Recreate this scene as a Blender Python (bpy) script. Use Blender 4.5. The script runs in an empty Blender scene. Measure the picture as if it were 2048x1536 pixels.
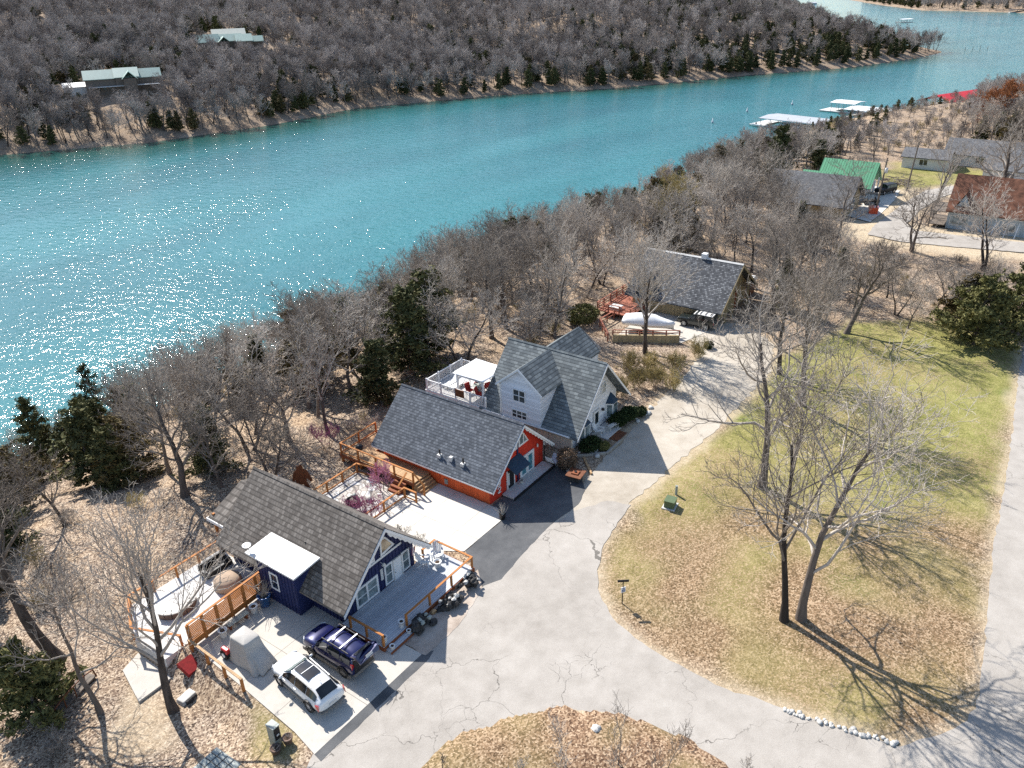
import bpy, bmesh, math, random
import numpy as np
from mathutils import Vector, Matrix

R = math.radians
scene = bpy.context.scene
COL = scene.collection

# ------------------------------------------------------------------ camera
CAM_H = 36.0
FPX = 1590.0                      # focal length in pixels of the 2048 px wide frame
def _cam_axes():
    p, r = R(27.1), R(-1.55)
    f = np.array([0, math.cos(p), -math.sin(p)]); x = np.array([1.0, 0, 0]); u = np.cross(x, f)
    X = math.cos(r) * x + math.sin(r) * u; U = -math.sin(r) * x + math.cos(r) * u
    ya = R(-54); d1 = np.array([math.sin(ya), math.cos(ya)]); d2 = np.array([d1[1], -d1[0]])
    M = np.array([[d2[0], d2[1], 0], [d1[0], d1[1], 0], [0, 0, 1]])
    return M @ X, M @ U, M @ f
CX, CU, CF = _cam_axes()
cam_data = bpy.data.cameras.new('camera')
cam_data.sensor_width = 36.0
cam_data.lens = 36.0 * FPX / 2048.0
cam_data.clip_start = 0.5
cam_data.clip_end = 9000.0
cam = bpy.data.objects.new('camera', cam_data)
COL.objects.link(cam)
m4 = Matrix.Identity(4)
for i in range(3):
    m4[i][0] = CX[i]; m4[i][1] = CU[i]; m4[i][2] = -CF[i]
m4[2][3] = CAM_H
cam.matrix_world = m4
scene.camera = cam

# ------------------------------------------------------------------ sky, sun, exposure
SUN = Vector((2.12, 6.07, 5.75)).normalized()
SUN_EL = math.asin(SUN.z)
SUN_AZ = math.atan2(SUN.x, SUN.y)          # clockwise from +Y
world = bpy.data.worlds.new('World'); scene.world = world
world.use_nodes = True
wn = world.node_tree
sky = wn.nodes.new('ShaderNodeTexSky')
sky.sky_type = 'NISHITA'; sky.sun_disc = False
sky.sun_elevation = SUN_EL; sky.sun_rotation = SUN_AZ
sky.air_density = 1.0; sky.dust_density = 0.6; sky.ozone_density = 1.6
wn.nodes['Background'].inputs['Strength'].default_value = 0.115
wn.links.new(sky.outputs[0], wn.nodes['Background'].inputs['Color'])
sd = bpy.data.lights.new('sun', 'SUN')
sd.energy = 5.0; sd.angle = R(0.53); sd.color = (1.0, 0.955, 0.89)
sun = bpy.data.objects.new('sun', sd); COL.objects.link(sun)
sun.rotation_euler = SUN.to_track_quat('Z', 'Y').to_euler()
sun.location = SUN * 200
scene.view_settings.view_transform = 'Standard'
scene.view_settings.look = 'None'
scene.view_settings.exposure = 0.78
scene.view_settings.gamma = 1.0
scene.view_settings.use_curve_mapping = False
scene.cycles.max_bounces = 6
scene.cycles.diffuse_bounces = 3
scene.cycles.glossy_bounces = 3
scene.cycles.transparent_max_bounces = 8
scene.cycles.sample_clamp_indirect = 4.0
scene.cycles.use_denoising = False

def pix(px, py, z=0.0):
    """the point at height z that the photograph's pixel (px, py) looks at"""
    d = CX * ((px - 1024) / FPX) - CU * ((py - 768) / FPX) + CF
    t = (z - CAM_H) / d[2]
    return (float(d[0] * t), float(d[1] * t))

# ------------------------------------------------------------------ mesh builder
class MB:
    def __init__(s): s.v = []; s.f = []
    def add(s, vs, fs):
        n = len(s.v); s.v += [tuple(p) for p in vs]; s.f += [tuple(i + n for i in f) for f in fs]; return s
    def box(s, x0, y0, z0, x1, y1, z1):
        return s.add([(x0,y0,z0),(x1,y0,z0),(x1,y1,z0),(x0,y1,z0),(x0,y0,z1),(x1,y0,z1),(x1,y1,z1),(x0,y1,z1)],
                     [(0,3,2,1),(4,5,6,7),(0,1,5,4),(1,2,6,5),(2,3,7,6),(3,0,4,7)])
    def obox(s, c, size, rz=0.0, taper=1.0):
        a, b, h = size[0]/2, size[1]/2, size[2]
        ca, sa = math.cos(rz), math.sin(rz); vs = []
        for z, k in ((0, 1.0), (h, taper)):
            for x, y in ((-a,-b),(a,-b),(a,b),(-a,b)):
                x *= k; y *= k
                vs.append((c[0]+x*ca-y*sa, c[1]+x*sa+y*ca, c[2]+z))
        return s.add(vs, [(0,3,2,1),(4,5,6,7),(0,1,5,4),(1,2,6,5),(2,3,7,6),(3,0,4,7)])
    def beam(s, p0, p1, w, h, up=(0,0,1)):
        p0 = Vector(p0); p1 = Vector(p1); d = (p1-p0).normalized(); up = Vector(up)
        sd_ = d.cross(up)
        if sd_.length < 1e-4: sd_ = d.cross(Vector((1,0,0)))
        sd_.normalize(); u = sd_.cross(d)
        vs = []
        for p in (p0, p1):
            for a, b in ((-1,-1),(1,-1),(1,1),(-1,1)):
                vs.append(p + sd_*(a*w/2) + u*(b*h/2))
        return s.add(vs, [(0,1,2,3),(7,6,5,4),(0,4,5,1),(1,5,6,2),(2,6,7,3),(3,7,4,0)])
    def tube(s, p0, p1, r0, r1=None, n=8): return s.path([p0, p1], [r0, r0 if r1 is None else r1], n)
    def path(s, pts, rad, n=6, cap=True):
        pts = [Vector(p) for p in pts]; vs = []; fs = []; ref = None
        for i, p in enumerate(pts):
            d = (pts[min(i+1, len(pts)-1)] - pts[max(i-1, 0)]).normalized()
            if ref is None: ref = d.orthogonal().normalized()
            ref = (ref - d*ref.dot(d)).normalized(); b = d.cross(ref)
            for k in range(n):
                a = 2*math.pi*k/n
                vs.append(p + (ref*math.cos(a) + b*math.sin(a))*rad[i])
        for i in range(len(pts)-1):
            for k in range(n):
                a, b2 = i*n+k, i*n+(k+1) % n
                fs.append((a, b2, b2+n, a+n))
        if cap:
            fs.append(tuple(range(n-1, -1, -1))); fs.append(tuple(range((len(pts)-1)*n, len(pts)*n)))
        return s.add(vs, fs)
    def prism(s, poly, vec):
        n = len(poly); vec = Vector(vec); a = [Vector(p) for p in poly]; b = [p+vec for p in a]
        fs = [tuple(range(n)), tuple(range(2*n-1, n-1, -1))]
        for i in range(n):
            j = (i+1) % n; fs.append((j, i, n+i, n+j))
        return s.add(a+b, fs)
    def lathe(s, prof, c=(0,0,0), n=14):
        vs = []; fs = []
        for r_, z in prof:
            for k in range(n):
                a = 2*math.pi*k/n; vs.append((c[0]+r_*math.cos(a), c[1]+r_*math.sin(a), c[2]+z))
        for i in range(len(prof)-1):
            for k in range(n):
                a, b = i*n+k, i*n+(k+1) % n; fs.append((a, b, b+n, a+n))
        fs.append(tuple(range(n-1,-1,-1))); fs.append(tuple(range((len(prof)-1)*n, len(prof)*n)))
        return s.add(vs, fs)
    def blob(s, c, r, seed=0, rough=0.2, n=10, m=7):
        rn = random.Random(seed); vs = [(c[0],c[1],c[2]-r[2])]; fs = []
        for i in range(1, m):
            t = -math.pi/2 + math.pi*i/m
            for k in range(n):
                a = 2*math.pi*k/n; q = 1+rn.uniform(-rough, rough)
                vs.append((c[0]+r[0]*q*math.cos(t)*math.cos(a), c[1]+r[1]*q*math.cos(t)*math.sin(a), c[2]+r[2]*q*math.sin(t)))
        vs.append((c[0],c[1],c[2]+r[2]))
        for k in range(n): fs.append((0, 1+(k+1) % n, 1+k)); 
        for i in range(m-2):
            for k in range(n):
                a, b = 1+i*n+k, 1+i*n+(k+1) % n; fs.append((a, b, b+n, a+n))
        L = len(vs)-1; o = 1+(m-2)*n
        for k in range(n): fs.append((o+k, o+(k+1) % n, L))
        return s.add(vs, fs)
    def build(s, name, material, parent=None, smooth=False, bevel=0.0, sub=0):
        off = Vector((0,0,0)); p = parent
        while p is not None: off += p.location; p = p.parent
        me = bpy.data.meshes.new(name)
        me.from_pydata([(v[0]-off.x, v[1]-off.y, v[2]-off.z) for v in s.v], [], s.f)
        me.materials.append(material)
        if smooth: me.polygons.foreach_set('use_smooth', [True]*len(me.polygons))
        me.update()
        o = bpy.data.objects.new(name, me); COL.objects.link(o)
        if parent is not None: o.parent = parent
        if bevel:
            b = o.modifiers.new('bevel', 'BEVEL'); b.width = bevel; b.segments = 2; b.limit_method = 'ANGLE'; b.angle_limit = R(40)
        if sub:
            b = o.modifiers.new('subdiv', 'SUBSURF'); b.levels = sub; b.render_levels = sub
        return o

def fix_normals(o):
    bm = bmesh.new(); bm.from_mesh(o.data); bmesh.ops.recalc_face_normals(bm, faces=bm.faces); bm.to_mesh(o.data); bm.free()
    return o

def thing(name, label, cat, loc=(0,0,0), group=None):
    o = bpy.data.objects.new(name, None); COL.objects.link(o)
    o.empty_display_size = 0.3; o.location = loc
    o['label'] = label; o['category'] = cat
    if group: o['group'] = group
    return o
def tag(o, label, cat, group=None):
    o['label'] = label; o['category'] = cat
    if group: o['group'] = group
    return o
def struct(o, kind='structure', label=None):
    o['kind'] = kind
    if label: o['label'] = label
    return o
def dup(root, loc, rz=0.0, sc=1.0, label=None, group=None):
    r = root.copy(); COL.objects.link(r); r.location = loc; r.rotation_euler = (0,0,rz)
    r.scale = (sc,)*3 if not isinstance(sc, tuple) else sc
    if label: r['label'] = label
    if group: r['group'] = group
    for ch in list(root.children):
        c = ch.copy(); COL.objects.link(c); c.parent = r
        for g in list(ch.children):
            d = g.copy(); COL.objects.link(d); d.parent = c
    return r

# ------------------------------------------------------------------ materials
class NT:
    """thin wrapper round a material's node tree"""
    def __init__(s, name):
        s.m = bpy.data.materials.new(name); s.m.use_nodes = True; s.t = s.m.node_tree
        s.b = s.t.nodes['Principled BSDF']; s._co = None
    def n(s, typ, **kw):
        nd = s.t.nodes.new('ShaderNode'+typ)
        for k, v in kw.items(): setattr(nd, k, v)
        return nd
    def l(s, a, b): s.t.links.new(a, b)
    def co(s):
        if s._co is None: s._co = s.n('TexCoord').outputs['Object']
        return s._co
    def mapping(s, scale=(1,1,1), rot=(0,0,0), src=None):
        mp = s.n('Mapping'); mp.inputs['Scale'].default_value = scale; mp.inputs['Rotation'].default_value = rot
        s.l(src or s.co(), mp.inputs['Vector']); return mp.outputs[0]
    def noise(s, scale, detail=3, rough=0.55, src=None, dist=0.0):
        nd = s.n('TexNoise'); nd.inputs['Scale'].default_value = scale; nd.inputs['Detail'].default_value = detail
        nd.inputs['Roughness'].default_value = rough; nd.inputs['Distortion'].default_value = dist
        s.l(src or s.co(), nd.inputs['Vector']); return nd.outputs['Fac']
    def vor(s, scale, feature='F1', out='Distance', src=None):
        nd = s.n('TexVoronoi', feature=feature); nd.inputs['Scale'].default_value = scale
        s.l(src or s.co(), nd.inputs['Vector']); return nd.outputs[out]
    def ramp(s, fac, stops):
        nd = s.n('ValToRGB'); cr = nd.color_ramp
        while len(cr.elements) < len(stops): cr.elements.new(0.5)
        for e, (p, c) in zip(cr.elements, stops):
            e.position = p; e.color = (*c, 1) if len(c) == 3 else c
        s.l(fac, nd.inputs[0]); return nd.outputs[0]
    def mix(s, fac, a, b, blend='MIX'):
        nd = s.n('Mix', data_type='RGBA', blend_type=blend)
        for sock, v in ((nd.inputs[0], fac), (nd.inputs[6], a), (nd.inputs[7], b)):
            if isinstance(v, (int, float)): sock.default_value = v
            elif isinstance(v, tuple): sock.default_value = (*v, 1) if len(v) == 3 else v
            else: s.l(v, sock)
        return nd.outputs[2]
    def math(s, op, a, b=0.0, clamp=False):
        nd = s.n('Math', operation=op); nd.use_clamp = clamp
        for sock, v in ((nd.inputs[0], a), (nd.inputs[1], b)):
            if isinstance(v, (int, float)): sock.default_value = v
            else: s.l(v, sock)
        return nd.outputs[0]
    def bump(s, h, dist=0.02, strength=0.6):
        nd = s.n('Bump'); nd.inputs['Distance'].default_value = dist; nd.inputs['Strength'].default_value = strength
        s.l(h, nd.inputs['Height']); s.l(nd.outputs[0], s.b.inputs['Normal'])
    def out(s, color=None, rough=0.8, metal=0.0, spec=0.3):
        if color is not None:
            if isinstance(color, tuple): s.b.inputs['Base Color'].default_value = (*color, 1)
            else: s.l(color, s.b.inputs['Base Color'])
        if isinstance(rough, (int, float)): s.b.inputs['Roughness'].default_value = rough
        else: s.l(rough, s.b.inputs['Roughness'])
        s.b.inputs['Metallic'].default_value = metal
        s.b.inputs['Specular IOR Level'].default_value = spec
        return s.m

def soft(name, c, var=0.18, scale=3.0, rough=0.75, bump=0.0, metal=0.0, spec=0.3, fine=30.0):
    """a surface of one colour with some weathering and grain"""
    t = NT(name)
    n1 = t.noise(scale, 4); n2 = t.noise(fine, 2)
    k = t.math('ADD', t.math('MULTIPLY', n1, 0.65), t.math('MULTIPLY', n2, 0.35))
    lo = tuple(max(0, x*(1-var*1.6)) for x in c); hi = tuple(min(1, x*(1+var*1.2)) for x in c)
    col = t.ramp(k, [(0.3, lo), (0.7, hi)])
    if bump: t.bump(n2, bump)
    return t.out(col, rough, metal, spec)

def wood(name, c, axis=1, var=0.3):
    t = NT(name)
    sc = [14, 14, 14]; sc[axis] = 1.2
    n1 = t.noise(1.0, 4, src=t.mapping(tuple(sc))); n2 = t.noise(1.3, 2)
    k = t.math('ADD', t.math('MULTIPLY', n1, 0.6), t.math('MULTIPLY', n2, 0.4))
    col = t.ramp(k, [(0.3, tuple(x*(1-var) for x in c)), (0.7, tuple(min(1, x*(1+var)) for x in c))])
    t.bump(n1, 0.01, 0.4)
    return t.out(col, 0.75)

def shingle(name, cols, along='Y', row=0.19, width=0.27, k=1.4, mortar=0.014):
    """courses of roof shingles: brick pattern along the ridge and down the slope"""
    t = NT(name)
    sx = t.n('SeparateXYZ'); t.l(t.co(), sx.inputs[0])
    cb = t.n('CombineXYZ')
    t.l(sx.outputs[along], cb.inputs['X'])
    t.l(t.math('MULTIPLY', sx.outputs['Z'], k), cb.inputs['Y'])
    br = t.n('TexBrick'); br.offset = 0.5; br.inputs['Scale'].default_value = 1.0
    br.inputs['Brick Width'].default_value = width; br.inputs['Row Height'].default_value = row
    br.inputs['Mortar Size'].default_value = mortar; br.inputs['Mortar Smooth'].default_value = 0.3
    br.inputs['Color1'].default_value = (0,0,0,1); br.inputs['Color2'].default_value = (1,1,1,1)
    br.inputs['Mortar'].default_value = (0.5,0.5,0.5,1); br.inputs['Bias'].default_value = 0.0
    t.l(cb.outputs[0], br.inputs['Vector'])
    n = t.noise(2.2, 3, src=cb.outputs[0]); n2 = t.noise(45, 2)
    v = t.math('ADD', t.math('MULTIPLY', br.outputs['Color'], 0.5), t.math('ADD', t.math('MULTIPLY', n, 0.35), t.math('MULTIPLY', n2, 0.3)))
    col = t.ramp(v, [(0.25, cols[0]), (0.55, cols[1]), (0.85, cols[2])])
    fr = t.math('FRACT', t.math('DIVIDE', t.math('ADD', t.math('MULTIPLY', sx.outputs['Z'], k), 100.0*row), row))
    lip_shadow = t.math('MULTIPLY', t.math('LESS_THAN', fr, 0.22), 0.55)  # shadow under each course's lip, painted into the shingle colour
    dark = t.mix(t.math('MAXIMUM', lip_shadow, t.math('MULTIPLY', br.outputs['Fac'], 0.55)), col, tuple(c*0.3 for c in cols[0]))
    big = t.noise(0.5, 3)
    col2 = t.mix(1.0, dark, t.ramp(big, [(0.3, (0.82,0.82,0.82)), (0.7, (1.12,1.12,1.12))]), 'MULTIPLY')
    t.bump(t.math('ADD', t.math('MULTIPLY', fr, -1.0), t.math('MULTIPLY', br.outputs['Color'], 0.25)), 0.03, 0.7)
    return t.out(col2, 0.9)

def stripes(name, c, axis='Y', period=0.2, dark=0.55, width=0.12, rough=0.7, bump=0.012, var=0.12, metal=0.0):
    """boards or ribs side by side: a thin joint every period"""
    t = NT(name)
    sx = t.n('SeparateXYZ'); t.l(t.co(), sx.inputs[0])
    fr = t.math('FRACT', t.math('DIVIDE', t.math('ADD', sx.outputs[axis], 500.0), period))
    cell = t.math('FLOOR', t.math('DIVIDE', t.math('ADD', sx.outputs[axis], 500.0), period))
    wn_ = t.n('TexWhiteNoise', noise_dimensions='1D'); t.l(cell, wn_.inputs['W'])
    j = t.math('LESS_THAN', fr, width)
    n = t.noise(4, 3)
    k = t.math('ADD', t.math('MULTIPLY', wn_.outputs['Value'], 0.6), t.math('MULTIPLY', n, 0.4))
    col = t.ramp(k, [(0.2, tuple(x*(1-var) for x in c)), (0.8, tuple(min(1, x*(1+var)) for x in c))])
    col = t.mix(j, col, tuple(x*dark for x in c))
    t.bump(t.math('MULTIPLY', j, -1.0), bump, 0.8)
    return t.out(col, rough, metal)

def paint(name, c, rough=0.25, metal=0.0, coat=0.6):
    t = NT(name); n = t.noise(120, 2)
    col = t.ramp(n, [(0.3, tuple(x*0.96 for x in c)), (0.7, tuple(min(1, x*1.04) for x in c))])
    m = t.out(col, rough, metal, 0.5)
    t.b.inputs['Coat Weight'].default_value = coat; t.b.inputs['Coat Roughness'].default_value = 0.04
    return m

def glass(name, c=(0.02,0.03,0.035), rough=0.06, tint=None):
    """dark window glass: a coated dark pane with the room's curtains and gloom behind it"""
    t = NT(name); n = t.noise(1.6, 2)
    col = t.ramp(n, [(0.35, tuple(x*0.6 for x in c)), (0.65, tint or tuple(x*1.7 for x in c))])
    return t.out(col, rough, 0.0, 0.8)

MT = {}
MT['white'] = soft('white_paint', (0.78,0.78,0.77), 0.06, 2, 0.55)
MT['offwhite'] = soft('offwhite_paint', (0.62,0.61,0.58), 0.1, 2, 0.6)
MT['navy'] = soft('navy_siding', (0.022,0.03,0.10), 0.2, 2, 0.6)
MT['red_siding'] = stripes('red_siding', (0.74,0.125,0.035), 'Y', 0.2, 0.6, 0.08)  # brighter than the front: light bounced off the pad is in this colour
MT['red_front'] = stripes('red_front', (0.62,0.04,0.018), 'X', 0.2, 0.6, 0.08)
MT['white_siding'] = stripes('white_siding', (0.80,0.81,0.84), 'Z', 0.14, 0.72, 0.14)
MT['tan_wall'] = stripes('tan_panel', (0.66,0.56,0.46), 'Y', 1.2, 0.6, 0.03)
MT['khaki_wall'] = stripes('khaki_siding', (0.42,0.33,0.19), 'Y', 0.4, 0.7, 0.06)
MT['grayblue_wall'] = stripes('grayblue_siding', (0.36,0.42,0.45), 'Y', 0.4, 0.85, 0.06)
MT['roof_brown'] = shingle('brown_gray_shingles', ((0.095,0.082,0.071),(0.155,0.137,0.12),(0.235,0.21,0.185)), row=0.30, width=0.24)
MT['roof_slate'] = shingle('slate_gray_shingles', ((0.06,0.07,0.085),(0.10,0.113,0.132),(0.165,0.182,0.205)), row=0.22, width=0.24)
MT['roof_green'] = shingle('graygreen_shingles', ((0.10,0.114,0.120),(0.155,0.173,0.177),(0.235,0.257,0.256)), row=0.30, width=0.42)
MT['roof_greenx'] = shingle('graygreen_shingles_cross', ((0.10,0.114,0.120),(0.155,0.173,0.177),(0.235,0.257,0.256)), along='X', row=0.30, width=0.42)
MT['roof_dark'] = shingle('dark_shingles', ((0.035,0.038,0.045),(0.09,0.095,0.105),(0.24,0.25,0.26)), mortar=0.03)
MT['roof_gray'] = shingle('gray_shingles', ((0.10,0.10,0.105),(0.15,0.15,0.155),(0.21,0.21,0.21)))
MT['roof_rust'] = soft('rust_brown_shingles', (0.17,0.075,0.045), 0.5, 1.3, 0.9)
MT['metal_green'] = stripes('green_metal_roof', (0.13,0.36,0.20), 'Y', 0.45, 0.55, 0.2, 0.45, 0.03, 0.05)
MT['metal_pale'] = soft('pale_green_metal', (0.26,0.38,0.33), 0.12, 1, 0.45)
MT['metal_cream'] = soft('cream_metal', (0.72,0.68,0.55), 0.06, 1, 0.45)
MT['metal_white'] = stripes('white_metal_roof', (0.74,0.74,0.72), 'Y', 1.2, 0.8, 0.025, 0.45, 0.02, 0.05)
MT['metal_gray'] = soft('gray_metal_roof', (0.42,0.43,0.44), 0.1, 0.4, 0.45)
MT['metal_red'] = soft('red_metal_roof', (0.60,0.035,0.04), 0.1, 0.4, 0.5)
MT['cedar'] = wood('stained_cedar', (0.42,0.165,0.045))
MT['cedar_x'] = wood('stained_cedar_across', (0.42,0.165,0.045), 0)
MT['cedar_dark'] = wood('red_brown_timber', (0.24,0.075,0.03))
MT['pine'] = stripes('pine_boards', (0.46,0.29,0.15), 'Y', 0.16, 0.5, 0.1)
MT['redwood'] = wood('faded_redwood', (0.33,0.12,0.075))
MT['deck_gray'] = stripes('gray_deck_boards', (0.50,0.52,0.55), 'Y', 0.15, 0.55, 0.1)
MT['deck_white'] = stripes('pale_deck_boards', (0.55,0.54,0.52), 'X', 0.15, 0.5, 0.1)
MT['glass'] = glass('window_glass')
MT['glass_blue'] = glass('blue_window_glass', (0.05,0.22,0.30), 0.06, (0.12,0.36,0.42))
MT['glass_gray'] = glass('curtained_glass', (0.12,0.16,0.17), 0.06, (0.26,0.32,0.33))
MT['glass_amber'] = glass('amber_glass', (0.30,0.16,0.05), 0.1, (0.62,0.45,0.22))
MT['black'] = soft('black_plastic', (0.018,0.018,0.02), 0.2, 5, 0.5)
MT['rubber'] = soft('tyre_rubber', (0.02,0.02,0.021), 0.2, 8, 0.85)
MT['steel'] = soft('gray_steel', (0.42,0.43,0.44), 0.1, 5, 0.4, metal=0.6)
MT['alloy'] = soft('alloy_rim', (0.55,0.55,0.56), 0.08, 5, 0.3, metal=0.7)
MT['brown_metal'] = soft('brown_metal', (0.17,0.06,0.025), 0.25, 3, 0.6)
MT['stone_dark'] = soft('dark_lava_rock', (0.055,0.052,0.05), 0.7, 6, 0.9, 0.05, fine=14)
MT['stone_pale'] = soft('pale_limestone', (0.55,0.53,0.49), 0.2, 3, 0.85, 0.02)
MT['concrete_wall'] = soft('old_concrete', (0.36,0.33,0.29), 0.2, 1.5, 0.9)
MT['canvas'] = soft('gray_cover_fabric', (0.43,0.41,0.38), 0.1, 2, 0.85)
MT['canvas_white'] = soft('white_canvas', (0.78,0.79,0.80), 0.06, 1.5, 0.8)
MT['tan_cloth'] = soft('tan_cover_fabric', (0.40,0.30,0.22), 0.15, 3, 0.9)
MT['red_cloth'] = soft('dark_red_cloth', (0.30,0.02,0.02), 0.25, 5, 0.8)
MT['red_paint'] = paint('red_paint', (0.50,0.02,0.02))
MT['orange_red'] = paint('orange_red_paint', (0.75,0.09,0.02), 0.4)
MT['blue_glaze'] = paint('blue_glaze', (0.02,0.09,0.26), 0.2)
MT['soil'] = soft('potting_soil', (0.07,0.045,0.03), 0.4, 12, 0.95)
MT['terracotta'] = soft('brown_clay', (0.16,0.11,0.085), 0.2, 5, 0.8)
MT['green_box'] = soft('green_cabinet', (0.10,0.14,0.07), 0.12, 3, 0.6)
MT['gray_box'] = soft('gray_cabinet', (0.30,0.33,0.30), 0.1, 3, 0.5)
MT['pole'] = wood('weathered_pole', (0.16,0.13,0.105), 2)
MT['patina_roof'] = soft('navy_bay_roof', (0.03,0.06,0.10), 0.15, 3, 0.6)
MT['wpaint'] = paint('white_car_paint', (0.80,0.80,0.79), 0.25)
MT['bpaint'] = paint('blue_car_paint', (0.010,0.013,0.075), 0.22, 0.3)
MT['dpaint'] = paint('dark_green_car_paint', (0.012,0.018,0.017), 0.25)
MT['carglass'] = glass('car_glass', (0.008,0.010,0.012), 0.04)
MT['carglass_green'] = glass('windscreen_glass', (0.05,0.085,0.08), 0.04)
MT['tail'] = paint('tail_light_red', (0.45,0.01,0.012), 0.15)
MT['lamp'] = paint('headlight_clear', (0.62,0.64,0.66), 0.08)
MT['plastic_gray'] = soft('gray_cladding', (0.16,0.15,0.14), 0.12, 6, 0.6)
# ------------------------------------------------------------------ the lie of the land (metres; plateau of the houses = 0, lake = -18)
LAKE = -18.0
NEAR_SHORE = np.array([(-600,110),(-100,106),(0,101),(100,100),(180,98),(230,92),(260,86),(285,70),(310,56),(340,50),(380,46),(430,38),(480,22),(540,-25),(600,-90),(760,-300),(1000,-700)], float)
OPP = np.array([(-700,800),(-300,560),(-60,425),(60,370),(134.9,329),(178,300),(228,290),(282,292),(349,256),(402,212),(482,173),(542,133),(620,108),(661,101.8),(676,106),(690,125),(720,165),(790,215),(900,262),(1030,280),(1150,330),(1500,560),(2600,1200),(2600,2400),(-700,2400)], float)
FAR = np.array([(1300,236),(1268,165),(1231,109),(1215,20),(1200,-150),(1150,-500),(2600,-500),(2600,760),(1900,520),(1480,330)], float)

def seg_dist(P, poly, closed=True):
    d = np.full(len(P), 1e9); n = len(poly)
    for i in range(n if closed else n-1):
        a = poly[i]; b = poly[(i+1) % n]; ab = b-a
        t = np.clip(((P-a) @ ab)/max(1e-9, ab @ ab), 0, 1)
        d = np.minimum(d, np.hypot(*(P-a-t[:,None]*ab).T))
    return d
def inside(P, poly):
    x, y = P[:,0], P[:,1]; c = np.zeros(len(P), bool); n = len(poly)
    for i in range(n):
        (x1,y1),(x2,y2) = poly[i], poly[(i+1) % n]
        if y1 == y2: continue
        k = ((y1 > y) != (y2 > y)) & (x < (x2-x1)*(y-y1)/(y2-y1)+x1); c ^= k
    return c
def sdist(P, poly):                        # positive inside
    d = seg_dist(P, poly); return np.where(inside(P, poly), d, -d)
def vnoise(P, s, seed=0):
    """smooth value noise in the plane, -1..1"""
    q = P/s; i = np.floor(q).astype(int); f = q-i; f = f*f*(3-2*f)
    def h(a, b):
        n = (a*374761393 + b*668265263 + seed*974634777) & 0x7fffffff
        n = ((n ^ (n >> 13))*1274126177) & 0x7fffffff
        return ((n ^ (n >> 16)) & 0xffff)/32767.5-1
    a, b = i[:,0], i[:,1]
    return (h(a,b)*(1-f[:,0])+h(a+1,b)*f[:,0])*(1-f[:,1])+(h(a,b+1)*(1-f[:,0])+h(a+1,b+1)*f[:,0])*f[:,1]
def pxpoly(pts, z=0.0): return np.array([pix(x, y, z) for x, y in pts])

LANE = pxpoly([(626,1509),(801,1350),(845,1310),(872,1288),(900,1245),(946,1192),(966,1174),(1010,1125),(1060,1082),(1102,1050),(1150,1022),(1215,1002),(1262,1010),(1235,1045),(1207,1090),(1194,1140),(1200,1190),(1225,1236),(1270,1277),(1340,1322),(1450,1377),(1570,1418),(1660,1452),(1750,1477),(1800,1494),(1880,1470),(1935,1442),(1960,1390),(1968,1300),(1976,1200),(1986,1100),(2001,1010),(2012,950),(2026,850),(2036,760),(2048,690),(2180,640),(2420,760),(2420,1200),(2260,1500),(2150,1700),(1700,1700),(1000,1700),(560,1700)])
ISLAND = pxpoly([(835,1545),(860,1512),(905,1477),(960,1452),(1030,1427),(1120,1414),(1200,1419),(1270,1438),(1340,1463),(1420,1502),(1480,1545),(1420,1600),(1150,1625),(900,1600)])
DRIVE = pxpoly([(1102,1052),(1163,988),(1172,955),(1205,925),(1262,862),(1330,792),(1378,742),(1405,706),(1372,672),(1345,655),(1380,640),(1440,643),(1500,652),(1548,690),(1540,745),(1490,800),(1440,850),(1398,890),(1345,932),(1300,975),(1255,1014),(1215,1052),(1150,1062)])
CONCRETE = np.array([(16.55,25.45),(24.95,25.35),(24.95,27.9),(24.3,30.9),(24.3,37.65),(17.6,37.65),(17.25,32.0),(16.9,27.4)])
PAD = np.array([(33.9,29.2),(38.45,29.12),(39.3,30.2),(39.44,37.2),(37.3,37.2),(36.6,37.05),(31.2,37.25),(31.2,31.2),(32.8,31.0)])
APRON = np.array([(31.75,25.95),(34.0,29.15),(38.4,29.05),(39.5,30.8),(46.6,30.9),(47.2,28.6),(46.2,26.9),(45.0,25.9),(43.2,25.4),(40.0,25.75),(36.0,25.6),(33.0,25.3)])
STONEBED = np.array([(25.0,25.1),(28,25.0),(31.5,25.8),(32.9,27.2),(31.6,27.5),(25.0,27.3)])
PATIO = np.array([(31.3,37.3),(36.6,37.15),(37.0,42.9),(31.9,42.9),(31.3,42.0)])
SIDEPATIO = np.array([(16.0,37.9),(24.0,37.9),(24.4,43.9),(17.4,43.9),(15.9,41.0)])
FARROAD = pxpoly([(1748,452),(1780,428),(1822,398),(1850,382),(1905,372),(1925,382),(1880,396),(1842,420),(1812,448),(1830,462),(1900,470),(2048,486),(2200,500),(2200,520),(2048,506),(1900,494),(1800,484),(1735,470)])
FARGRAVEL = pxpoly([(1690,440),(1730,415),(1735,395),(1790,380),(1830,378),(1835,400),(1790,432),(1880,458),(2048,470),(2200,480),(2200,540),(2048,522),(1880,508),(1780,492),(1680,470)])
LAWN = pxpoly([(1262,1010),(1320,960),(1400,895),(1450,850),(1500,800),(1560,720),(1640,690),(1700,640),(1850,640),(2045,690),(2036,760),(2012,950),(1986,1100),(1968,1300),(1960,1390),(1935,1442),(1880,1470),(1800,1494),(1570,1418),(1340,1322),(1225,1236),(1194,1140),(1207,1090)])
FARLAWN = pxpoly([(1760,345),(1800,325),(1900,330),(2060,350),(2060,368),(1900,368),(1830,376),(1770,384)])
MOSS = pxpoly([(520,1420),(560,1440),(600,1470),(590,1520),(540,1530),(500,1500)])
SUNNY = pxpoly([(240,1350),(300,1330),(345,1420),(330,1500),(250,1500)], -0.5)

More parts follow.
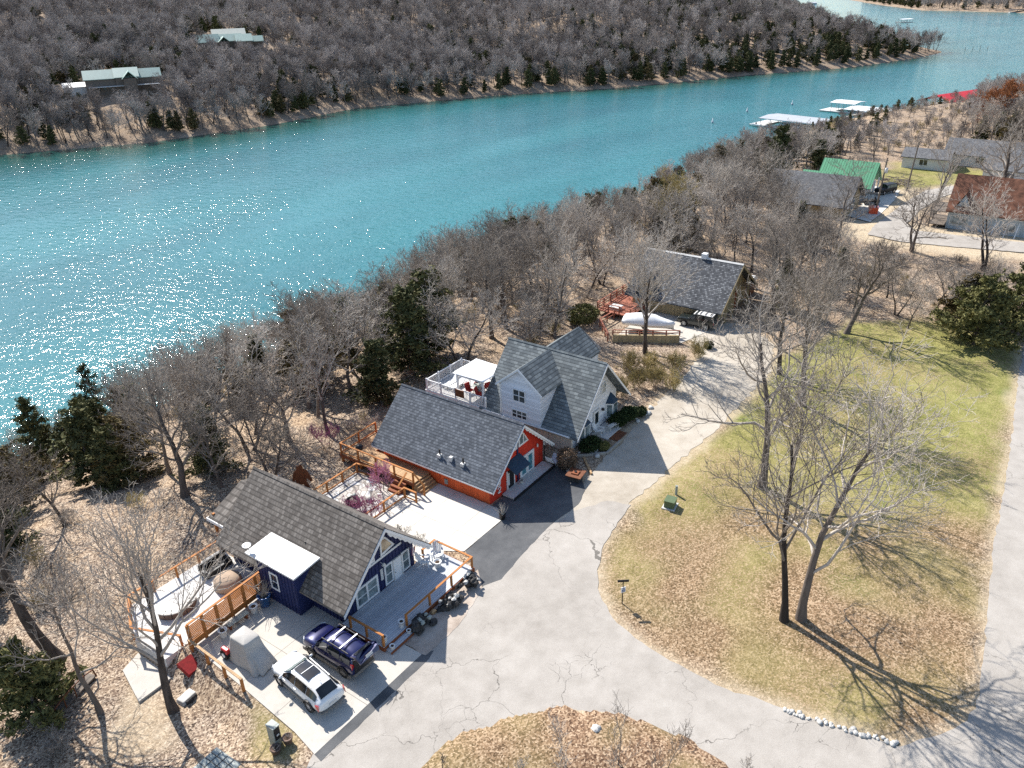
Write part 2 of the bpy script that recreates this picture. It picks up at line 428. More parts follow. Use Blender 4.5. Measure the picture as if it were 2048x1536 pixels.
def hill(d, top=47.0, run=170.0):
    b = np.clip(d, 0, 6)*0.3
    return np.where(d > 0, b + top*(1-np.exp(-np.clip(d-6, 0, None)/run)), np.maximum(d*0.25, -5.0))
def height(x, y):
    x = np.atleast_1d(np.asarray(x, float)); y = np.atleast_1d(np.asarray(y, float)); P = np.stack([x, y], 1)
    sh = np.interp(x, NEAR_SHORE[:,0], NEAR_SHORE[:,1]) + 1.6*vnoise(P*np.array([1,0])+3, 14, 3)
    bw = np.interp(x, [-100, 180, 300, 420, 600], [54, 54, 42, 38, 60])
    t = (sh-y)/bw
    zn = np.where(t > 0, LAKE + (-LAKE)*np.sin(np.pi/2*np.clip(t, 0, 1)), LAKE + np.maximum(t*bw*0.3, -4.0))
    und = 0.5*vnoise(P, 9, 5) + 0.25*vnoise(P, 3.5, 6)
    zn = zn + und*np.clip((y-47)/12, 0, 1)*np.clip(t*4, 0, 1)
    # the ground falls away to the left of the driveway wall
    drop = np.clip((17.0-x)/1.5, 0, 1)*np.clip((y-26.0)/7.0, 0, 1)
    zn = zn - 0.95*drop*(1-np.clip((y-60)/15, 0, 1))
    lawn = np.clip(sdist(P, LAWN)/3.0, 0, 1); isl = np.clip(sdist(P, ISLAND)/2.5, 0, 1)
    zn = zn + lawn*(0.12+0.16*vnoise(P, 7, 8)+0.05*vnoise(P, 2, 9)) + isl*(0.35+0.12*vnoise(P, 2.5, 2))
    wood_ = (sdist(P, DRIVE) < -2) & (sdist(P, LANE) < -2) & (y < 44) & (y > -50) & (x > 50)
    zn = np.where(wood_ & (lawn <= 0), zn + 0.06*vnoise(P, 3, 4), zn)
    rough = vnoise(P, 60, 11)*5 + vnoise(P, 22, 12)*1.6
    do = sdist(P, OPP); zo = LAKE + hill(do) + np.clip(do/60, 0, 1)*rough + np.clip(do/8, 0, 1)*0.6*vnoise(P, 6, 13)
    df = sdist(P, FAR); zf = LAKE + hill(df, 26, 260) + np.clip(df/80, 0, 1)*rough*0.6
    return np.maximum(np.maximum(zn, zo), zf)
def hz(x, y): return float(height(x, y)[0])
def land(px, py, step=1.5, tmax=1400.0):
    """where the line of sight through the pixel (px, py) meets the land"""
    d = CX*((px-1024)/FPX) - CU*((py-768)/FPX) + CF
    ts = np.arange(25.0, tmax, step); X = d[0]*ts; Y = d[1]*ts; Z = CAM_H+d[2]*ts
    k = np.nonzero(Z < height(X, Y))[0]
    i = k[0] if len(k) else len(ts)-1
    return float(X[i]), float(Y[i]), float(max(height(X[i], Y[i])[0], LAKE))

def lines(*spans):
    out = []
    for a, b, s in spans: out += list(np.arange(a, b, s))
    out.append(spans[-1][1]); return np.array(out)
GX = lines((-900,-100,40),(-100,-12,4),(-12,100,0.55),(100,200,1.2),(200,420,3.2),(420,760,7),(760,2600,32))
GY = lines((-500,-40,25),(-40,-8,2.5),(-8,56,0.5),(56,118,1.3),(118,240,8),(240,420,5),(420,800,12),(800,2400,45))
def grid_mesh(name, gx, gy, zf, material):
    X, Y = np.meshgrid(gx, gy); P = np.stack([X.ravel(), Y.ravel()], 1); z = zf(P)
    nx, ny = len(gx), len(gy)
    idx = np.arange(nx*ny).reshape(ny, nx)
    q = np.stack([idx[:-1,:-1], idx[:-1,1:], idx[1:,1:], idx[1:,:-1]], -1).reshape(-1, 4)
    me = bpy.data.meshes.new(name)
    me.vertices.add(nx*ny); me.vertices.foreach_set('co', np.column_stack([P, z]).astype(np.float32).ravel())
    me.loops.add(q.size); me.loops.foreach_set('vertex_index', q.astype(np.int32).ravel())
    me.polygons.add(len(q)); me.polygons.foreach_set('loop_start', np.arange(0, q.size, 4, dtype=np.int32))
    me.polygons.foreach_set('use_smooth', np.ones(len(q), bool))
    me.update(calc_edges=True); me.validate(); me.materials.append(material)
    o = bpy.data.objects.new(name, me); COL.objects.link(o)
    return o, P, z

def ground_material():
    t = NT('woodland_ground')
    at = t.n('VertexColor'); at.layer_name = 'cover'
    sp = t.n('SeparateColor'); t.l(at.outputs['Color'], sp.inputs[0])
    n1 = t.noise(0.35, 4); n2 = t.noise(2.2, 4); n3 = t.noise(9, 3)
    sx = t.mapping((1, 1, 0.2))
    leafc = t.vor(11.0, out='Color', src=t.mapping((1, 1, 0.3)))
    lv = t.n('SeparateColor'); t.l(leafc, lv.inputs[0])
    leafv = lv.outputs[0]
    # fallen oak leaves: pale tan, brown and a few dark gaps
    k = t.math('ADD', t.math('MULTIPLY', leafv, 0.62), t.math('ADD', t.math('MULTIPLY', n2, 0.28), t.math('MULTIPLY', n1, 0.22)))
    leaves = t.ramp(k, [(0.20, (0.05,0.036,0.028)), (0.38, (0.175,0.125,0.095)), (0.60, (0.35,0.268,0.195)), (0.86, (0.56,0.46,0.355))])
    warm = t.ramp(n1, [(0.4, (1,1,1)), (0.65, (1.02,0.95,0.84))])
    leaves = t.mix(1.0, leaves, warm, 'MULTIPLY')
    # winter lawn: dull olive with straw and a few fresh green tufts
    g0 = t.noise(0.16, 5, 0.6); g1 = t.noise(0.8, 5, 0.65); g2 = t.noise(7, 4, 0.75)
    gk = t.math('ADD', t.math('MULTIPLY', g1, 0.30), t.math('ADD', t.math('MULTIPLY', g2, 0.45), t.math('MULTIPLY', g0, 0.25)))
    sxyz = t.n('SeparateXYZ'); t.l(t.co(), sxyz.inputs[0]); upper = t.math('MULTIPLY', t.math('SUBTRACT', sxyz.outputs['X'], 42.0), 1/28.0, True)
    grass = t.ramp(gk, [(0.32, (0.075,0.07,0.022)), (0.43, (0.19,0.17,0.058)), (0.52, (0.32,0.27,0.115)), (0.64, (0.50,0.41,0.235))])
    fresh = t.ramp(gk, [(0.32, (0.060,0.075,0.016)), (0.43, (0.15,0.165,0.042)), (0.54, (0.28,0.275,0.085)), (0.66, (0.42,0.385,0.17))])
    grass = t.mix(t.math('MULTIPLY', upper, t.math('ADD', t.math('MULTIPLY', g0, 0.7), 0.35)), grass, fresh)
    tuft = t.math('MULTIPLY', t.ramp(t.noise(0.23, 3, 0.5), [(0.60, (0,0,0)), (0.70, (1,1,1))]), t.ramp(g2, [(0.45, (0,0,0)), (0.6, (1,1,1))]))
    grass = t.mix(t.math('MULTIPLY', tuft, 0.85), grass, (0.10,0.17,0.03))
    # leaves lie in drifts on the lawn
    drift = t.ramp(t.math('ADD', t.math('MULTIPLY', t.noise(0.13, 4, 0.6), 0.75), t.math('MULTIPLY', leafv, 0.25)), [(0.50, (0,0,0)), (0.62, (1,1,1))])
    brown = t.ramp(t.math('ADD', t.math('MULTIPLY', leafv, 0.65), t.math('MULTIPLY', n2, 0.35)), [(0.2, (0.085,0.048,0.03)), (0.5, (0.265,0.165,0.10)), (0.8, (0.47,0.34,0.225))])
    lawn = t.mix(t.math('MULTIPLY', drift, 0.5), grass, brown)
    lawn = t.mix(sp.outputs[1], lawn, brown)
    # pale gravel and dry clay, also the painted sunny patch
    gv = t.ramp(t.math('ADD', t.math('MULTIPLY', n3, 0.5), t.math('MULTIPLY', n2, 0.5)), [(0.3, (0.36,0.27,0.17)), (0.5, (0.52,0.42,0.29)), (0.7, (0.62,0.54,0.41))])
    # the bare lake margin
    bch = t.ramp(t.math('ADD', t.math('MULTIPLY', n3, 0.5), t.math('MULTIPLY', t.noise(0.12, 5), 0.5)), [(0.35, (0.13,0.09,0.065)), (0.5, (0.30,0.22,0.155)), (0.65, (0.44,0.36,0.27))])
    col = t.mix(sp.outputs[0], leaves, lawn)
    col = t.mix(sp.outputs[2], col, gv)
    col = t.mix(at.outputs['Alpha'], col, bch)
    t.bump(t.math('ADD', t.math('MULTIPLY', leafv, 0.6), t.math('MULTIPLY', g2, 0.6)), 0.07, 0.9)
    return t.out(col, 0.95, 0, 0.1)

ground, GP, GZ = grid_mesh('ground', GX, GY, lambda P: height(P[:,0], P[:,1]), ground_material())
struct(ground)
def soft01(d, w): return np.clip(d/w+0.5, 0, 1)
ca = np.zeros((len(GP), 4), np.float32)
jit = 0.35*vnoise(GP, 1.3, 21)+0.5*vnoise(GP, 4, 22)
islw = soft01(sdist(GP, ISLAND)+jit, 0.8)
ca[:,0] = np.maximum.reduce([soft01(sdist(GP, LAWN)+jit*1.6, 1.6), soft01(sdist(GP, FARLAWN)+jit*2, 3), islw*0.9, 0.75*soft01(sdist(GP, MOSS)+jit, 0.8)])
west = 1/(1+np.exp((GP[:,0]+GP[:,1]*0.55-59+vnoise(GP, 6, 31)*5)/2.2))           # the drive side of the lawn lies under leaves
ca[:,1] = np.maximum(0.72*np.clip(islw, 0, 1), np.clip(west*(0.6+0.5*vnoise(GP, 3, 33)), 0, 0.85)*(sdist(GP, LAWN) > -1))
nr = np.maximum(np.maximum(sdist(GP, DRIVE), sdist(GP, LANE)), sdist(GP, FARROAD))
ca[:,2] = np.maximum(soft01(sdist(GP, FARGRAVEL)+jit*2, 3), np.where(nr > -1.0, 0.75*soft01(nr+0.45+jit, 0.8), 0)*(GP[:,0] > 26))
ca[:,2] = np.maximum(ca[:,2], 0.55*soft01(sdist(GP, SUNNY)+jit*2, 1.5))  # sunlit patch painted paler into the ground cover
lk = GZ-LAKE
ca[:,3] = np.clip(1.0-(lk-1.0+jit)/1.6, 0, 1)
att = ground.data.color_attributes.new('cover', 'FLOAT_COLOR', 'POINT'); att.data.foreach_set('color', ca.ravel())

# ------------------------------------------------------------------ roads, slabs and beds, each a thin sheet on the level ground
def sheet(name, poly, z, material, jitter=0.0, seed=0, thick=0.0, cell=0.5):
    rn = random.Random(seed); pts = []
    n = len(poly)
    for i in range(n):
        a = Vector(poly[i]); b = Vector(poly[(i+1) % n]); L = (b-a).length
        k = max(1, int(L/cell)) if jitter and L < 60 else 1
        nrm = Vector((-(b-a).y, (b-a).x)).normalized() if L > 1e-6 else Vector((0,0))
        for j in range(k):
            p = a.lerp(b, j/k)
            if jitter and j: p = p + nrm*rn.uniform(-jitter, jitter)
            pts.append((p.x, p.y, z))
    bm = bmesh.new(); vs = [bm.verts.new(p) for p in pts]; f = bm.faces.new(vs)
    if f.normal.z < 0: f.normal_flip()
    if thick:
        ex = bmesh.ops.extrude_face_region(bm, geom=[f]); 
        for v in [g for g in ex['geom'] if isinstance(g, bmesh.types.BMVert)]: v.co.z -= thick
        bmesh.ops.recalc_face_normals(bm, faces=bm.faces)
    bmesh.ops.triangulate(bm, faces=bm.faces)
    me = bpy.data.meshes.new(name); bm.to_mesh(me); bm.free(); me.materials.append(material)
    o = bpy.data.objects.new(name, me); COL.objects.link(o); return struct(o)

def asphalt(name, lo, mid, hi, cracks=0.0):
    t = NT(name)
    n1 = t.noise(0.12, 4, 0.6); n2 = t.noise(0.9, 4, 0.6); n3 = t.noise(22, 2, 0.7)
    k = t.math('ADD', t.math('MULTIPLY', n1, 0.40), t.math('ADD', t.math('MULTIPLY', n2, 0.30), t.math('MULTIPLY', n3, 0.30)))
    col = t.ramp(k, [(0.36, lo), (0.5, mid), (0.64, hi)])
    if cracks:
        w = t.n('Mix', data_type='VECTOR'); 
        nz = t.n('TexNoise'); nz.inputs['Scale'].default_value = 0.7; nz.inputs['Detail'].default_value = 5; t.l(t.co(), nz.inputs['Vector'])
        vm = t.n('VectorMath', operation='MULTIPLY_ADD'); t.l(nz.outputs['Color'], vm.inputs[0]); vm.inputs[1].default_value = (2.2,2.2,0); t.l(t.co(), vm.inputs[2])
        e = t.vor(0.2, 'DISTANCE_TO_EDGE', src=vm.outputs[0])
        e2 = t.vor(0.9, 'DISTANCE_TO_EDGE', src=vm.outputs[0])
        msk = t.ramp(t.noise(0.09, 2), [(0.46, (0,0,0)), (0.54, (1,1,1))])
        msk2 = t.ramp(t.noise(0.16, 2), [(0.58, (0,0,0)), (0.64, (1,1,1))])
        c1 = t.math('MULTIPLY', t.math('LESS_THAN', e, 0.003), msk)
        c2 = t.math('MULTIPLY', t.math('LESS_THAN', e2, 0.010), msk2)
        col = t.mix(t.math('MULTIPLY', t.math('MAXIMUM', c1, c2), cracks), col, tuple(x*0.3 for x in lo))
    t.bump(n3, 0.02, 0.5)
    return t.out(col, 0.92, 0, 0.2)
MT['road'] = asphalt('worn_asphalt', (0.285,0.258,0.225), (0.375,0.343,0.303), (0.46,0.425,0.38), 0.75)
MT['newasphalt'] = asphalt('dark_asphalt', (0.060,0.062,0.066), (0.105,0.107,0.110), (0.17,0.169,0.167), 0.0)
MT['gravel'] = asphalt('packed_gravel', (0.32,0.275,0.215), (0.44,0.39,0.32), (0.53,0.485,0.41), 0.0)
MT['rockbed'] = asphalt('pale_stone_chips', (0.16,0.12,0.095), (0.40,0.33,0.27), (0.60,0.53,0.46), 0.0)
def concrete(name, c, joints, spots=True):
    t = NT(name); n1 = t.noise(0.5, 4); n2 = t.noise(3, 4); n3 = t.noise(40, 2)
    k = t.math('ADD', t.math('MULTIPLY', n1, 0.5), t.math('ADD', t.math('MULTIPLY', n2, 0.3), t.math('MULTIPLY', n3, 0.2)))
    col = t.ramp(k, [(0.33, tuple(x*0.83 for x in c)), (0.5, c), (0.66, tuple(min(0.8, x*1.08) for x in c))])
    sx = t.n('SeparateXYZ'); t.l(t.co(), sx.inputs[0]); m = None
    for ax, vals in joints.items():
        for v in vals:
            j = t.math('LESS_THAN', t.math('ABSOLUTE', t.math('SUBTRACT', sx.outputs[ax], v)), 0.018)
            m = j if m is None else t.math('MAXIMUM', m, j)
    if m is not None: col = t.mix(m, col, tuple(x*0.45 for x in c))
    return t.out(col, 0.85, 0, 0.25)
MT['drive_conc'] = concrete('driveway_concrete', (0.50,0.465,0.41), {'X': [20.4], 'Y': [29.2, 32.6]})
MT['pad_conc'] = concrete('pad_concrete', (0.60,0.565,0.50), {'X': [35.5], 'Y': [31.1, 34.2]})
MT['slab_conc'] = concrete('patio_concrete', (0.60,0.58,0.55), {'Y': [42.2]})
def flagstones():
    t = NT('flagstone'); e = t.vor(1.5, 'DISTANCE_TO_EDGE'); c = t.vor(1.5, out='Color'); s = t.n('SeparateColor'); t.l(c, s.inputs[0])
    col = t.ramp(s.outputs[0], [(0.1, (0.42,0.37,0.32)), (0.5, (0.60,0.57,0.53)), (0.9, (0.70,0.68,0.65))])
    n = t.noise(5, 3)
    col = t.mix(1.0, col, t.ramp(n, [(0.3, (0.8,0.8,0.8)), (0.7, (1.1,1.1,1.1))]), 'MULTIPLY')
    g = t.math('LESS_THAN', e, 0.05)
    col = t.mix(g, col, (0.27,0.24,0.21)); t.bump(t.math('MULTIPLY', g, -1.0), 0.03)
    return t.out(col, 0.85)
MT['flag'] = flagstones()

# the main lane is one sheet with the planted island left as higher ground inside it
sheet('road', LANE, 0.030, MT['road'], 0.10, 1)
sheet('gravel_drive', DRIVE, 0.022, MT['gravel'], 0.22, 2)
sheet('driveway', CONCRETE, 0.046, MT['drive_conc'], 0, 3, 0.9)
sheet('concrete_pad', PAD, 0.046, MT['pad_conc'], 0, 4, 0.05)
sheet('asphalt_apron', APRON, 0.038, MT['newasphalt'], 0.05, 5)
# the dark strip of new asphalt along the foot of the driveway
STRIP = np.array([(16.45,24.85),(24.9,24.75),(25.6,24.95),(25.0,25.35),(16.55,25.45)])
sheet('asphalt_strip', STRIP, 0.038, MT['newasphalt'], 0.04, 6)
sheet('stone_bed', STONEBED, 0.042, MT['rockbed'], 0.08, 7)
sheet('patio', PATIO, 0.05, MT['flag'], 0, 8, 0.6)
sheet('side_patio', SIDEPATIO, 0.05, MT['slab_conc'], 0, 9, 1.1)
sheet('far_road', FARROAD, 0.10, MT['road'], 0.1, 10)
WALK = np.array([(13.6,37.2),(17.0,37.2),(16.6,41.0),(14.4,40.2)])
sheet('side_walk', WALK, -0.80, MT['drive_conc'], 0, 11, 0.4)
TANDRIVE = np.array([(74.9,31.4),(80.6,29.9),(81.6,31.0),(81.6,37.6),(78.5,38.6),(72.0,38.2)])
sheet('parking_slab', TANDRIVE, 0.05, MT['drive_conc'], 0, 12)
FARPAD = pxpoly([(1690,432),(1722,412),(1745,372),(1800,382),(1790,400),(1760,430),(1740,445)])
sheet('far_concrete_pad', FARPAD, 0.09, MT['pad_conc'], 0.05, 13)
# the island: a low mound of leaves standing proud of the lane
def island_mesh():
    gx = np.arange(ISLAND[:,0].min()-1, ISLAND[:,0].max()+1, 0.3); gy = np.arange(ISLAND[:,1].min()-1, ISLAND[:,1].max()+1, 0.3)
    def zf(P):
        d = sdist(P, ISLAND)+0.25*vnoise(P, 1.1, 41)
        return np.where(d > 0, 0.035+0.45*(1-np.exp(-d/1.6))+0.05*vnoise(P, 1.0, 42)*np.clip(d, 0, 1), -0.12)
    o, P, z = grid_mesh('island', gx, gy, zf, ground.data.materials[0])
    c = np.zeros((len(P), 4), np.float32); c[:,0] = 0.95; c[:,1] = np.clip(0.95+0.5*vnoise(P, 2.2, 43), 0.4, 1)
    a = o.data.color_attributes.new('cover', 'FLOAT_COLOR', 'POINT'); a.data.foreach_set('color', c.ravel())
    struct(o)
island_mesh()

# ------------------------------------------------------------------ the lake
def water_material():
    t = NT('lake_water')
    n1 = t.noise(0.012, 3, src=t.mapping((1, 2.2, 1), (0, 0, R(-25))))
    d = t.n('VertexColor'); d.layer_name = 'depth'; dp = t.n('SeparateColor'); t.l(d.outputs['Color'], dp.inputs[0])
    deep = t.ramp(n1, [(0.35, (0.016,0.125,0.138)), (0.65, (0.026,0.172,0.182))])
    col = t.mix(dp.outputs[0], (0.016,0.075,0.062), deep)
    w1 = t.noise(0.55, 3, 0.6, src=t.mapping((1, 0.55, 1), (0, 0, R(40))))
    w2 = t.noise(1.9, 3, 0.6, src=t.mapping((1, 0.6, 1), (0, 0, R(25))))
    h = t.math('ADD', t.math('MULTIPLY', w1, 1.0), t.math('MULTIPLY', w2, 0.33))
    calm = t.ramp(t.noise(0.02, 3, src=t.mapping((1, 3, 1), (0,0,R(-60)))), [(0.3, (0.65,0.65,0.65)), (0.7, (1,1,1))])
    t.bump(t.math('MULTIPLY', h, calm), 0.62, 0.68)
    m = t.out(col, 0.10, 0, 0.5); t.b.inputs['IOR'].default_value = 1.33
    return m
wx = lines((-900,-100,80),(-100,700,8),(700,4200,140)); wy = lines((-800,-100,80),(-100,60,20),(60,420,5),(420,3600,150))
lake, LP_, _ = grid_mesh('lake', wx, wy, lambda P: np.full(len(P), LAKE), water_material())
struct(lake)
so = -sdist(LP_, OPP); dc = np.ones((len(LP_), 4), np.float32)
dc[:,0] = np.clip((so-4)/(30+18*vnoise(LP_, 40, 51)), 0, 1)
da = lake.data.color_attributes.new('depth', 'FLOAT_COLOR', 'POINT'); da.data.foreach_set('color', dc.ravel())
# ------------------------------------------------------------------ building pieces
def rectp(o, a, n, x0, z0, x1, z1, out_):
    o = Vector(o); a = Vector(a); n = Vector(n); up = Vector((0,0,1))
    return [o+a*x+up*z+n*out_ for x, z in ((x0,z0),(x1,z0),(x1,z1),(x0,z1))]
def window(root, o, a, n, w, h, fm=None, gm=None, fr=0.10, cols=1, rows=2, name='window'):
    """a framed window in the wall plane through o (lower left corner), a = along the wall, n = outward"""
    fm = fm or MT['white']; gm = gm or MT['glass']; m = MB(); nn = Vector(n)
    d = nn*0.07
    for r in ((0,0,w,fr),(0,h-fr,w,h),(0,fr,fr,h-fr),(w-fr,fr,w,h-fr)): m.prism(rectp(o, a, n, *r, -0.02), d)
    for i in range(1, cols): m.prism(rectp(o, a, n, w*i/cols-fr*0.45, fr, w*i/cols+fr*0.45, h-fr, -0.02), d*0.96)
    for j in range(1, rows):
        for i in range(cols):
            m.prism(rectp(o, a, n, (w*i/cols+fr*0.45) if i else fr, h*j/rows-0.03, (w*(i+1)/cols-fr*0.45) if i < cols-1 else w-fr, h*j/rows+0.03, -0.02), d*0.85)
    f = fix_normals(m.build(name, fm, root))
    g = MB().prism(rectp(o, a, n, fr*0.9, fr*0.9, w-fr*0.9, h-fr*0.9, -0.02), nn*0.035)
    fix_normals(g.build('pane', gm, f)); return f
def tri_window(root, pts, n, fm, gm, fr=0.10, name='gable_window'):
    """a framed pane with the outline pts (in the wall plane)"""
    n = Vector(n); P = [Vector(p) for p in pts]; c = sum(P, Vector())/len(P); m = MB()
    for i in range(len(P)):
        a, b = P[i], P[(i+1) % len(P)]
        k = 1-fr/max(0.3, min((p-c).length for p in P))
        m.prism([a, b, c+(b-c)*k, c+(a-c)*k], n*0.06)
    f = fix_normals(m.build(name, fm, root))
    fix_normals(MB().prism([c+(p-c)*0.93 for p in P], n*0.03).build('pane', gm, f)); return f
def roof_slabs(root, xr, zr, eaves, y0, y1, material, th=0.16, name='roof', cap=None, capm=None):
    m = MB()
    for xe, ze in eaves:
        m.prism([(xr,y0,zr),(xe,y0,ze),(xe,y0,ze-th),(xr,y0,zr-th)], (0,y1-y0,0))
    r = fix_normals(m.build(name, material, root))
    if cap:
        s = 1
        c = MB()
        for xe, ze in eaves:
            dx = (xe-xr); L = math.hypot(dx, ze-zr); ux, uz = dx/L, (ze-zr)/L
            nx, nz = -uz*np.sign(dx), abs(ux)
            a = (xr, y0-0.01, zr+0.02); b = (xr+ux*cap, y0-0.01, zr+uz*cap+0.02)
            c.prism([a, b, (b[0], b[1], b[2]+0.035), (a[0], a[1], a[2]+0.05)], (0, y1-y0+0.02, 0))
        fix_normals(c.build('ridge_cap', capm or material, r))
    return r
def bargeboard(root, xr, zr, xe, ze, y, material, h=0.24, w=0.06):
    m = MB().prism([(xr,y,zr+0.03),(xe,y,ze+0.03),(xe,y,ze-h),(xr,y,zr-h)], (0,-w,0))
    return fix_normals(m.build('bargeboard', material, root))
def gable_body(root, xl, xr_, zl, zr_, xm, zm, y0, y1, material, z0=-0.6, name='wall'):
    m = MB().prism([(xl,y0,z0),(xr_,y0,z0),(xr_,y0,zr_),(xm,y0,zm),(xl,y0,zl)], (0,y1-y0,0))
    return fix_normals(m.build(name, material, root))
def railing(name, label, pts, post_every, h, material, base=0.0, rails=(1.0, 0.25), cap=True, posth=None, group=None, pw=0.12, rm=None, zfun=None, toprail=0.05, shrink=0.0):
    """posts with horizontal rails along a line of points"""
    root = thing(name, label, 'railing', (pts[0][0], pts[0][1], pts[0][2] if len(pts[0]) > 2 else base), group)
    rm = rm or material; cp = MB(); lo = MB(); seen = []
    for i in range(len(pts)-1):
        a, b = Vector(pts[i]), Vector(pts[i+1]); L = (b-a).length; k = max(1, round(L/post_every))
        for j in range(k+1):
            p = a.lerp(b, j/k)
            if any((p-q).length < 0.2 for q in seen): continue
            seen.append(p)
            MB().box(p.x-pw/2, p.y-pw/2, p.z-0.05-shrink, p.x+pw/2, p.y+pw/2, p.z+h-0.04).build('post', material, root)
        up = Vector((0,0,1)); d = (b-a).normalized()
        cp.beam(a+up*(h-0.02+0.004*i)-d*0.06, b+up*(h-0.02+0.004*i)+d*0.06, 0.15, toprail)
        for r_ in rails:
            if r_ < 0.95: lo.beam(a+up*h*r_+d*pw/2, b+up*h*r_-d*pw/2, 0.045, 0.10)
    cp.build('top_rail', rm, root)
    if lo.v: lo.build('lower_rail', rm, root)
    return root

# ------------------------------------------------------------------ the navy A-frame with the gray-brown roof
def blue_house():
    h = thing('cabin', 'navy blue A-frame cabin with gray-brown shingle roof and white flat-roofed dormer', 'house', (27.5, 36.5, 0))
    xr, zr = 27.4, 5.92; el = (23.3, 1.95); er = (31.45, 1.95)
    sl = (zr-el[1])/(xr-el[0])
    zw = lambda x: zr-abs(x-xr)*sl-0.20
    w = gable_body(h, 24.2, 30.72, zw(24.2), zw(30.72), xr, zw(xr), 31.0, 42.0, MT['navy'])
    b = MB()
    for x in np.arange(24.3, 30.7, 0.32):
        if abs(x-xr) < 3.2: b.box(x-0.025, 30.96, 0.05, x+0.025, 31.0, zw(x)-0.02)
    for y in np.arange(31.1, 42, 0.32):
        if not 33.8 < y < 37.7: b.box(24.16, y-0.025, 0.05, 24.2, y+0.025, zw(24.2)-0.02)
    b.build('batten_strips', MT['navy'], w)
    r = roof_slabs(h, xr, zr, (el, er), 29.95, 42.45, MT['roof_brown'], cap=0.16)
    for xe, ze in (el, er): bargeboard(h, xr, zr-0.10, xe, ze-0.10, 29.94, MT['white'], 0.22)
    # the porch roof behind, of a flatter pitch
    pr = roof_slabs(h, xr, 4.15, ((24.2, 2.75), (30.6, 2.75)), 42.47, 44.3, MT['roof_brown'], name='porch_roof')
    MB().box(24.2, 44.3, 2.60, 30.6, 44.36, 2.78).build('fascia', MT['white'], pr)
    fix_normals(MB().prism([(24.14,42.5,2.56),(24.2,42.5,2.56),(24.2,42.5,2.8),(24.14,42.5,2.8)], (0,1.84,0)).build('fascia', MT['white'], pr))
    for x in (24.6, 27.4, 30.2): MB().box(x-0.09, 44.0, -1.0, x+0.09, 44.18, 3.0).build('porch_post', MT['cedar'], h)
    # the flat-roofed dormer on the driveway side
    d = MB().prism([(23.1,33.9,-0.3),(26.2,33.9,-0.3),(26.2,33.9,3.6),(23.1,33.9,3.38)], (0,3.7,0))
    dm = fix_normals(d.build('dormer', MT['navy'], h))
    bb = MB()
    for y in np.arange(34.0, 37.6, 0.32): bb.box(23.06, y-0.025, 0.05, 23.1, y+0.025, 3.3)
    bb.build('batten_strips', MT['navy'], dm)
    fix_normals(MB().prism([(22.72,33.45,3.36),(24.95,33.45,3.56),(24.95,33.45,3.68),(22.72,33.45,3.48)], (0,4.7,0)).build('dormer_roof', MT['metal_white'], h, bevel=0.03))
    window(h, (23.1, 36.45, 1.15), (0,-1,0), (-1,0,0), 0.85, 1.35, fr=0.13, rows=2)
    # front
    F = dict(a=(1,0,0), n=(0,-1,0))
    window(h, (25.2, 30.95, 0.42), w=2.02, h=1.5, gm=MT['glass_gray'], fr=0.15, cols=2, rows=2, **F)
    window(h, (27.84, 30.95, 0.46), w=0.76, h=1.6, gm=MT['glass_gray'], fr=0.12, **F)
    window(h, (29.48, 30.95, 0.48), w=0.75, h=1.6, gm=MT['glass_gray'], fr=0.12, **F)
    dr = MB().box(28.68, 30.9, 0.08, 29.40, 30.98, 2.0); dr = dr.build('door', MT['white'], h)
    fr = MB().box(28.60, 30.86, 0.05, 28.68, 30.97, 2.06).box(29.40, 30.86, 0.05, 29.47, 30.97, 2.06).box(28.68, 30.86, 2.0, 29.40, 30.97, 2.06)
    fr.build('door_frame', MT['offwhite'], h)
    MB().tube((28.76, 30.9, 1.0), (28.76, 30.82, 1.0), 0.03, n=8).build('handle', MT['steel'], dr)
    y = 30.95
    tri_window(h, [(27.66,y,3.02),(28.98,y,3.20),(28.22,y,4.30),(27.74,y,4.42)], (0,-1,0), MT['white'], MT['glass_amber'], 0.16)
    tri_window(h, [(27.14,y,3.02),(27.06,y,4.42),(26.58,y,4.30),(25.82,y,3.20)], (0,-1,0), MT['white'], MT['glass_amber'], 0.16)
    tri_window(h, [(25.72,y,3.02),(26.3,y,3.9),(26.0,y,3.9),(25.0,y,3.02)], (0,-1,0), MT['white'], MT['glass_gray'], 0.14)
    MB().box(26.4, 30.91, 2.82, 29.6, 30.96, 2.98).build('gable_trim', MT['white'], h)
    # scalloped trim under the right verge
    sc = MB()
    for i in range(9):
        t0, t1 = 0.06+i*0.10, 0.06+(i+1)*0.10
        P = lambda t, dz: (xr+(er[0]-xr)*t, 30.02, zr-0.2+(er[1]-zr)*t-dz)
        sc.prism([P(t0,0.02), P(t1,0.02), P(t1,0.26), P((t0+t1)/2,0.38), P(t0,0.26)], (0,-0.05,0))
    fix_normals(sc.build('scalloped_trim', MT['white'], h))
    MB().box(27.50, 30.92, 1.15, 27.72, 30.98, 2.05).build('plaque', MT['offwhite'], h)
    lm = MB().tube((27.58,30.98,2.62),(27.58,30.72,2.62),0.03).lathe([(0.02,0),(0.16,0.03),(0.10,0.16),(0.03,0.2)], (27.58,30.62,2.5), 10).build('wall_lamp', MT['offwhite'], h, True)
    MB().lathe([(0.05,0),(0.05,0.32)], (25.3,35.2,3.62), 8).build('roof_vent', MT['black'], h)
    # satellite dish on the dormer's corner
    ds = thing('satellite_dish', 'small gray satellite dish on the corner of the white dormer roof', 'dish', (22.95, 37.9, 3.5))
    MB().tube((22.95,37.9,3.5),(22.9,37.95,3.95),0.03).build('mast', MT['steel'], ds)
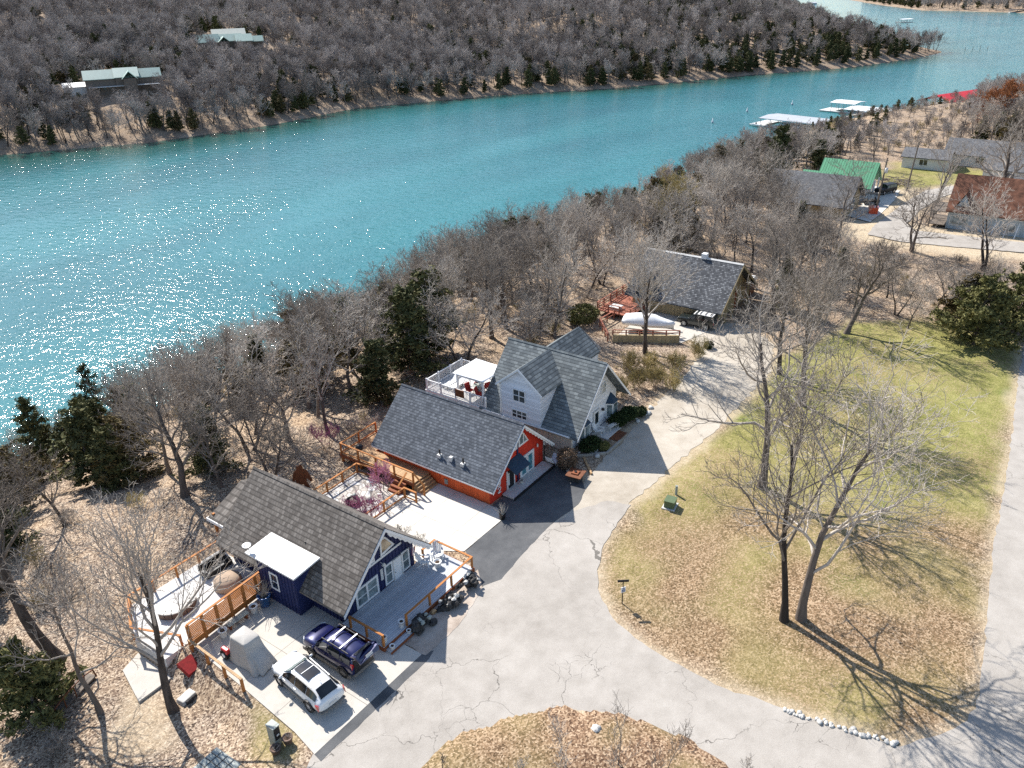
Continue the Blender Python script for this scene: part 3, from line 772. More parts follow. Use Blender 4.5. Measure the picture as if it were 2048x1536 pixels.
    MB().lathe([(0.02,0),(0.2,0.03),(0.30,0.10),(0.31,0.11),(0.2,0.06),(0.02,0.03)], (22.88,37.97,3.92), 14).build('reflector', MT['steel'], ds, True)
    # flag on a short pole by the right window
    fl = thing('flag', 'small striped flag hanging by the right window of the navy cabin', 'flag', (30.0, 30.9, 2.3))
    MB().tube((30.05,30.95,2.05),(29.95,30.2,2.6),0.018,n=6).build('flagpole', MT['offwhite'], fl)
    red, wht = MB(), MB()
    for i in range(7):
        x0 = 29.85+i*0.045; m = red if i % 2 == 0 else wht
        m.add([(x0,30.22-0.02*(i % 3),2.58),(x0+0.045,30.22-0.02*((i+1) % 3),2.58),(x0+0.045,30.30,1.85+0.03*i),(x0,30.30,1.85+0.03*i)], [(0,1,2,3)])
    c = red.build('cloth', MT['red_cloth'], fl); wht.build('stripe', MT['white'], c)
blue_house()

def blue_deck():
    d = thing('front_deck', 'gray board deck with cedar skirt along the front of the navy cabin', 'deck', (28.5, 29, 0))
    m = MB().box(23.85, 27.35, 0.30, 32.6, 30.94, 0.36)
    m.box(30.8, 30.94, 0.30, 32.6, 31.0, 0.36)
    m.build('deck_boards', MT['deck_gray'], d)
    s = MB().box(23.80, 27.28, 0.02, 32.66, 27.35, 0.33).box(32.6, 27.35, 0.02, 32.66, 31.0, 0.33).box(23.8, 27.35, 0.02, 23.85, 30.94, 0.33)
    s.build('skirt', MT['cedar_dark'], d)
    st = MB().box(23.95, 26.85, 0.05, 25.85, 27.26, 0.19); st.build('step', MT['deck_gray'], d)
    MB().box(23.9, 26.79, 0.05, 25.9, 26.85, 0.185).build('step_edge', MT['cedar_dark'], d)
    A = railing('deck_railing', 'cedar railing round the sunny right end of the cabin deck', [(25.98,27.42,0.36),(32.55,27.42,0.36),(32.55,30.7,0.36),(31.3,30.7,0.36)], 2.2, 0.92, MT['cedar_x'], rails=(1.0,), toprail=0.045)
    pn = MB()
    for k in range(4): pn.beam((26.05,27.42,0.52+0.14*k),(28.15,27.42,0.52+0.14*k),0.02,0.018)
    pn.build('cable', MT['steel'], A)
    B = railing('deck_railing', 'short cedar railing beside the open-tailgate car', [(23.92,30.2,0.36),(23.92,27.42,0.36)], 1.4, 0.92, MT['cedar'], rails=(1.0,), toprail=0.045)
    pn = MB()
    for k in range(6): pn.beam((23.92,28.75,0.46+0.1*k),(23.92,27.5,0.46+0.1*k),0.02,0.018)
    pn.build('cable', MT['steel'], B)
blue_deck()

# ------------------------------------------------------------------ the red A-frame numbered 192
SEG = {'1': [(0.55,0,0.55,1),(0.3,0.8,0.55,1)], '9': None, '2': None}
def digit(m, ch, x, z, w, h, y, lw=0.075):
    def stroke(pts):
        for i in range(len(pts)-1):
            a, b = pts[i], pts[i+1]
            m.beam((x+a[0]*w, y-0.0015*i, z+a[1]*h), (x+b[0]*w, y-0.0015*i, z+b[1]*h), 0.05, lw, up=(0,0,1) if abs(a[0]-b[0])*w > abs(a[1]-b[1])*h*0.2 else (1,0,0))
    def arc(cx, cz, rx, rz, a0, a1, n=10): return [(cx+rx*math.cos(R(a0+(a1-a0)*i/n)), cz+rz*math.sin(R(a0+(a1-a0)*i/n))) for i in range(n+1)]
    if ch == '1': stroke([(0.2,0.78),(0.55,1.0),(0.55,0.0)]); stroke([(0.2,0.0),(0.9,0.0)])
    if ch == '9': stroke(arc(0.5,0.70,0.42,0.30,0,360,14)); stroke([(0.92,0.70),(0.88,0.3),(0.62,0.03),(0.15,0.06)])
    if ch == '2': stroke(arc(0.5,0.70,0.42,0.30,170,-35,9)+[(0.08,0.02),(0.95,0.02)])
def red_house():
    h = thing('cabin', 'red-orange A-frame cabin numbered 192 with slate gray shingle roof', 'house', (43.1, 36.5, 0))
    xr, zr = 43.1, 5.55; el = (38.85, 1.75); er = (47.35, 1.75); sl = (zr-el[1])/(xr-el[0])
    zw = lambda x: zr-abs(x-xr)*sl-0.19
    w = gable_body(h, 39.46, 46.74, zw(39.46), zw(46.74), xr, zw(xr), 31.06, 42.1, MT['red_siding'])
    fix_normals(MB().prism([(39.47,31.0,-0.3),(46.73,31.0,-0.3),(46.73,31.0,zw(46.73)),(xr,31.0,zw(xr)),(39.47,31.0,zw(39.47))], (0,0.057,0)).build('front_wall', MT['red_front'], h))
    r = roof_slabs(h, xr, zr, (el, er), 30.28, 42.85, MT['roof_slate'], cap=0.16, capm=MT['roof_slate'])
    for xe, ze in (el, er): bargeboard(h, xr, zr-0.08, xe, ze-0.08, 30.27, MT['white'], 0.16)
    fix_normals(MB().prism([(38.83,30.3,1.56),(38.89,30.3,1.60),(38.89,30.3,1.72),(38.83,30.3,1.70)], (0,12.5,0)).build('gutter', MT['white'], h))
    sc = MB()
    for i in range(10):
        t0, t1 = 0.05+i*0.093, 0.05+(i+1)*0.093
        P = lambda t, dz: (xr+(er[0]-xr)*t, 30.34, zr-0.2+(er[1]-zr)*t-dz)
        sc.prism([P(t0,0.02), P(t1,0.02), P(t1,0.14), P((t0+t1)/2,0.24), P(t0,0.14)], (0,-0.04,0))
    fix_normals(sc.build('scalloped_trim', MT['white'], h))
    y = 30.95
    for a, b in ((43.2, 43.84), (43.9, 44.56)):
        pass
    tri_window(h, [(43.2,y,3.22),(44.58,y,3.22),(43.86,y,4.28),(43.2,y,4.62)], (0,-1,0), MT['white'], MT['glass_gray'], 0.12)
    MB().box(43.82, 30.9, 3.30, 43.92, 30.96, 4.2).build('mullion', MT['white'], h)
    tri_window(h, [(43.0,y,3.22),(43.0,y,4.62),(42.34,y,4.28),(41.62,y,3.22)], (0,-1,0), MT['white'], MT['glass_gray'], 0.12)
    # the pair of glazed doors
    for i, x in enumerate((43.46, 44.36)):
        d = window(h, (x, 30.95, 0.22), (1,0,0), (0,-1,0), 0.87, 1.74, MT['white'], MT['glass_blue'], 0.14, 1, 1, 'glazed_door')
        MB().box(x+(0.74 if i == 0 else 0.06), 30.86, 1.0, x+(0.78 if i == 0 else 0.10), 30.90, 1.18).build('handle', MT['steel'], d)
    MB().box(43.38, 30.9, 1.97, 45.32, 30.97, 2.07).box(43.36, 30.9, 0.2, 43.45, 30.97, 1.97).box(45.25, 30.9, 0.2, 45.33, 30.97, 1.97).build('door_frame', MT['white'], h)
    # dark entrance door with white posts and a navy canopy over it
    d = MB().box(41.66, 30.92, 0.12, 42.48, 30.98, 1.75).build('door', MT['black'], h)
    MB().box(41.72, 30.90, 0.5, 41.86, 30.93, 1.6).build('lettering_strip', MT['white'], d)
    MB().box(41.54, 30.88, 0.1, 41.65, 30.97, 1.85).box(42.49, 30.88, 0.1, 42.58, 30.97, 1.85).build('door_frame', MT['white'], h)
    fix_normals(MB().prism([(41.45,30.98,2.62),(41.45,30.98,2.5),(41.45,29.95,1.92),(41.45,29.95,2.02)], (1.95,0,0)).build('awning', MT['patina_roof'], h))
    MB().box(43.0, 30.9, 0.1, 43.14, 30.98, 4.9).build('center_board', MT['navy'], h)
    # the house number
    for ch, z in (('1', 1.72), ('9', 1.12), ('2', 0.52)):
        m = MB(); digit(m, ch, 40.32, z, 0.40, 0.50, 30.93); o = m.build('house_number', MT['white'], h)
    for z in (45.6,):
        MB().lathe([(0.02,0),(0.07,0.05),(0.07,0.3),(0.02,0.34)], (45.75,30.85,1.95), 8).build('wall_lamp', MT['offwhite'], h)
    # vents on the roof
    for yy in (36.1, 33.75):
        z = zr-(xr-39.75)*sl
        v = MB().box(39.55, yy-0.16, z-0.2, 39.95, yy+0.16, z+0.10).build('vent_base', MT['offwhite'], h)
        MB().tube((39.75,yy,z),(39.75,yy,z+0.55),0.07,n=8).build('vent_pipe', MT['black'], v)
    z = zr-(xr-39.75)*sl
    MB().box(39.6, 34.8, z-0.15, 39.9, 35.1, z+0.25).build('box_vent', MT['offwhite'], h, bevel=0.03)
    # porch slab with its dark skirt and low curb
    p = MB().box(40.9, 29.75, 0.05, 46.5, 30.9, 0.20).build('porch', MT['slab_conc'], h)
    MB().box(40.8, 29.66, 0.04, 46.6, 29.75, 0.26).build('curb', MT['black'], p)
    MB().box(39.38, 35.2, 0.3, 39.46, 35.5, 0.75).build('meter_box', MT['gray_box'], h)
    for yy in (37.6, 39.4): MB().box(38.95, yy, 1.52, 39.46, yy+0.22, 1.64).build('eave_light', MT['white'], h)
red_house()

def red_side_deck():
    d = thing('side_deck', 'raised cedar deck with stairs on the left side of the red cabin', 'deck', (38.5, 40, 0))
    m = MB().box(37.5, 37.05, 0.72, 39.40, 43.0, 0.80).box(37.5, 43.0, 0.72, 41.8, 45.2, 0.80)
    m.build('deck_boards', MT['pine'], d)
    MB().box(37.44, 37.0, 0.50, 37.5, 45.26, 0.78).box(37.5, 45.2, 0.50, 41.8, 45.26, 0.78).build('rim_joist', MT['cedar_dark'], d)
    for x, y in ((37.6,43.0),(37.6,45.1),(41.6,45.1),(37.6,39.8),(37.6,37.2)):
        MB().box(x-0.09, y-0.09, -1.5, x+0.09, y+0.09, 0.72).build('support_post', MT['cedar'], d)
    for k in range(4):
        MB().box(37.55, 36.15+0.24*k, 0.06+0.0, 39.3, 36.37+0.24*k, 0.16+0.17*k).build('step', MT['pine'], d)
    railing('deck_railing', 'cedar railing of the raised deck beside the red cabin', [(37.55,37.1,0.80),(37.55,45.15,0.80),(41.7,45.15,0.80)], 2.0, 1.0, MT['cedar'], rails=(1.0,0.12))
    s = thing('stair_railing', 'sloping cedar handrail of the red cabin side stairs', 'railing', (37.5, 36.6, 0))
    MB().beam((37.52,37.0,1.74),(37.52,36.0,1.0),0.14,0.05).build('top_rail', MT['cedar'], s)
    MB().box(37.46,35.95,0.05,37.58,36.07,1.0).build('post', MT['cedar'], s)
    g = thing('deck_grill', 'small black and silver grill on the raised cedar deck', 'grill', (38.2,43.6,0.8))
    MB().lathe([(0.04,0.5),(0.28,0.55),(0.34,0.72),(0.30,0.9),(0.06,1.0)], (38.2,43.6,0.8), 12).build('bowl', MT['black'], g, True)
    for a in (0, 2.1, 4.2): MB().tube((38.2+0.1*math.cos(a),43.6+0.1*math.sin(a),1.35),(38.2+0.28*math.cos(a),43.6+0.28*math.sin(a),0.8),0.02,n=5).build('leg', MT['steel'], g)
    railing('patio_railing', 'cedar railing between the flagstone patio and the concrete pad', [(31.95,37.2,0.05),(36.45,37.1,0.05),(36.45,35.9,0.05)], 2.2, 0.95, MT['cedar_x'], rails=(1.0,0.15))
    railing('patio_railing', 'cedar railing along the far edge of the flagstone patio', [(32.0,42.75,0.05),(36.9,42.75,0.05),(37.2,40.9,0.05)], 1.7, 0.95, MT['cedar_x'], rails=(1.0,0.15))
    st = thing('patio_steps', 'short flight of wooden steps from the patio up to the side deck', 'steps', (36.8,38.4,0))
    for k in range(3): MB().box(36.4+0.32*k, 37.7, 0.05, 36.70+0.32*k, 38.9, 0.2+0.2*k).build('step', MT['cedar_dark'], st)
    MB().beam((36.3,37.6,0.95),(37.4,37.6,1.7),0.14,0.05).build('handrail', MT['cedar'], st)
red_side_deck()

# ------------------------------------------------------------------ the white house
def white_house():
    h = thing('house', 'white two-storey house with gray-green roof, cross gables and bay windows', 'house', (53.2, 34, 0))
    xr, zr = 53.25, 7.0; s = 1.07
    el = (48.5, zr-4.75*s); er = (57.75, zr-4.5*s)
    y0, y1 = 28.75, 38.9
    zw = lambda x: zr-abs(x-xr)*s-0.2
    gable_body(h, 49.35, 57.2, zw(49.35), zw(57.2), xr, zw(xr), 29.9, 38.6, MT['white_siding'])
    roof_slabs(h, xr, zr, (el, er), y0, y1, MT['roof_green'], cap=0.16)
    for xe, ze in (el, er): bargeboard(h, xr, zr-0.06, xe, ze-0.06, y0-0.01, MT['white'], 0.2)
    # foundation on the side of the red cabin
    f = MB().box(49.15, 29.7, -0.8, 49.34, 38.4, 1.75).box(48.5, 29.7, 1.75, 49.34, 38.4, 1.85)
    f.build('foundation', MT['tan_wall'], h)
    MB().box(48.42, 29.5, 1.86, 48.52, 38.5, 1.96).build('gutter', MT['white'], h)
    # two-storey cross gable towards the red cabin
    fx = 48.55
    g = MB().prism([(fx,32.4,1.95),(fx,36.45,1.95),(fx,36.45,5.30),(fx,34.45,6.85),(fx,32.4,5.30)], (4.4,0,0))
    fix_normals(g.build('cross_gable', MT['white_siding'], h))
    rm = MB()
    for ye, ze in ((32.1,5.12),(36.78,5.12)):
        rm.prism([(fx-0.25,34.45,7.02),(fx-0.25,ye,ze),(fx-0.25,ye,ze-0.14),(fx-0.25,34.45,6.88)], (4.95,0,0))
    rr = fix_normals(rm.build('cross_roof', MT['roof_greenx'], h))
    vb = MB()
    for ye, ze in ((32.05,5.08),(36.83,5.08)):
        vb.prism([(fx-0.26,34.45,7.03),(fx-0.26,ye,ze+0.02),(fx-0.26,ye,ze-0.18),(fx-0.26,34.45,6.82)], (-0.05,0,0))
    fix_normals(vb.build('bargeboard', MT['white'], h))
    MB().tube((fx-0.05,36.5,5.05),(fx-0.05,36.5,2.0),0.05,n=6).build('downpipe', MT['white'], h)
    N = dict(a=(0,-1,0), n=(-1,0,0))
    window(h, (fx-0.01,35.2,3.75), w=1.3, h=1.2, cols=2, rows=2, fr=0.08, **N)
    window(h, (fx-0.01,35.35,2.15), w=1.6, h=0.8, cols=3, rows=2, fr=0.08, **N)
    # cross gable on the other slope, with a hipped end
    m = MB()
    m.prism([(53.3,34.9,6.95),(53.3,32.6,5.0),(53.3,32.6,4.86),(53.3,34.9,6.81)], (5.6,0,0))
    m.prism([(53.3,34.9,6.95),(53.3,37.4,5.0),(53.3,37.4,4.86),(53.3,34.9,6.81)], (5.6,0,0))
    fix_normals(m.build('rear_cross_roof', MT['roof_greenx'], h))
    fix_normals(MB().prism([(58.85,32.62,5.0),(58.85,37.38,5.0),(58.85,34.9,6.93)], (0.06,0,0)).build('rear_gable', MT['white_siding'], h))
    hp = MB().add([(58.92,34.9,6.97),(58.92,32.6,5.02),(60.4,33.4,4.6),(60.4,36.6,4.6),(58.92,37.4,5.02)], [(0,1,2),(0,2,3),(0,3,4)])
    hp.build('hip_roof', MT['roof_dark'], h)
    MB().box(55, 32.9, 1.5, 58.9, 37.1, 4.95).build('rear_wing', MT['white_siding'], h)
    MB().box(59.0, 33.5, -0.5, 60.2, 36.5, 4.55).build('hip_wing', MT['offwhite'], h)
    MB().box(53.9, 37.35, 4.8, 58.8, 37.47, 4.92).build('gutter', MT['white'], h)
    # front openings
    F = dict(a=(1,0,0), n=(0,-1,0))
    window(h, (54.35,29.86,3.2), w=0.8, h=1.0, rows=2, fr=0.08, gm=MT['glass_gray'], **F)
    d = MB().box(53.1, 29.78, 0.15, 53.95, 29.88, 2.0).build('door', MT['white'], h)
    MB().box(53.25, 29.76, 0.75, 53.8, 29.79, 1.85).build('pane', MT['glass'], d)
    MB().box(53.03,29.8,0.1,53.1,29.89,2.08).box(53.95,29.8,0.1,54.02,29.89,2.08).box(53.1,29.8,2.0,53.95,29.89,2.08).build('door_frame', MT['offwhite'], h)
    for x in (56.1, 51.2):
        b = MB().prism([(x-0.75,29.88,0.35),(x-0.42,29.35,0.35),(x+0.42,29.35,0.35),(x+0.75,29.88,0.35)], (0,0,1.55))
        b = fix_normals(b.build('bay_window', MT['white'], h))
        window_o = Vector((x-0.38,29.34,0.65))
        for o, a, n, w in (((x-0.36,29.34,0.6),(1,0,0),(0,-1,0),0.72),):
            m = MB().prism(rectp(o,a,n,0.04,0.05,w-0.04,1.15,0.0), Vector(n)*0.015); fix_normals(m.build('pane', MT['glass_gray'], b))
        for sgn in (-1, 1):
            a = Vector((sgn*0.33, 0.53, 0)).normalized(); n = Vector((sgn*a.y, -abs(a.x), 0))
            o = Vector((x+sgn*0.42, 29.35, 0.6))
            m = MB().prism([o+a*0.07+n*0.005, o+a*0.52+n*0.005, o+a*0.52+n*0.005+Vector((0,0,1.12)), o+a*0.07+n*0.005+Vector((0,0,1.12))], n*0.015)
            fix_normals(m.build('pane', MT['glass_gray'], b))
        rf = MB().add([(x-0.85,29.9,1.9),(x-0.48,29.25,1.9),(x+0.48,29.25,1.9),(x+0.85,29.9,1.9),(x,29.88,2.75)], [(0,1,4),(1,2,4),(2,3,4),(0,3,2,1)])
        rf.build('bay_roof', MT['patina_roof'], b)
    for x, z in ((54.55,1.55),(54.8,1.42)): MB().lathe([(0.02,0),(0.09,0.08),(0.04,0.3)], (x,29.8,z), 8).build('wall_ornament', MT['black'], h)
    p = MB().box(52.6, 28.15, 0.02, 55.1, 29.8, 0.12).build('porch', MT['slab_conc'], h)
    MB().box(52.9, 27.3, 0.02, 54.6, 28.15, 0.07).build('brick_path', MT['brown_metal'], h)
white_house()

def white_deck():
    d = thing('raised_deck', 'white raised deck with white balustrade behind the white house', 'deck', (51, 42, 2))
    MB().box(48.6, 38.95, 1.9, 53.9, 45.2, 2.0).build('deck_boards', MT['deck_white'], d)
    MB().box(48.52, 38.95, 1.7, 48.6, 45.28, 1.98).box(48.6, 45.2, 1.7, 53.9, 45.28, 1.98).box(53.9,38.95,1.7,53.96,45.28,1.98).build('rim_joist', MT['white'], d)
    for x in (48.75, 51.2, 53.8):
        for y in (39.3, 42.2, 45.1): MB().box(x-0.08, y-0.08, -1.2, x+0.08, y+0.08, 1.9).build('support_post', MT['white'], d)
    r = thing('balustrade', 'white baluster railing round the raised deck with the canopy', 'railing', (48.6, 45.2, 2.0))
    runs = [((48.65,38.3),(48.65,45.15)),((48.65,45.15),(53.85,45.15)),((53.85,45.15),(53.85,42.5))]
    for a, b in runs:
        a = Vector((*a,2.0)); b = Vector((*b,2.0)); L = (b-a).length; k = round(L/1.75); dr = (b-a).normalized(); up = Vector((0,0,1))
        for j in range(k+1):
            p = a.lerp(b, j/k)
            if j == 0 and a.y > 45: continue
            MB().box(p.x-0.06,p.y-0.06,1.99,p.x+0.06,p.y+0.06,3.12).build('post', MT['white'], r)
        m = MB().beam(a+up*1.0, b+up*1.0, 0.09, 0.05).beam(a+up*0.12, b+up*0.12, 0.05, 0.07); m.build('rail', MT['white'], r)
        m = MB(); n = int(L/0.15)
        for j in range(1, n): p = a.lerp(b, j/n); m.box(p.x-0.02,p.y-0.02,2.14,p.x+0.02,p.y+0.02,2.98)
        m.build('baluster_row', MT['white'], r)
    MB().box(48.52,40.65,2.35,48.60,41.65,3.05).build('sign_board', MT['brown_metal'], r)
    MB().box(48.66,38.9,1.85,49.2,39.0,1.95).build('ledger', MT['white'], d)
    c = thing('pergola', 'white pergola with a white flat canopy over the raised deck', 'pergola', (50.8, 40.6, 2.0))
    for x, y in ((49.4,39.1),(49.4,42.0),(52.2,42.0),(52.2,39.3)): MB().box(x-0.08,y-0.08,2.0,x+0.08,y+0.08,4.2).build('post', MT['white'], c)
    cm = MB(); n = 8; vs = []
    for i in range(n+1):
        for j in range(n+1):
            u, v = i/n, j/n; vs.append((49.05+3.5*u, 38.75+3.5*v, 4.30-0.12*math.sin(math.pi*u)*math.sin(math.pi*v)+0.02*math.sin(9*u+5*v)))
    cm.add(vs, [(i*(n+1)+j,(i+1)*(n+1)+j,(i+1)*(n+1)+j+1,i*(n+1)+j+1) for i in range(n) for j in range(n)])
    o = cm.build('canopy', MT['canvas_white'], c, True); s_ = o.modifiers.new('solid','SOLIDIFY'); s_.thickness = 0.05
    MB().box(49.3,39.02,4.05,52.3,39.14,4.2).box(49.3,41.95,4.05,52.3,42.07,4.2).box(49.33,39.1,3.95,49.45,42.0,4.06).box(52.14,39.3,3.95,52.26,42.0,4.06).build('beam', MT['white'], c)
    for y, k in ((39.1,1),(42.0,-1)):
        MB().beam((49.4,y,3.5),(49.4,y+0.6*k,4.0),0.06,0.06,up=(1,0,0)).build('brace', MT['white'], c)
    # furniture under and beside the canopy
    ch = None
    spots = [(50.0,40.0,0.3,'red-cushioned deck chair at the near corner under the canopy'),(50.1,41.2,-0.2,'red-cushioned deck chair beside the near pergola post'),(51.4,40.4,2.8,'red-cushioned deck chair on the house side of the canopy'),(51.5,41.4,2.4,'red-cushioned deck chair at the back of the canopy')]
    for i, (x, y, a, lab) in enumerate(spots):
        if ch is None:
            ch = thing('deck_chair', lab, 'chair', (0,0,0), 'red cushioned chairs under the canopy')
            MB().box(-0.28,-0.28,0.32,0.28,0.28,0.42).build('seat', MT['red_cloth'], ch, bevel=0.03)
            MB().prism([(-0.28,0.22,0.42),(0.28,0.22,0.42),(0.28,0.36,0.98),(-0.28,0.36,0.98)], (0,0.08,0)).build('backrest', MT['red_cloth'], ch)
            for sx in (-0.26,0.26):
                for sy in (-0.24,0.24): MB().box(sx-0.025,sy-0.025,0,sx+0.025,sy+0.025,0.32).build('leg', MT['black'], ch)
            ch.location = (x,y,2.0); ch.rotation_euler.z = a
        else: dup(ch, (x,y,2.0), a, label=lab)
    tb = thing('deck_table', 'round glass-topped table between the red chairs under the canopy', 'table', (50.75,40.75,2.0))
    MB().lathe([(0.45,0.70),(0.5,0.71),(0.5,0.74),(0.45,0.75)], (50.75,40.75,2.0), 16).build('tabletop', MT['gray_box'], tb)
    MB().lathe([(0.22,0),(0.05,0.05),(0.05,0.70)], (50.75,40.75,2.0), 10).build('pedestal', MT['black'], tb)
    for i, (y, lab) in enumerate(((43.7,'gray and white lounger on the outer side of the white deck'),(42.95,'gray and white lounger on the house side, nearer the pergola'))):
        l = thing('lounger', lab, 'lounger', (50.3, y, 2.0), 'loungers on the white deck')
        MB().box(49.5,y-0.28,2.28,51.0,y+0.28,2.36).build('bed', MT['canvas_white'], l)
        MB().prism([(51.0,y-0.28,2.30),(51.0,y+0.28,2.30),(51.6,y+0.28,2.75),(51.6,y-0.28,2.75)], (-0.03,0,0.08)).build('backrest', MT['canvas_white'], l)
        for sx in (49.6,50.9):
            for sy in (-0.24,0.24): MB().box(sx-0.025,y+sy-0.025,2.0,sx+0.025,y+sy+0.025,2.28).build('leg', MT['black'], l)
    um = thing('closed_umbrella', 'closed dark red umbrella standing under the canopy', 'umbrella', (51.0,41.85,2.0))
    MB().tube((51.0,41.85,2.0),(51.0,41.85,4.0),0.025,n=6).build('pole', MT['steel'], um)
    MB().lathe([(0.03,0.9),(0.16,1.0),(0.10,1.6),(0.03,1.9)], (51.0,41.85,2.0), 9).build('cloth', MT['red_cloth'], um, True)
white_deck()

# ------------------------------------------------------------------ the tan house with the dark roof
def tan_house():
    h = thing('house', 'khaki house with a dark mottled roof, pale ridge and small dormer beside the wood', 'house', (86.4, 35.5, 0))
    xr, zr = 86.4, 6.0; s = 0.74; el = (80.7, 1.85); er = (92.1, 1.85); sl = (zr-1.85)/(xr-80.7)
    zw = lambda x: zr-abs(x-xr)*sl-0.2
    gable_body(h, 81.75, 91.1, zw(81.75), zw(91.1), xr, zw(xr), 30.5, 41.0, MT['khaki_wall'])
    roof_slabs(h, xr, zr, (el, er), 29.4, 41.6, MT['roof_dark'], cap=0.22, capm=MT['offwhite'])
    for xe, ze in (el, er): bargeboard(h, xr, zr-0.05, xe, ze-0.05, 29.39, MT['khaki_wall'], 0.3)
    for y in (31.1,): window(h, (83.5,30.46,0.8), (1,0,0), (0,-1,0), 1.2, 1.2, MT['offwhite'], MT['glass'], 0.1, 2, 1)
    MB().box(87.0,30.4,0.05,88.0,30.48,2.1).build('door', MT['cedar_dark'], h)
    for x in (82.6, 84.6, 89.5): MB().box(x-0.12,29.5,-0.2,x+0.12,29.7,zw(x)-0.1).build('post', MT['khaki_wall'], h)
    fix_normals(MB().prism([(81.2,37.9,2.1),(81.2,40.1,2.1),(81.2,39.0,4.0)], (3.6,0,0)).build('dormer', MT['khaki_wall'], h))
    m = MB()
    for ye in (37.5, 40.5): m.prism([(80.9,39.0,4.25),(80.9,ye,1.95),(80.9,ye,1.85),(80.9,39.0,4.12)], (3.0,0,0))
    fix_normals(m.build('dormer_roof', MT['roof_dark'], h))
    window(h, (81.18,39.4,2.3), (0,-1,0), (-1,0,0), 0.8, 0.8, MT['offwhite'], MT['glass'], 0.08)
    MB().box(86.1,33.9,5.9,86.8,34.5,6.5).build('ridge_vent', MT['white'], h)
    d = thing('timber_deck', 'faded redwood deck behind the boat at the khaki house', 'deck', (80, 41, 0.6))
    MB().box(77.3,39.0,0.5,81.7,43.4,0.6).box(81.7,41.1,0.5,85.3,43.4,0.6).build('deck_boards', MT['redwood'], d)
    for x in (77.5,79.5,81.5):
        for y in (39.2,43.2): MB().box(x-0.08,y-0.08,-2,x+0.08,y+0.08,0.5).build('support_post', MT['redwood'], d)
    railing('deck_railing', 'faded redwood railing of the deck at the khaki house', [(78.6,38.95,0.6),(77.35,39.0,0.6),(77.35,43.35,0.6),(85.2,43.35,0.6)], 1.6, 0.95, MT['redwood'], rails=(1.0,0.62,0.3))
    MB()
    b = thing('bench', 'pale bench box on the faded redwood deck', 'bench', (78.6,41.6,0.6))
    MB().box(78.0,40.9,0.9,79.2,42.2,1.0).build('seat', MT['offwhite'], b); MB().box(78.1,41.0,0.6,79.1,42.1,0.9).build('box', MT['offwhite'], b)
    w = thing('retaining_wall', 'tan retaining wall below the boat with dark rail on top', 'wall', (73, 34.5, 0))
    a, b_ = Vector((71.2,37.9,0)), Vector((74.9,31.7,0)); 
    MB().beam(a+Vector((0,0,0.15)), b_+Vector((0,0,0.15)), 0.22, 1.4).build('wall', MT['khaki_wall'], w)
    MB().beam(a+Vector((0,0,1.42)), b_+Vector((0,0,1.42)), 0.10, 0.07).beam(a+Vector((0,0,1.12)), b_+Vector((0,0,1.12)), 0.05, 0.08).build('rail', MT['redwood'], w)
    for k in range(6):
        p = a.lerp(b_, k/5); MB().box(p.x-0.06,p.y-0.06,0.85,p.x+0.06,p.y+0.06,1.42).build('post', MT['redwood'], w)
    railing('fence', 'dark timber rail fence behind the boat trailer', [(71.0,38.4,0.05),(74.2,41.2,0.05),(77.2,41.0,0.05)], 1.5, 0.95, MT['redwood'], rails=(1.0,0.5))
    sd_ = thing('shed', 'small red-brown shed with a white barrel roof beside the khaki house', 'shed', (93.2,31.2,0))
    MB().box(92.5,30.4,0,94.3,32.2,1.7).build('wall', MT['brown_metal'], sd_)
    m = MB(); pr = [(92.4+1.0+1.0*math.cos(R(a)), 30.2, 1.65+0.65*math.sin(R(a))) for a in range(0,181,20)]
    fix_normals(m.prism(pr, (0,2.2,0)).build('roof', MT['metal_white'], sd_))
    MB().box(92.45,30.9,0.1,92.5,31.7,1.5).build('door', MT['cedar_dark'], sd_)
tan_house()

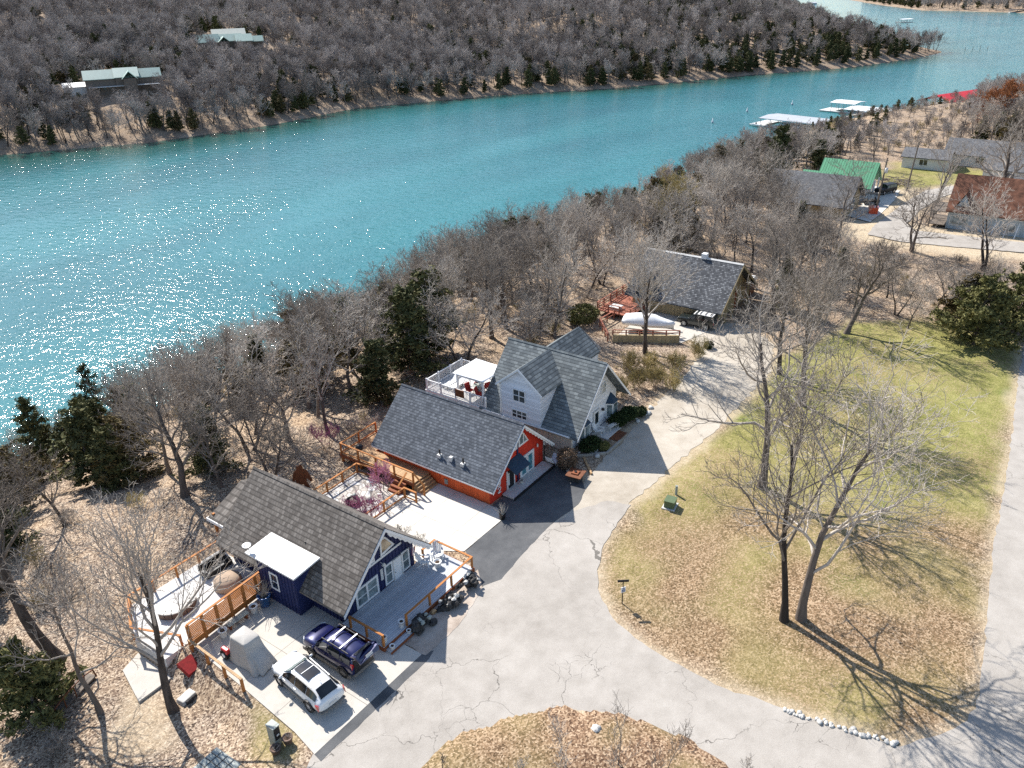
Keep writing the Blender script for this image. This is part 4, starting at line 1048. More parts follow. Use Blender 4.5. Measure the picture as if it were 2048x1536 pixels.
# ------------------------------------------------------------------ houses farther along the point
def far_houses():
    h = thing('house', 'barn-like house with a bright green ribbed metal roof', 'house', (149.7,34,0))
    gable_body(h, 146.6, 152.8, 3.0, 3.0, 149.7, 5.8, 30.2, 38.2, MT['offwhite'])
    roof_slabs(h, 149.7, 6.05, ((145.6,2.35),(153.8,2.35)), 29.2, 38.6, MT['metal_green'], 0.1)
    for x in (147.2,148.6,150.9): window(h, (x,30.17,0.5), (1,0,0), (0,-1,0), 0.9, 1.6, MT['white'], MT['glass'], 0.1, 1, 1)
    gable_body(h, 143.6, 146.58, 2.4, 2.9, 145.3, 3.9, 34.6, 40.2, MT['offwhite'], name='wing')
    roof_slabs(h, 145.3, 4.6, ((142.4,2.2),(148.2,2.2)), 34.3, 40.7, MT['metal_green'], 0.1, 'wing_roof')
    for x in (146.8,149.7,152.6): MB().box(x-0.1,29.4,0,x+0.1,29.6,3).build('porch_post', MT['white'], h)
    h = thing('house', 'low house with a plain dark gray roof half hidden by bare trees', 'house', (138,36,0))
    gable_body(h, 133.6, 142.0, 2.4, 2.4, 137.8, 5.5, 30.0, 42.8, MT['khaki_wall'])
    roof_slabs(h, 137.8, 5.9, ((132.6,1.9),(143.0,1.9)), 29.3, 43.5, MT['roof_gray'])
    for xe in (132.6, 143.0): bargeboard(h, 137.8, 5.85, xe, 1.85, 29.29, MT['black'], 0.3)
    window(h, (136.8,29.97,0.6), (1,0,0), (0,-1,0), 2.0, 1.6, MT['white'], MT['glass'], 0.1, 2, 1)
    h = thing('cabin', 'gray-blue cabin with a patchy rust brown roof and triangular dormer', 'house', (138,10.5,0))
    Y0, Y1 = 4.2, 15.6; xr = 140.2
    gable_body(h, 136.1, 144.3, 3.2, 3.2, xr, 7.0, Y0+0.4, Y1, MT['grayblue_wall'])
    roof_slabs(h, xr, 7.5, ((135.4,2.75),(145.0,2.75)), Y0, Y1+0.35, MT['roof_rust'], 0.14)
    fix_normals(MB().prism([(136.2,12.6,2.95),(136.2,14.9,2.95),(136.2,13.75,5.3)], (2.6,0,0)).build('dormer', MT['grayblue_wall'], h))
    m = MB()
    for ye in (12.3, 15.2): m.prism([(135.9,13.75,5.55),(135.9,ye,2.95),(135.9,ye,2.85),(135.9,13.75,5.42)], (2.4,0,0))
    fix_normals(m.build('dormer_roof', MT['roof_rust'], h))
    window(h, (136.17,14.2,3.2), (0,-1,0), (-1,0,0), 0.8, 1.0, MT['grayblue_wall'], MT['glass_gray'], 0.06, 1, 1)
    window(h, (136.07,15.2,0.6), (0,-1,0), (-1,0,0), 2.6, 1.5, MT['offwhite'], MT['glass_gray'], 0.08, 2, 1)
    window(h, (136.07,8.0,0.5), (0,-1,0), (-1,0,0), 1.6, 1.2, MT['offwhite'], MT['glass_gray'], 0.08, 2, 1)
    for y in (6.2, 7.6, 9.2): MB().beam((134.6,y,0),(136.1,y-0.2,2.2),0.09,0.09).build('brace', MT['white'], h)
    d = thing('porch_deck', 'two-level weathered porch deck at the end of the gray-blue cabin', 'deck', (137,16.6,0))
    MB().box(135.4,15.65,0.5,141.5,18.0,0.6).box(135.4,15.65,2.5,141.5,17.8,2.6).build('deck_boards', MT['pole'], d)
    for x in (135.5,138.5,141.3): MB().box(x-0.09,17.8,-0.2,x+0.09,17.98,3.5).build('post', MT['pole'], d)
    MB().beam((135.5,17.9,3.45),(141.3,17.9,3.45),0.1,0.08).beam((135.5,15.7,1.5),(135.5,17.9,1.5),0.06,0.08).beam((135.5,15.7,3.4),(135.5,17.9,3.4),0.06,0.08).build('rail', MT['pole'], d)
    for x, y, w_, l_, zt, lab in ((180.5,26.5,7,9,3.2,'small pale gray roofed house at the far edge of the wood'),(188.5,17.5,9,14,4.4,'larger gray roofed house behind the tangled bare oak'),(176,11,8,10,3.8,'gray roofed house behind the rust brown cabin')):
        z0 = hz(x, y)
        h = thing('house', lab, 'house', (x,y,z0))
        gable_body(h, x-w_/2+0.4, x+w_/2-0.4, z0+2.3, z0+2.3, x, z0+zt-0.2, y-l_/2+0.4, y+l_/2-0.4, MT['offwhite'], z0-0.5)
        roof_slabs(h, x, z0+zt+0.3, ((x-w_/2,z0+2.2),(x+w_/2,z0+2.2)), y-l_/2, y+l_/2, MT['roof_gray'])
        window(h, (x-w_/2+0.37,y+1,z0+0.7), (0,-1,0), (-1,0,0), 1.6, 1.2, MT['white'], MT['glass'], 0.08, 2, 1)
far_houses()
# ------------------------------------------------------------------ vehicles
def interp_st(st, y):
    ys = [s[0] for s in st]; return [float(np.interp(y, ys, [s[k] for s in st])) for k in range(1, 9)]
def car(name, label, st, paintm, glassm, loc, rz, wheel_r=0.37, wb=(1.42,-1.42), track=0.80, sides=((-1.98,-1.16),(-1.12,-0.12),(-0.07,1.06)), screen=(1.20,0.60), rear=(-2.22,-1.70), rim=None, boxy=False):
    c = thing(name, label, 'car', (0,0,0)); m = MB(); n = 9
    for s in st:
        y, zb, w0, zm, wm, zt, wt, zr, wr = s
        half = [(w0, zb), (wm, zm), (wt, zt), (wr, zr)]
        ring = [(-w, z) for w, z in half] + [(0, zr+0.035)] + [(w, z) for w, z in reversed(half)]
        m.v += [(x, y, z) for x, z in ring]
    k = len(st)
    for i in range(k-1):
        for j in range(n):
            a, b = i*n+j, i*n+(j+1) % n; m.f.append((a, b, b+n, a+n))
    m.f.append(tuple(range(n-1,-1,-1))); m.f.append(tuple(range((k-1)*n, k*n)))
    b = m.build('body', paintm, c, True, sub=0 if boxy else 2)
    fix_normals(b)
    if boxy: bv = b.modifiers.new('bevel','BEVEL'); bv.width = 0.04; bv.segments = 2; [setattr(p,'use_smooth',False) for p in b.data.polygons]
    def S(y, f): w0, z0, wm, zm, zt, wt, zr, wr = (lambda q: (q[1],q[0],q[3],q[2],q[4],q[5],q[6],q[7]))(interp_st(st, y)); return wt+(wr-wt)*f, zt+(zr-zt)*f
    for sg in (-1, 1):
        for a, e in sides:
            g = MB(); ys = np.linspace(a, e, 5); off = 0.012 if not boxy else 0.008
            for y in ys:
                for f in (0.14, 0.86):
                    w, z = S(y, f); g.v.append((sg*(w+off), y, z))
            g.f += [(2*i, 2*i+1, 2*i+3, 2*i+2) for i in range(4)]; g.build('side_window', glassm[0], c, True)
    def top(name, y0, y1, kx, mat, lift=0.012, parent=c):
        g = MB(); ys = np.linspace(y0, y1, 5)
        for y in ys:
            q = interp_st(st, y); wr, zr = q[7], q[6]
            for u in (-kx, -kx/2, 0, kx/2, kx): g.v.append((wr*u, y, zr+0.035*(1-abs(u))+lift))
        g.f += [(5*i+j, 5*i+j+1, 5*i+j+6, 5*i+j+5) for i in range(4) for j in range(4)]
        return g.build(name, mat, parent, True)
    top('windscreen', screen[0]-0.04, screen[1], 0.93, glassm[1], 0.018)
    if rear: top('rear_window', rear[0], rear[1], 0.9, glassm[0], 0.03)
    for sx in (-1, 1):
        for y in wb:
            t = MB(); x0, x1 = sx*(track-0.02), sx*(track+0.19)
            prof = [(0.0, wheel_r*0.62),(0.0,wheel_r*0.95),(0.05,wheel_r),(0.85,wheel_r),(1.0,wheel_r*0.94),(1.0,wheel_r*0.66),(0.82,wheel_r*0.64)]
            N = 20; L = len(prof)
            for f, r_ in prof:
                for q in range(N): t.v.append((x0+(x1-x0)*f, y+r_*math.cos(2*math.pi*q/N), wheel_r+r_*math.sin(2*math.pi*q/N)))
            t.f += [(i*N+q, i*N+(q+1) % N, (i+1)*N+(q+1) % N, (i+1)*N+q) for i in range(L-1) for q in range(N)]
            ty = thing_wheel = bpy.data.objects.new('wheel', None); COL.objects.link(ty); ty.parent = c
            fix_normals(t.build('tyre', MT['rubber'], ty, True))
            r = MB(); xx = x0+(x1-x0)*0.86
            r.tube((xx-sx*0.05,y,wheel_r),(xx,y,wheel_r),wheel_r*0.2,n=10)
            for q in range(5):
                a = 2*math.pi*q/5; r.beam((xx-sx*0.03,y+0.05*math.cos(a),wheel_r+0.05*math.sin(a)),(xx-sx*0.03,y+wheel_r*0.64*math.cos(a),wheel_r+wheel_r*0.64*math.sin(a)),0.07,0.05,up=(1,0,0))
            for q in range(16):
                a, a2 = 2*math.pi*q/16, 2*math.pi*(q+1)/16
                r.beam((xx-sx*0.02,y+wheel_r*0.62*math.cos(a),wheel_r+wheel_r*0.62*math.sin(a)),(xx-sx*0.02,y+wheel_r*0.62*math.cos(a2),wheel_r+wheel_r*0.62*math.sin(a2)),0.06,0.04,up=(1,0,0))
            r.build('rim', rim or MT['alloy'], ty)
    # dark wheel arches
    for sx in (-1, 1):
        for y in wb:
            a = MB()
            for q in range(9):
                a0, a1 = math.pi*q/9, math.pi*(q+1)/9; rr = wheel_r+0.07
                a.beam((sx*(track+0.165), y+rr*math.cos(a0), wheel_r+rr*math.sin(a0)), (sx*(track+0.165), y+rr*math.cos(a1), wheel_r+rr*math.sin(a1)), 0.05, 0.09, up=(1,0,0))
            a.build('wheel_arch', MT['black'], c)
    c['_top'] = 0; del c['_top']
    c.location = loc; c.rotation_euler.z = rz
    return c, top
WST = [(-2.42,.48,.66,.66,.76,.88,.72,.93,.60),(-2.34,.36,.82,.72,.90,1.00,.82,1.05,.66),(-2.14,.28,.88,.73,.95,1.02,.85,1.22,.62),(-1.70,.24,.88,.73,.95,1.00,.88,1.49,.57),(-1.0,.24,.88,.7,.95,.97,.90,1.60,.60),(-0.1,.24,.88,.7,.95,.95,.90,1.61,.61),(0.50,.24,.88,.7,.95,.95,.90,1.52,.60),(1.22,.24,.88,.7,.95,.94,.89,1.01,.78),(1.85,.26,.87,.68,.94,.89,.85,.94,.70),(2.25,.3,.80,.62,.87,.77,.76,.83,.62),(2.42,.42,.62,.58,.70,.68,.60,.71,.50)]
def white_car():
    rz = math.atan2(-0.105, 1.0)
    c, top = car('parked_car', 'white crossover car with dark glass sunroof parked on the concrete driveway', WST, MT['wpaint'], (MT['carglass'], MT['carglass_green']), (0,0,0), 0)
    top('sunroof', -0.95, 0.42, 0.72, MT['carglass'], 0.014)
    bar = MB().box(-0.42,-0.30,1.655,0.42,-0.26,1.668); bar.build('sunroof_bar', MT['wpaint'], c)
    for sx in (-1, 1):
        MB().prism([(sx*0.86,-2.33,0.98),(sx*0.93,-2.1,1.0),(sx*0.93,-2.1,0.80),(sx*0.89,-2.34,0.62)], (sx*0.03,-0.03,0)).build('tail_light', MT['tail'], c)
        MB().prism([(sx*0.62,2.34,0.78),(sx*0.84,2.1,0.86),(sx*0.86,2.1,0.70),(sx*0.66,2.36,0.66)], (sx*0.02,0.04,0)).build('headlight', MT['lamp'], c)
        m = MB().blob((sx*1.05,0.95,1.08),(0.13,0.07,0.09),1,0.0,8,5); m.build('mirror', MT['wpaint'], c, True)
        MB().beam((sx*0.955,-1.0,0.42),(sx*0.955,1.0,0.42),0.03,0.14).build('sill_trim', MT['plastic_gray'], c)
        MB().beam((sx*0.60,-1.5,1.60),(sx*0.62,0.35,1.62),0.04,0.05).build('roof_rail', MT['steel'], c)
        for y in (-0.1, 0.9): MB().box(sx*0.95-0.015,y-0.2,0.88,sx*0.95+0.025,y-0.02,0.92).build('door_handle', MT['steel'], c)
    MB().box(-0.26,-2.44,0.62,0.26,-2.41,0.76).build('license_plate', MT['offwhite'], c)
    MB().box(-0.82,-2.46,0.36,0.82,-2.30,0.46).build('rear_bumper', MT['plastic_gray'], c, bevel=0.03)
    MB().box(-0.45,2.36,0.45,0.45,2.43,0.66).build('grille', MT['black'], c)
    MB().lathe([(0.03,0),(0.01,0.08)], (0,-1.45,1.60), 6).build('antenna', MT['black'], c)
    c.location = (19.36, 29.05, 0.05); c.rotation_euler.z = rz
white_car()
BST = [(-2.20,.50,.74,.70,.84,.95,.82,.99,.74),(-2.16,.34,.84,.74,.90,1.06,.87,1.15,.76),(-2.10,.28,.87,.75,.93,1.10,.88,1.60,.72),(-1.98,.26,.88,.75,.94,1.10,.89,1.74,.69),(-1.0,.26,.88,.7,.94,1.08,.90,1.77,.69),(0.0,.26,.88,.7,.94,1.06,.90,1.78,.69),(0.55,.26,.88,.7,.94,1.05,.90,1.66,.68),(1.08,.26,.88,.7,.94,1.05,.89,1.14,.80),(1.75,.28,.87,.7,.93,1.02,.86,1.09,.74),(2.15,.3,.82,.65,.88,.93,.80,.99,.68),(2.32,.42,.70,.6,.76,.80,.68,.84,.58)]
def blue_car():
    c, top = car('parked_car', 'dark blue sport utility car with its tailgate standing open, roof rack bars across', BST, MT['bpaint'], (MT['carglass'], MT['carglass']), (0,0,0), 0, sides=((-1.95,-1.15),(-1.08,-0.1),(-0.02,0.94)), rear=None, rim=MT['plastic_gray'], track=0.78, wb=(1.38,-1.38))
    MB().box(-0.72,-2.23,0.56,0.72,-2.12,1.62).build('cargo_shade', MT['black'], c)  # black box paints the shade inside the open cargo bay
    t = MB().prism([(-0.70,-1.98,1.80),(0.70,-1.98,1.80),(0.80,-2.50,2.10),(0.80,-2.68,1.98),(0.74,-2.84,1.70),(-0.74,-2.84,1.70),(-0.80,-2.68,1.98),(-0.80,-2.50,2.10)], (0,0.05,-0.09))
    t = fix_normals(t.build('tailgate', MT['bpaint'], c))
    MB().prism([(-0.58,-2.06,1.87),(0.58,-2.06,1.87),(0.64,-2.42,2.08),(-0.64,-2.42,2.08)], (0,0,0.012)).build('rear_window', MT['carglass'], t)
    MB().prism([(-0.25,-2.75,1.93),(0.25,-2.75,1.93),(0.25,-2.83,1.79),(-0.25,-2.83,1.79)], (0,-0.012,0.004)).build('license_plate', MT['offwhite'], t)
    for sx in (-1, 1):
        MB().tube((sx*0.72,-2.02,1.5),(sx*0.70,-2.55,1.88),0.015,n=6).build('gas_strut', MT['steel'], c)
        MB().box(sx*0.80-0.07,-2.17,0.92,sx*0.80+0.09,-2.02,1.30).build('tail_light', MT['tail'], c, bevel=0.02)
        MB().prism([(sx*0.62,2.24,0.92),(sx*0.84,1.98,0.98),(sx*0.86,1.98,0.84),(sx*0.66,2.27,0.78)], (sx*0.02,0.04,0)).build('headlight', MT['lamp'], c)
        MB().beam((sx*0.935,-2.0,0.36),(sx*0.935,2.1,0.36),0.05,0.24).build('cladding', MT['plastic_gray'], c)
        MB().blob((sx*1.03,0.92,1.14),(0.12,0.07,0.10),1,0.0,8,5).build('mirror', MT['bpaint'], c, True)
        MB().beam((sx*0.67,-1.75,1.83),(sx*0.67,0.45,1.85),0.045,0.06).build('roof_rail', MT['black'], c)
    for y in (-1.1, -0.1): MB().beam((-0.7,y,1.91),(0.7,y,1.91),0.09,0.045).build('roof_bar', MT['alloy'], c)
    MB().box(-0.8,-2.26,0.36,0.8,-2.08,0.58).build('rear_bumper', MT['plastic_gray'], c, bevel=0.04)
    c.location = (22.02, 29.30, 0.05); c.rotation_euler.z = R(-1)
blue_car()
DST = [(-2.1,.5,.74,.75,.84,.98,.80,1.0,.74),(-2.05,.42,.82,.75,.86,1.0,.84,1.5,.72),(-1.95,.38,.84,.75,.87,1.0,.85,1.62,.70),(-1.0,.38,.84,.75,.87,1.0,.85,1.66,.70),(0.0,.38,.84,.75,.87,1.0,.85,1.66,.70),(0.35,.38,.84,.75,.87,1.0,.85,1.6,.69),(0.85,.38,.84,.75,.87,1.0,.85,1.06,.80),(1.7,.4,.84,.75,.86,.98,.84,1.03,.79),(2.02,.42,.82,.72,.85,.95,.82,.99,.77),(2.1,.5,.76,.7,.8,.88,.76,.92,.72)]
def dark_car():
    c, top = car('parked_car', 'boxy dark green off-road car parked beside the khaki house', DST, MT['dpaint'], (MT['carglass'], MT['carglass']), (0,0,0), 0, sides=((-1.85,-1.1),(-1.0,-0.2),(-0.1,0.6)), screen=(0.84,0.38), rear=(-2.03,-1.96), track=0.72, wb=(1.3,-1.3), boxy=True, rim=MT['offwhite'])
    top('roof_panel', -1.9, 0.3, 0.9, MT['offwhite'], 0.01)
    for y in (-1.6,-1.0,-0.4): MB().beam((-0.6,y,1.76),(0.6,y,1.76),0.06,0.04).build('roof_bar', MT['black'], c)
    for sx in (-1,1):
        MB().box(sx*0.74-0.06,-2.13,0.75,sx*0.74+0.06,-2.04,1.0).build('tail_light', MT['tail'], c)
        MB().box(sx*0.6-0.1,2.06,0.72,sx*0.6+0.1,2.13,0.88).build('headlight', MT['lamp'], c)
        MB().blob((sx*0.97,0.6,1.08),(0.1,0.06,0.09),1,0,8,5).build('mirror', MT['black'], c, True)
    MB().box(-0.82,-2.2,0.42,0.82,-2.06,0.56).build('rear_bumper', MT['black'], c); MB().box(-0.82,2.06,0.42,0.82,2.2,0.56).build('front_bumper', MT['black'], c)
    c.location = (80.15, 31.9, 0.05); c.rotation_euler.z = R(3)
dark_car()

def buggy(name, label, loc, rz, body, roof):
    c = thing(name, label, 'buggy', (0,0,0))
    MB().box(-0.62,-1.3,0.42,0.62,1.25,0.62).box(-0.55,0.55,0.62,0.55,1.3,0.86).box(-0.62,-1.35,0.62,0.62,-0.7,0.85).build('body', body, c, bevel=0.04)
    MB().box(-0.55,-0.6,0.62,0.55,-0.1,0.78).box(-0.55,-0.68,0.78,0.55,-0.56,1.25).build('seat', MT['black'], c, bevel=0.03)
    f = MB()
    for sx in (-0.6,0.6):
        f.path([(sx,0.62,0.85),(sx,0.3,1.82),(sx,-0.85,1.82),(sx,-0.95,0.8)],[0.03]*4,6)
    f.build('roll_cage', MT['black'], c)
    rf = MB().box(-0.72,-0.98,1.83,0.72,0.86,1.89).build('roof', roof, c, bevel=0.02)
    rb = MB()  # black bars stand in for tree shadows gridding the roof
    for x in (-0.36,0,0.36): rb.box(x-0.015,-0.94,1.885,x+0.015,0.82,1.91)
    for y in (-0.5,-0.05,0.4): rb.box(-0.68,y-0.015,1.885,0.68,y+0.015,1.91)
    rb.build('roof_shadow_bars', MT['black'], rf)
    for sx in (-1,1):
        for y in (0.85,-0.9):
            w = MB().tube((sx*0.50,y,0.3),(sx*0.74,y,0.3),0.3,n=14); w = w.build('wheel', MT['rubber'], c)
            MB().tube((sx*0.745,y,0.3),(sx*0.755,y,0.3),0.15,n=10).build('rim', MT['plastic_gray'], w)
    c.location = loc; c.rotation_euler.z = rz
    return c
buggy('utility_buggy', 'red utility buggy with a pale roof and added shadow bars in the leaves below the utility pedestal', (12.62, 27.9, hz(12.6,27.9)), R(2), MT['red_paint'], MT['gray_box'])
buggy('utility_buggy', 'black utility buggy by the pole with the white transformer', (144.6, 28.6, 0.1), R(20), MT['black'], MT['black'])
def dark_truck():
    c, top = car('parked_car', 'black car in front of the porch of the green-roofed house', DST, MT['black'], (MT['carglass'], MT['carglass']), (0,0,0), 0, sides=((-1.85,-1.1),(-1.0,-0.2),(-0.1,0.6)), screen=(0.84,0.38), rear=(-2.03,-1.96), track=0.72, wb=(1.3,-1.3), boxy=True)
    c.location = (153.6, 28.3, 0.1); c.rotation_euler.z = R(65)
dark_truck()

# ------------------------------------------------------------------ boats
def boat_hull(L, W, H, n=9):
    m = MB()
    for i in range(n):
        t = i/(n-1); y = -L/2+L*t; w = W/2*(1-max(0, (t-0.45)/0.55)**2.2); k = 0.12*max(0, t-0.5)*H*3
        m.v += [(-w,y,H+k),(-w*0.85,y,H*0.45),(0,y,0.02+k*1.2),(w*0.85,y,H*0.45),(w,y,H+k)]
    m.f += [(5*i+j,5*i+j+1,5*i+j+6,5*i+j+5) for i in range(n-1) for j in range(4)]+[(0,1,2,3,4)]
    return m
def covered_boat():
    c = thing('boat', 'white boat under a gray-white cover on its trailer beside the khaki house', 'boat', (0,0,0))
    fix_normals(boat_hull(5.6,2.2,0.95).build('hull', MT['white'], c, True))
    m = MB(); n = 11
    for i in range(n):
        t = i/(n-1); y = -2.85+5.75*t; w = 1.12*(1-max(0,(t-0.45)/0.55)**2.2)+0.03; z = 0.98+0.05*max(0,t-0.5); top = z+0.75*math.sin(math.pi*min(1,t*1.05+0.04))**0.7*(0.75 if t > 0.6 else 1)
        m.v += [(-w,y,z-0.25),(-w*0.98,y,z),(-w*0.45,y,z+(top-z)*0.75),(0,y,top),(w*0.45,y,z+(top-z)*0.75),(w*0.98,y,z),(w,y,z-0.25)]
    m.f += [(7*i+j,7*i+j+1,7*i+j+8,7*i+j+7) for i in range(n-1) for j in range(6)]+[(0,1,2,3,4,5,6)]
    fix_normals(m.build('cover', MT['canvas_white'], c, True))
    c.location = (75.5,35.7,0.62); c.rotation_euler.z = R(194)
    tr = thing('boat_trailer', 'steel trailer carrying the covered white boat', 'trailer', (0,0,0))
    MB().beam((-0.7,2.5,0.5),(-0.7,-2.4,0.5),0.08,0.12).beam((0.7,2.5,0.5),(0.7,-2.4,0.5),0.08,0.12).beam((-0.7,-2.4,0.5),(0,-3.8,0.5),0.08,0.12).beam((0.7,-2.4,0.5),(0,-3.8,0.5),0.08,0.12).build('frame', MT['steel'], tr)
    for sx in (-1,1): 
        w = MB().tube((sx*0.95,0.8,0.33),(sx*1.15,0.8,0.33),0.33,n=14).build('wheel', MT['rubber'], tr); MB().tube((sx*1.15,0.8,0.33),(sx*1.16,0.8,0.33),0.17,n=10).build('rim', MT['white'], w)
    tr.location = (75.5,35.7,0.05); tr.rotation_euler.z = R(14)
covered_boat()

# ------------------------------------------------------------------ docks on the lake
def dock(label, cx, cy, rz, W, L, roofm, zt=-14.6, gable=0.7, fingers=0, name='boat_dock', over=(0,0)):
    d = thing(name, label, 'dock', (0,0,0)); z = LAKE
    m = MB().box(-W/2,-L/2,0.15,-W/2+1.4,L/2+over[0],0.5).box(W/2-1.4,-L/2,0.15,W/2,L/2,0.5).box(-W/2,L/2-1.2,0.15,W/2,L/2+over[1],0.48)
    for k in range(fingers): m.box(-W/2-2.5,-L/2+1+k*(L-2)/max(1,fingers-1)-0.4,0.15,-W/2,-L/2+1+k*(L-2)/max(1,fingers-1)+0.4,0.45)
    m.build('float_deck', MT['offwhite'], d)
    n = max(3, round(L/4))
    for i in range(n+1):
        for x in (-W/2+0.2, 0, W/2-0.2): MB().box(x-0.08,-L/2+0.2+(L-0.4)*i/n-0.08,0.45,x+0.08,-L/2+0.2+(L-0.4)*i/n+0.08,zt-z).build('post', MT['steel'], d)
    h = zt-z
    r = MB()
    for s in (-1,1): r.prism([(0,-L/2-0.4,h+gable),(s*(W/2+0.5),-L/2-0.4,h),(s*(W/2+0.5),-L/2-0.4,h-0.15),(0,-L/2-0.4,h+gable-0.15)], (0,L+0.8,0))
    fix_normals(r.build('roof', roofm, d))
    d.location = (cx,cy,z); d.rotation_euler.z = R(rz)
    return d
dock('long boat dock with a plain gray roof, closest to the near shore', 320.5, 94, -12, 13, 26, MT['metal_gray'], -14.8, 0.5, 0, over=(0,4.5))
dock('small open boat dock with a white roof on thin posts', 367, 88.5, -12, 9.5, 10, MT['metal_white'], -14.0, 0.5, 0, over=(0,5))
dock('long boat dock with a white roof and boats below', 354, 73.5, -14, 11.5, 22, MT['metal_white'], -14.6, 0.5, 3)
dock('boat dock with a bright red hipped roof', 404, 53, 66, 16, 30, MT['metal_red'], -15.4, 3.0, 6)
bt = None
for x, y, rz, lab, hm in ((352,62,-100,'blue and white boat moored at the shore end of the white-roofed dock',MT['bpaint']),(348.5,68,-95,'white boat moored under the white-roofed dock',MT['white']),(316.5,108.5,-12,'white boat at the outer end of the gray-roofed dock',MT['white'])):
    b = thing('boat', lab, 'boat', (0,0,0))
    fix_normals(boat_hull(6.0,2.3,0.9).build('hull', hm, b, True))
    MB().box(-0.7,-1.2,0.5,0.7,0.6,1.15).build('console', MT['white'], b, bevel=0.1)
    fix_normals(MB().prism([(-0.7,0.6,1.15),(0.7,0.6,1.15),(0.6,0.9,1.6),(-0.6,0.9,1.6)], (0,0.03,0)).build('windscreen', MT['carglass'], b))
    b.location = (x,y,LAKE-0.25); b.rotation_euler.z = R(rz)
for i, (x, y) in enumerate((pix(1584,210,LAKE), pix(1494,224,LAKE), pix(1425,246,LAKE))):
    b = thing('buoy', ('white buoy farthest out, beyond the gray-roofed dock','white buoy just left of the gray-roofed dock','white buoy nearest the wooded shore')[i], 'buoy', (x,y,LAKE), 'mooring buoys on the lake')
    MB().lathe([(0.1,-0.3),(0.42,0.0),(0.42,0.7),(0.16,1.0),(0.08,1.9)], (x,y,LAKE), 10).build('float', MT['white'], b, True)
    MB().lathe([(0.425,0.3),(0.43,0.32),(0.43,0.5),(0.425,0.52)], (x,y,LAKE), 10).build('band', MT['blue_glaze'], b, True)

# ------------------------------------------------------------------ houses among the trees across the lake
def hill_houses():
    x, y, z = land(462, 92); z -= 0.5
    h = thing('lodge', 'large pale green metal-roofed lodge high in the woods across the lake', 'house', (0,0,0))
    def wing(x0, x1, y0, y1, zw, zr, rm, nm, axis='x'):
        MB().box(x0,y0,-3,x1,y1,zw).build('wall', MT['pole'], h)
        m = MB(); ym = (y0+y1)/2
        if axis == 'x':
            for ye in (y0-0.6, y1+0.6): m.prism([(x0-0.5,ym,zr),(x0-0.5,ye,zw-0.2),(x0-0.5,ye,zw-0.4),(x0-0.5,ym,zr-0.2)], (x1-x0+1,0,0))
        else:
            xm = (x0+x1)/2
            for xe in (x0-0.6, x1+0.6): m.prism([(xm,y0-0.5,zr),(xe,y0-0.5,zw-0.2),(xe,y0-0.5,zw-0.4),(xm,y0-0.5,zr-0.2)], (0,y1-y0+1,0))
        fix_normals(m.build(nm, rm, h))
    wing(-17,-6,-4,5,3.2,6.8,MT['metal_pale'],'roof'); wing(-6,6,-3,6,3.4,6.5,MT['metal_pale'],'roof'); wing(3,11,-6,4,3.2,6.3,MT['metal_pale'],'roof'); wing(11,17,-2,5,2.6,5.0,MT['metal_pale'],'roof')
    wing(-6,-1,-7,0,3.2,5.6,MT['metal_pale'],'roof','y'); wing(-8,9,8,16,5.5,8.6,MT['metal_cream'],'roof')
    g = MB().box(-5,-3.08,0.3,-1,-3.0,2.6).box(1,-3.08,0.3,5,-3.0,2.6); g.build('window', MT['glass'], h)
    h.location = (x,y,z); h.rotation_euler.z = R(-33)
    h = thing('lodge', 'gray-green roofed lodge standing lower on the wooded slope across the lake', 'house', (0,0,0))
    x, y, z = land(252, 182)
    wing(-15,-3,-4,5,5.5,8.6,MT['metal_pale'],'roof'); wing(-3,6,-5,5,5.8,9.0,MT['metal_pale'],'roof'); wing(6,15,-3,5,5.2,8.2,MT['metal_pale'],'roof'); wing(0,5,-8,-2,5.2,8.0,MT['metal_pale'],'roof','y')
    MB().box(-14,-7,2.2,14,-4.2,2.4).build('balcony', MT['offwhite'], h)
    m = MB()
    for k in range(6): m.box(-13+k*2.2,-4.08,0.5,-11.8+k*2.2,-4.0,2.0)
    m.build('window', MT['glass'], h)
    h.location = (x,y,z); h.rotation_euler.z = R(-30)
    for px, py, lab, w_ in ((172,186,'white lower deck wall beside the gray-green lodge',16),(1225+400,14,'pale house far off on the ridge top',12)):
        x, y, z = land(px, py)
        h = thing('outbuilding', lab, 'building', (0,0,0))
        MB().box(-w_/2,-3,-1.5,w_/2,3,2.2).build('wall', MT['offwhite'], h)
        m = MB()
        for ye in (-3.5,3.5): m.prism([(-w_/2-0.4,0,3.6),(-w_/2-0.4,ye,2.1),(-w_/2-0.4,ye,1.9),(-w_/2-0.4,0,3.4)], (w_+0.8,0,0))
        fix_normals(m.build('roof', MT['metal_white'], h)); h.location = (x,y,z+0.2); h.rotation_euler.z = R(-30)
    x, y = pix(1808,45,LAKE); dock('white-roofed boat dock below the far end of the wooded point', x, y, 60, 9, 16, MT['metal_white'], -14.6, 0.5, 0)
    for px, py, L, lab in ((1995,21,20,'long dark dock off the farthest shore'),(2040,25,24,'dark dock nearest the frame edge off the farthest shore')):
        x, y = pix(px, py, LAKE)
        dock(lab, x, y, 20, 9, L, MT['black'], -14.8, 0.5, 0)
hill_houses()

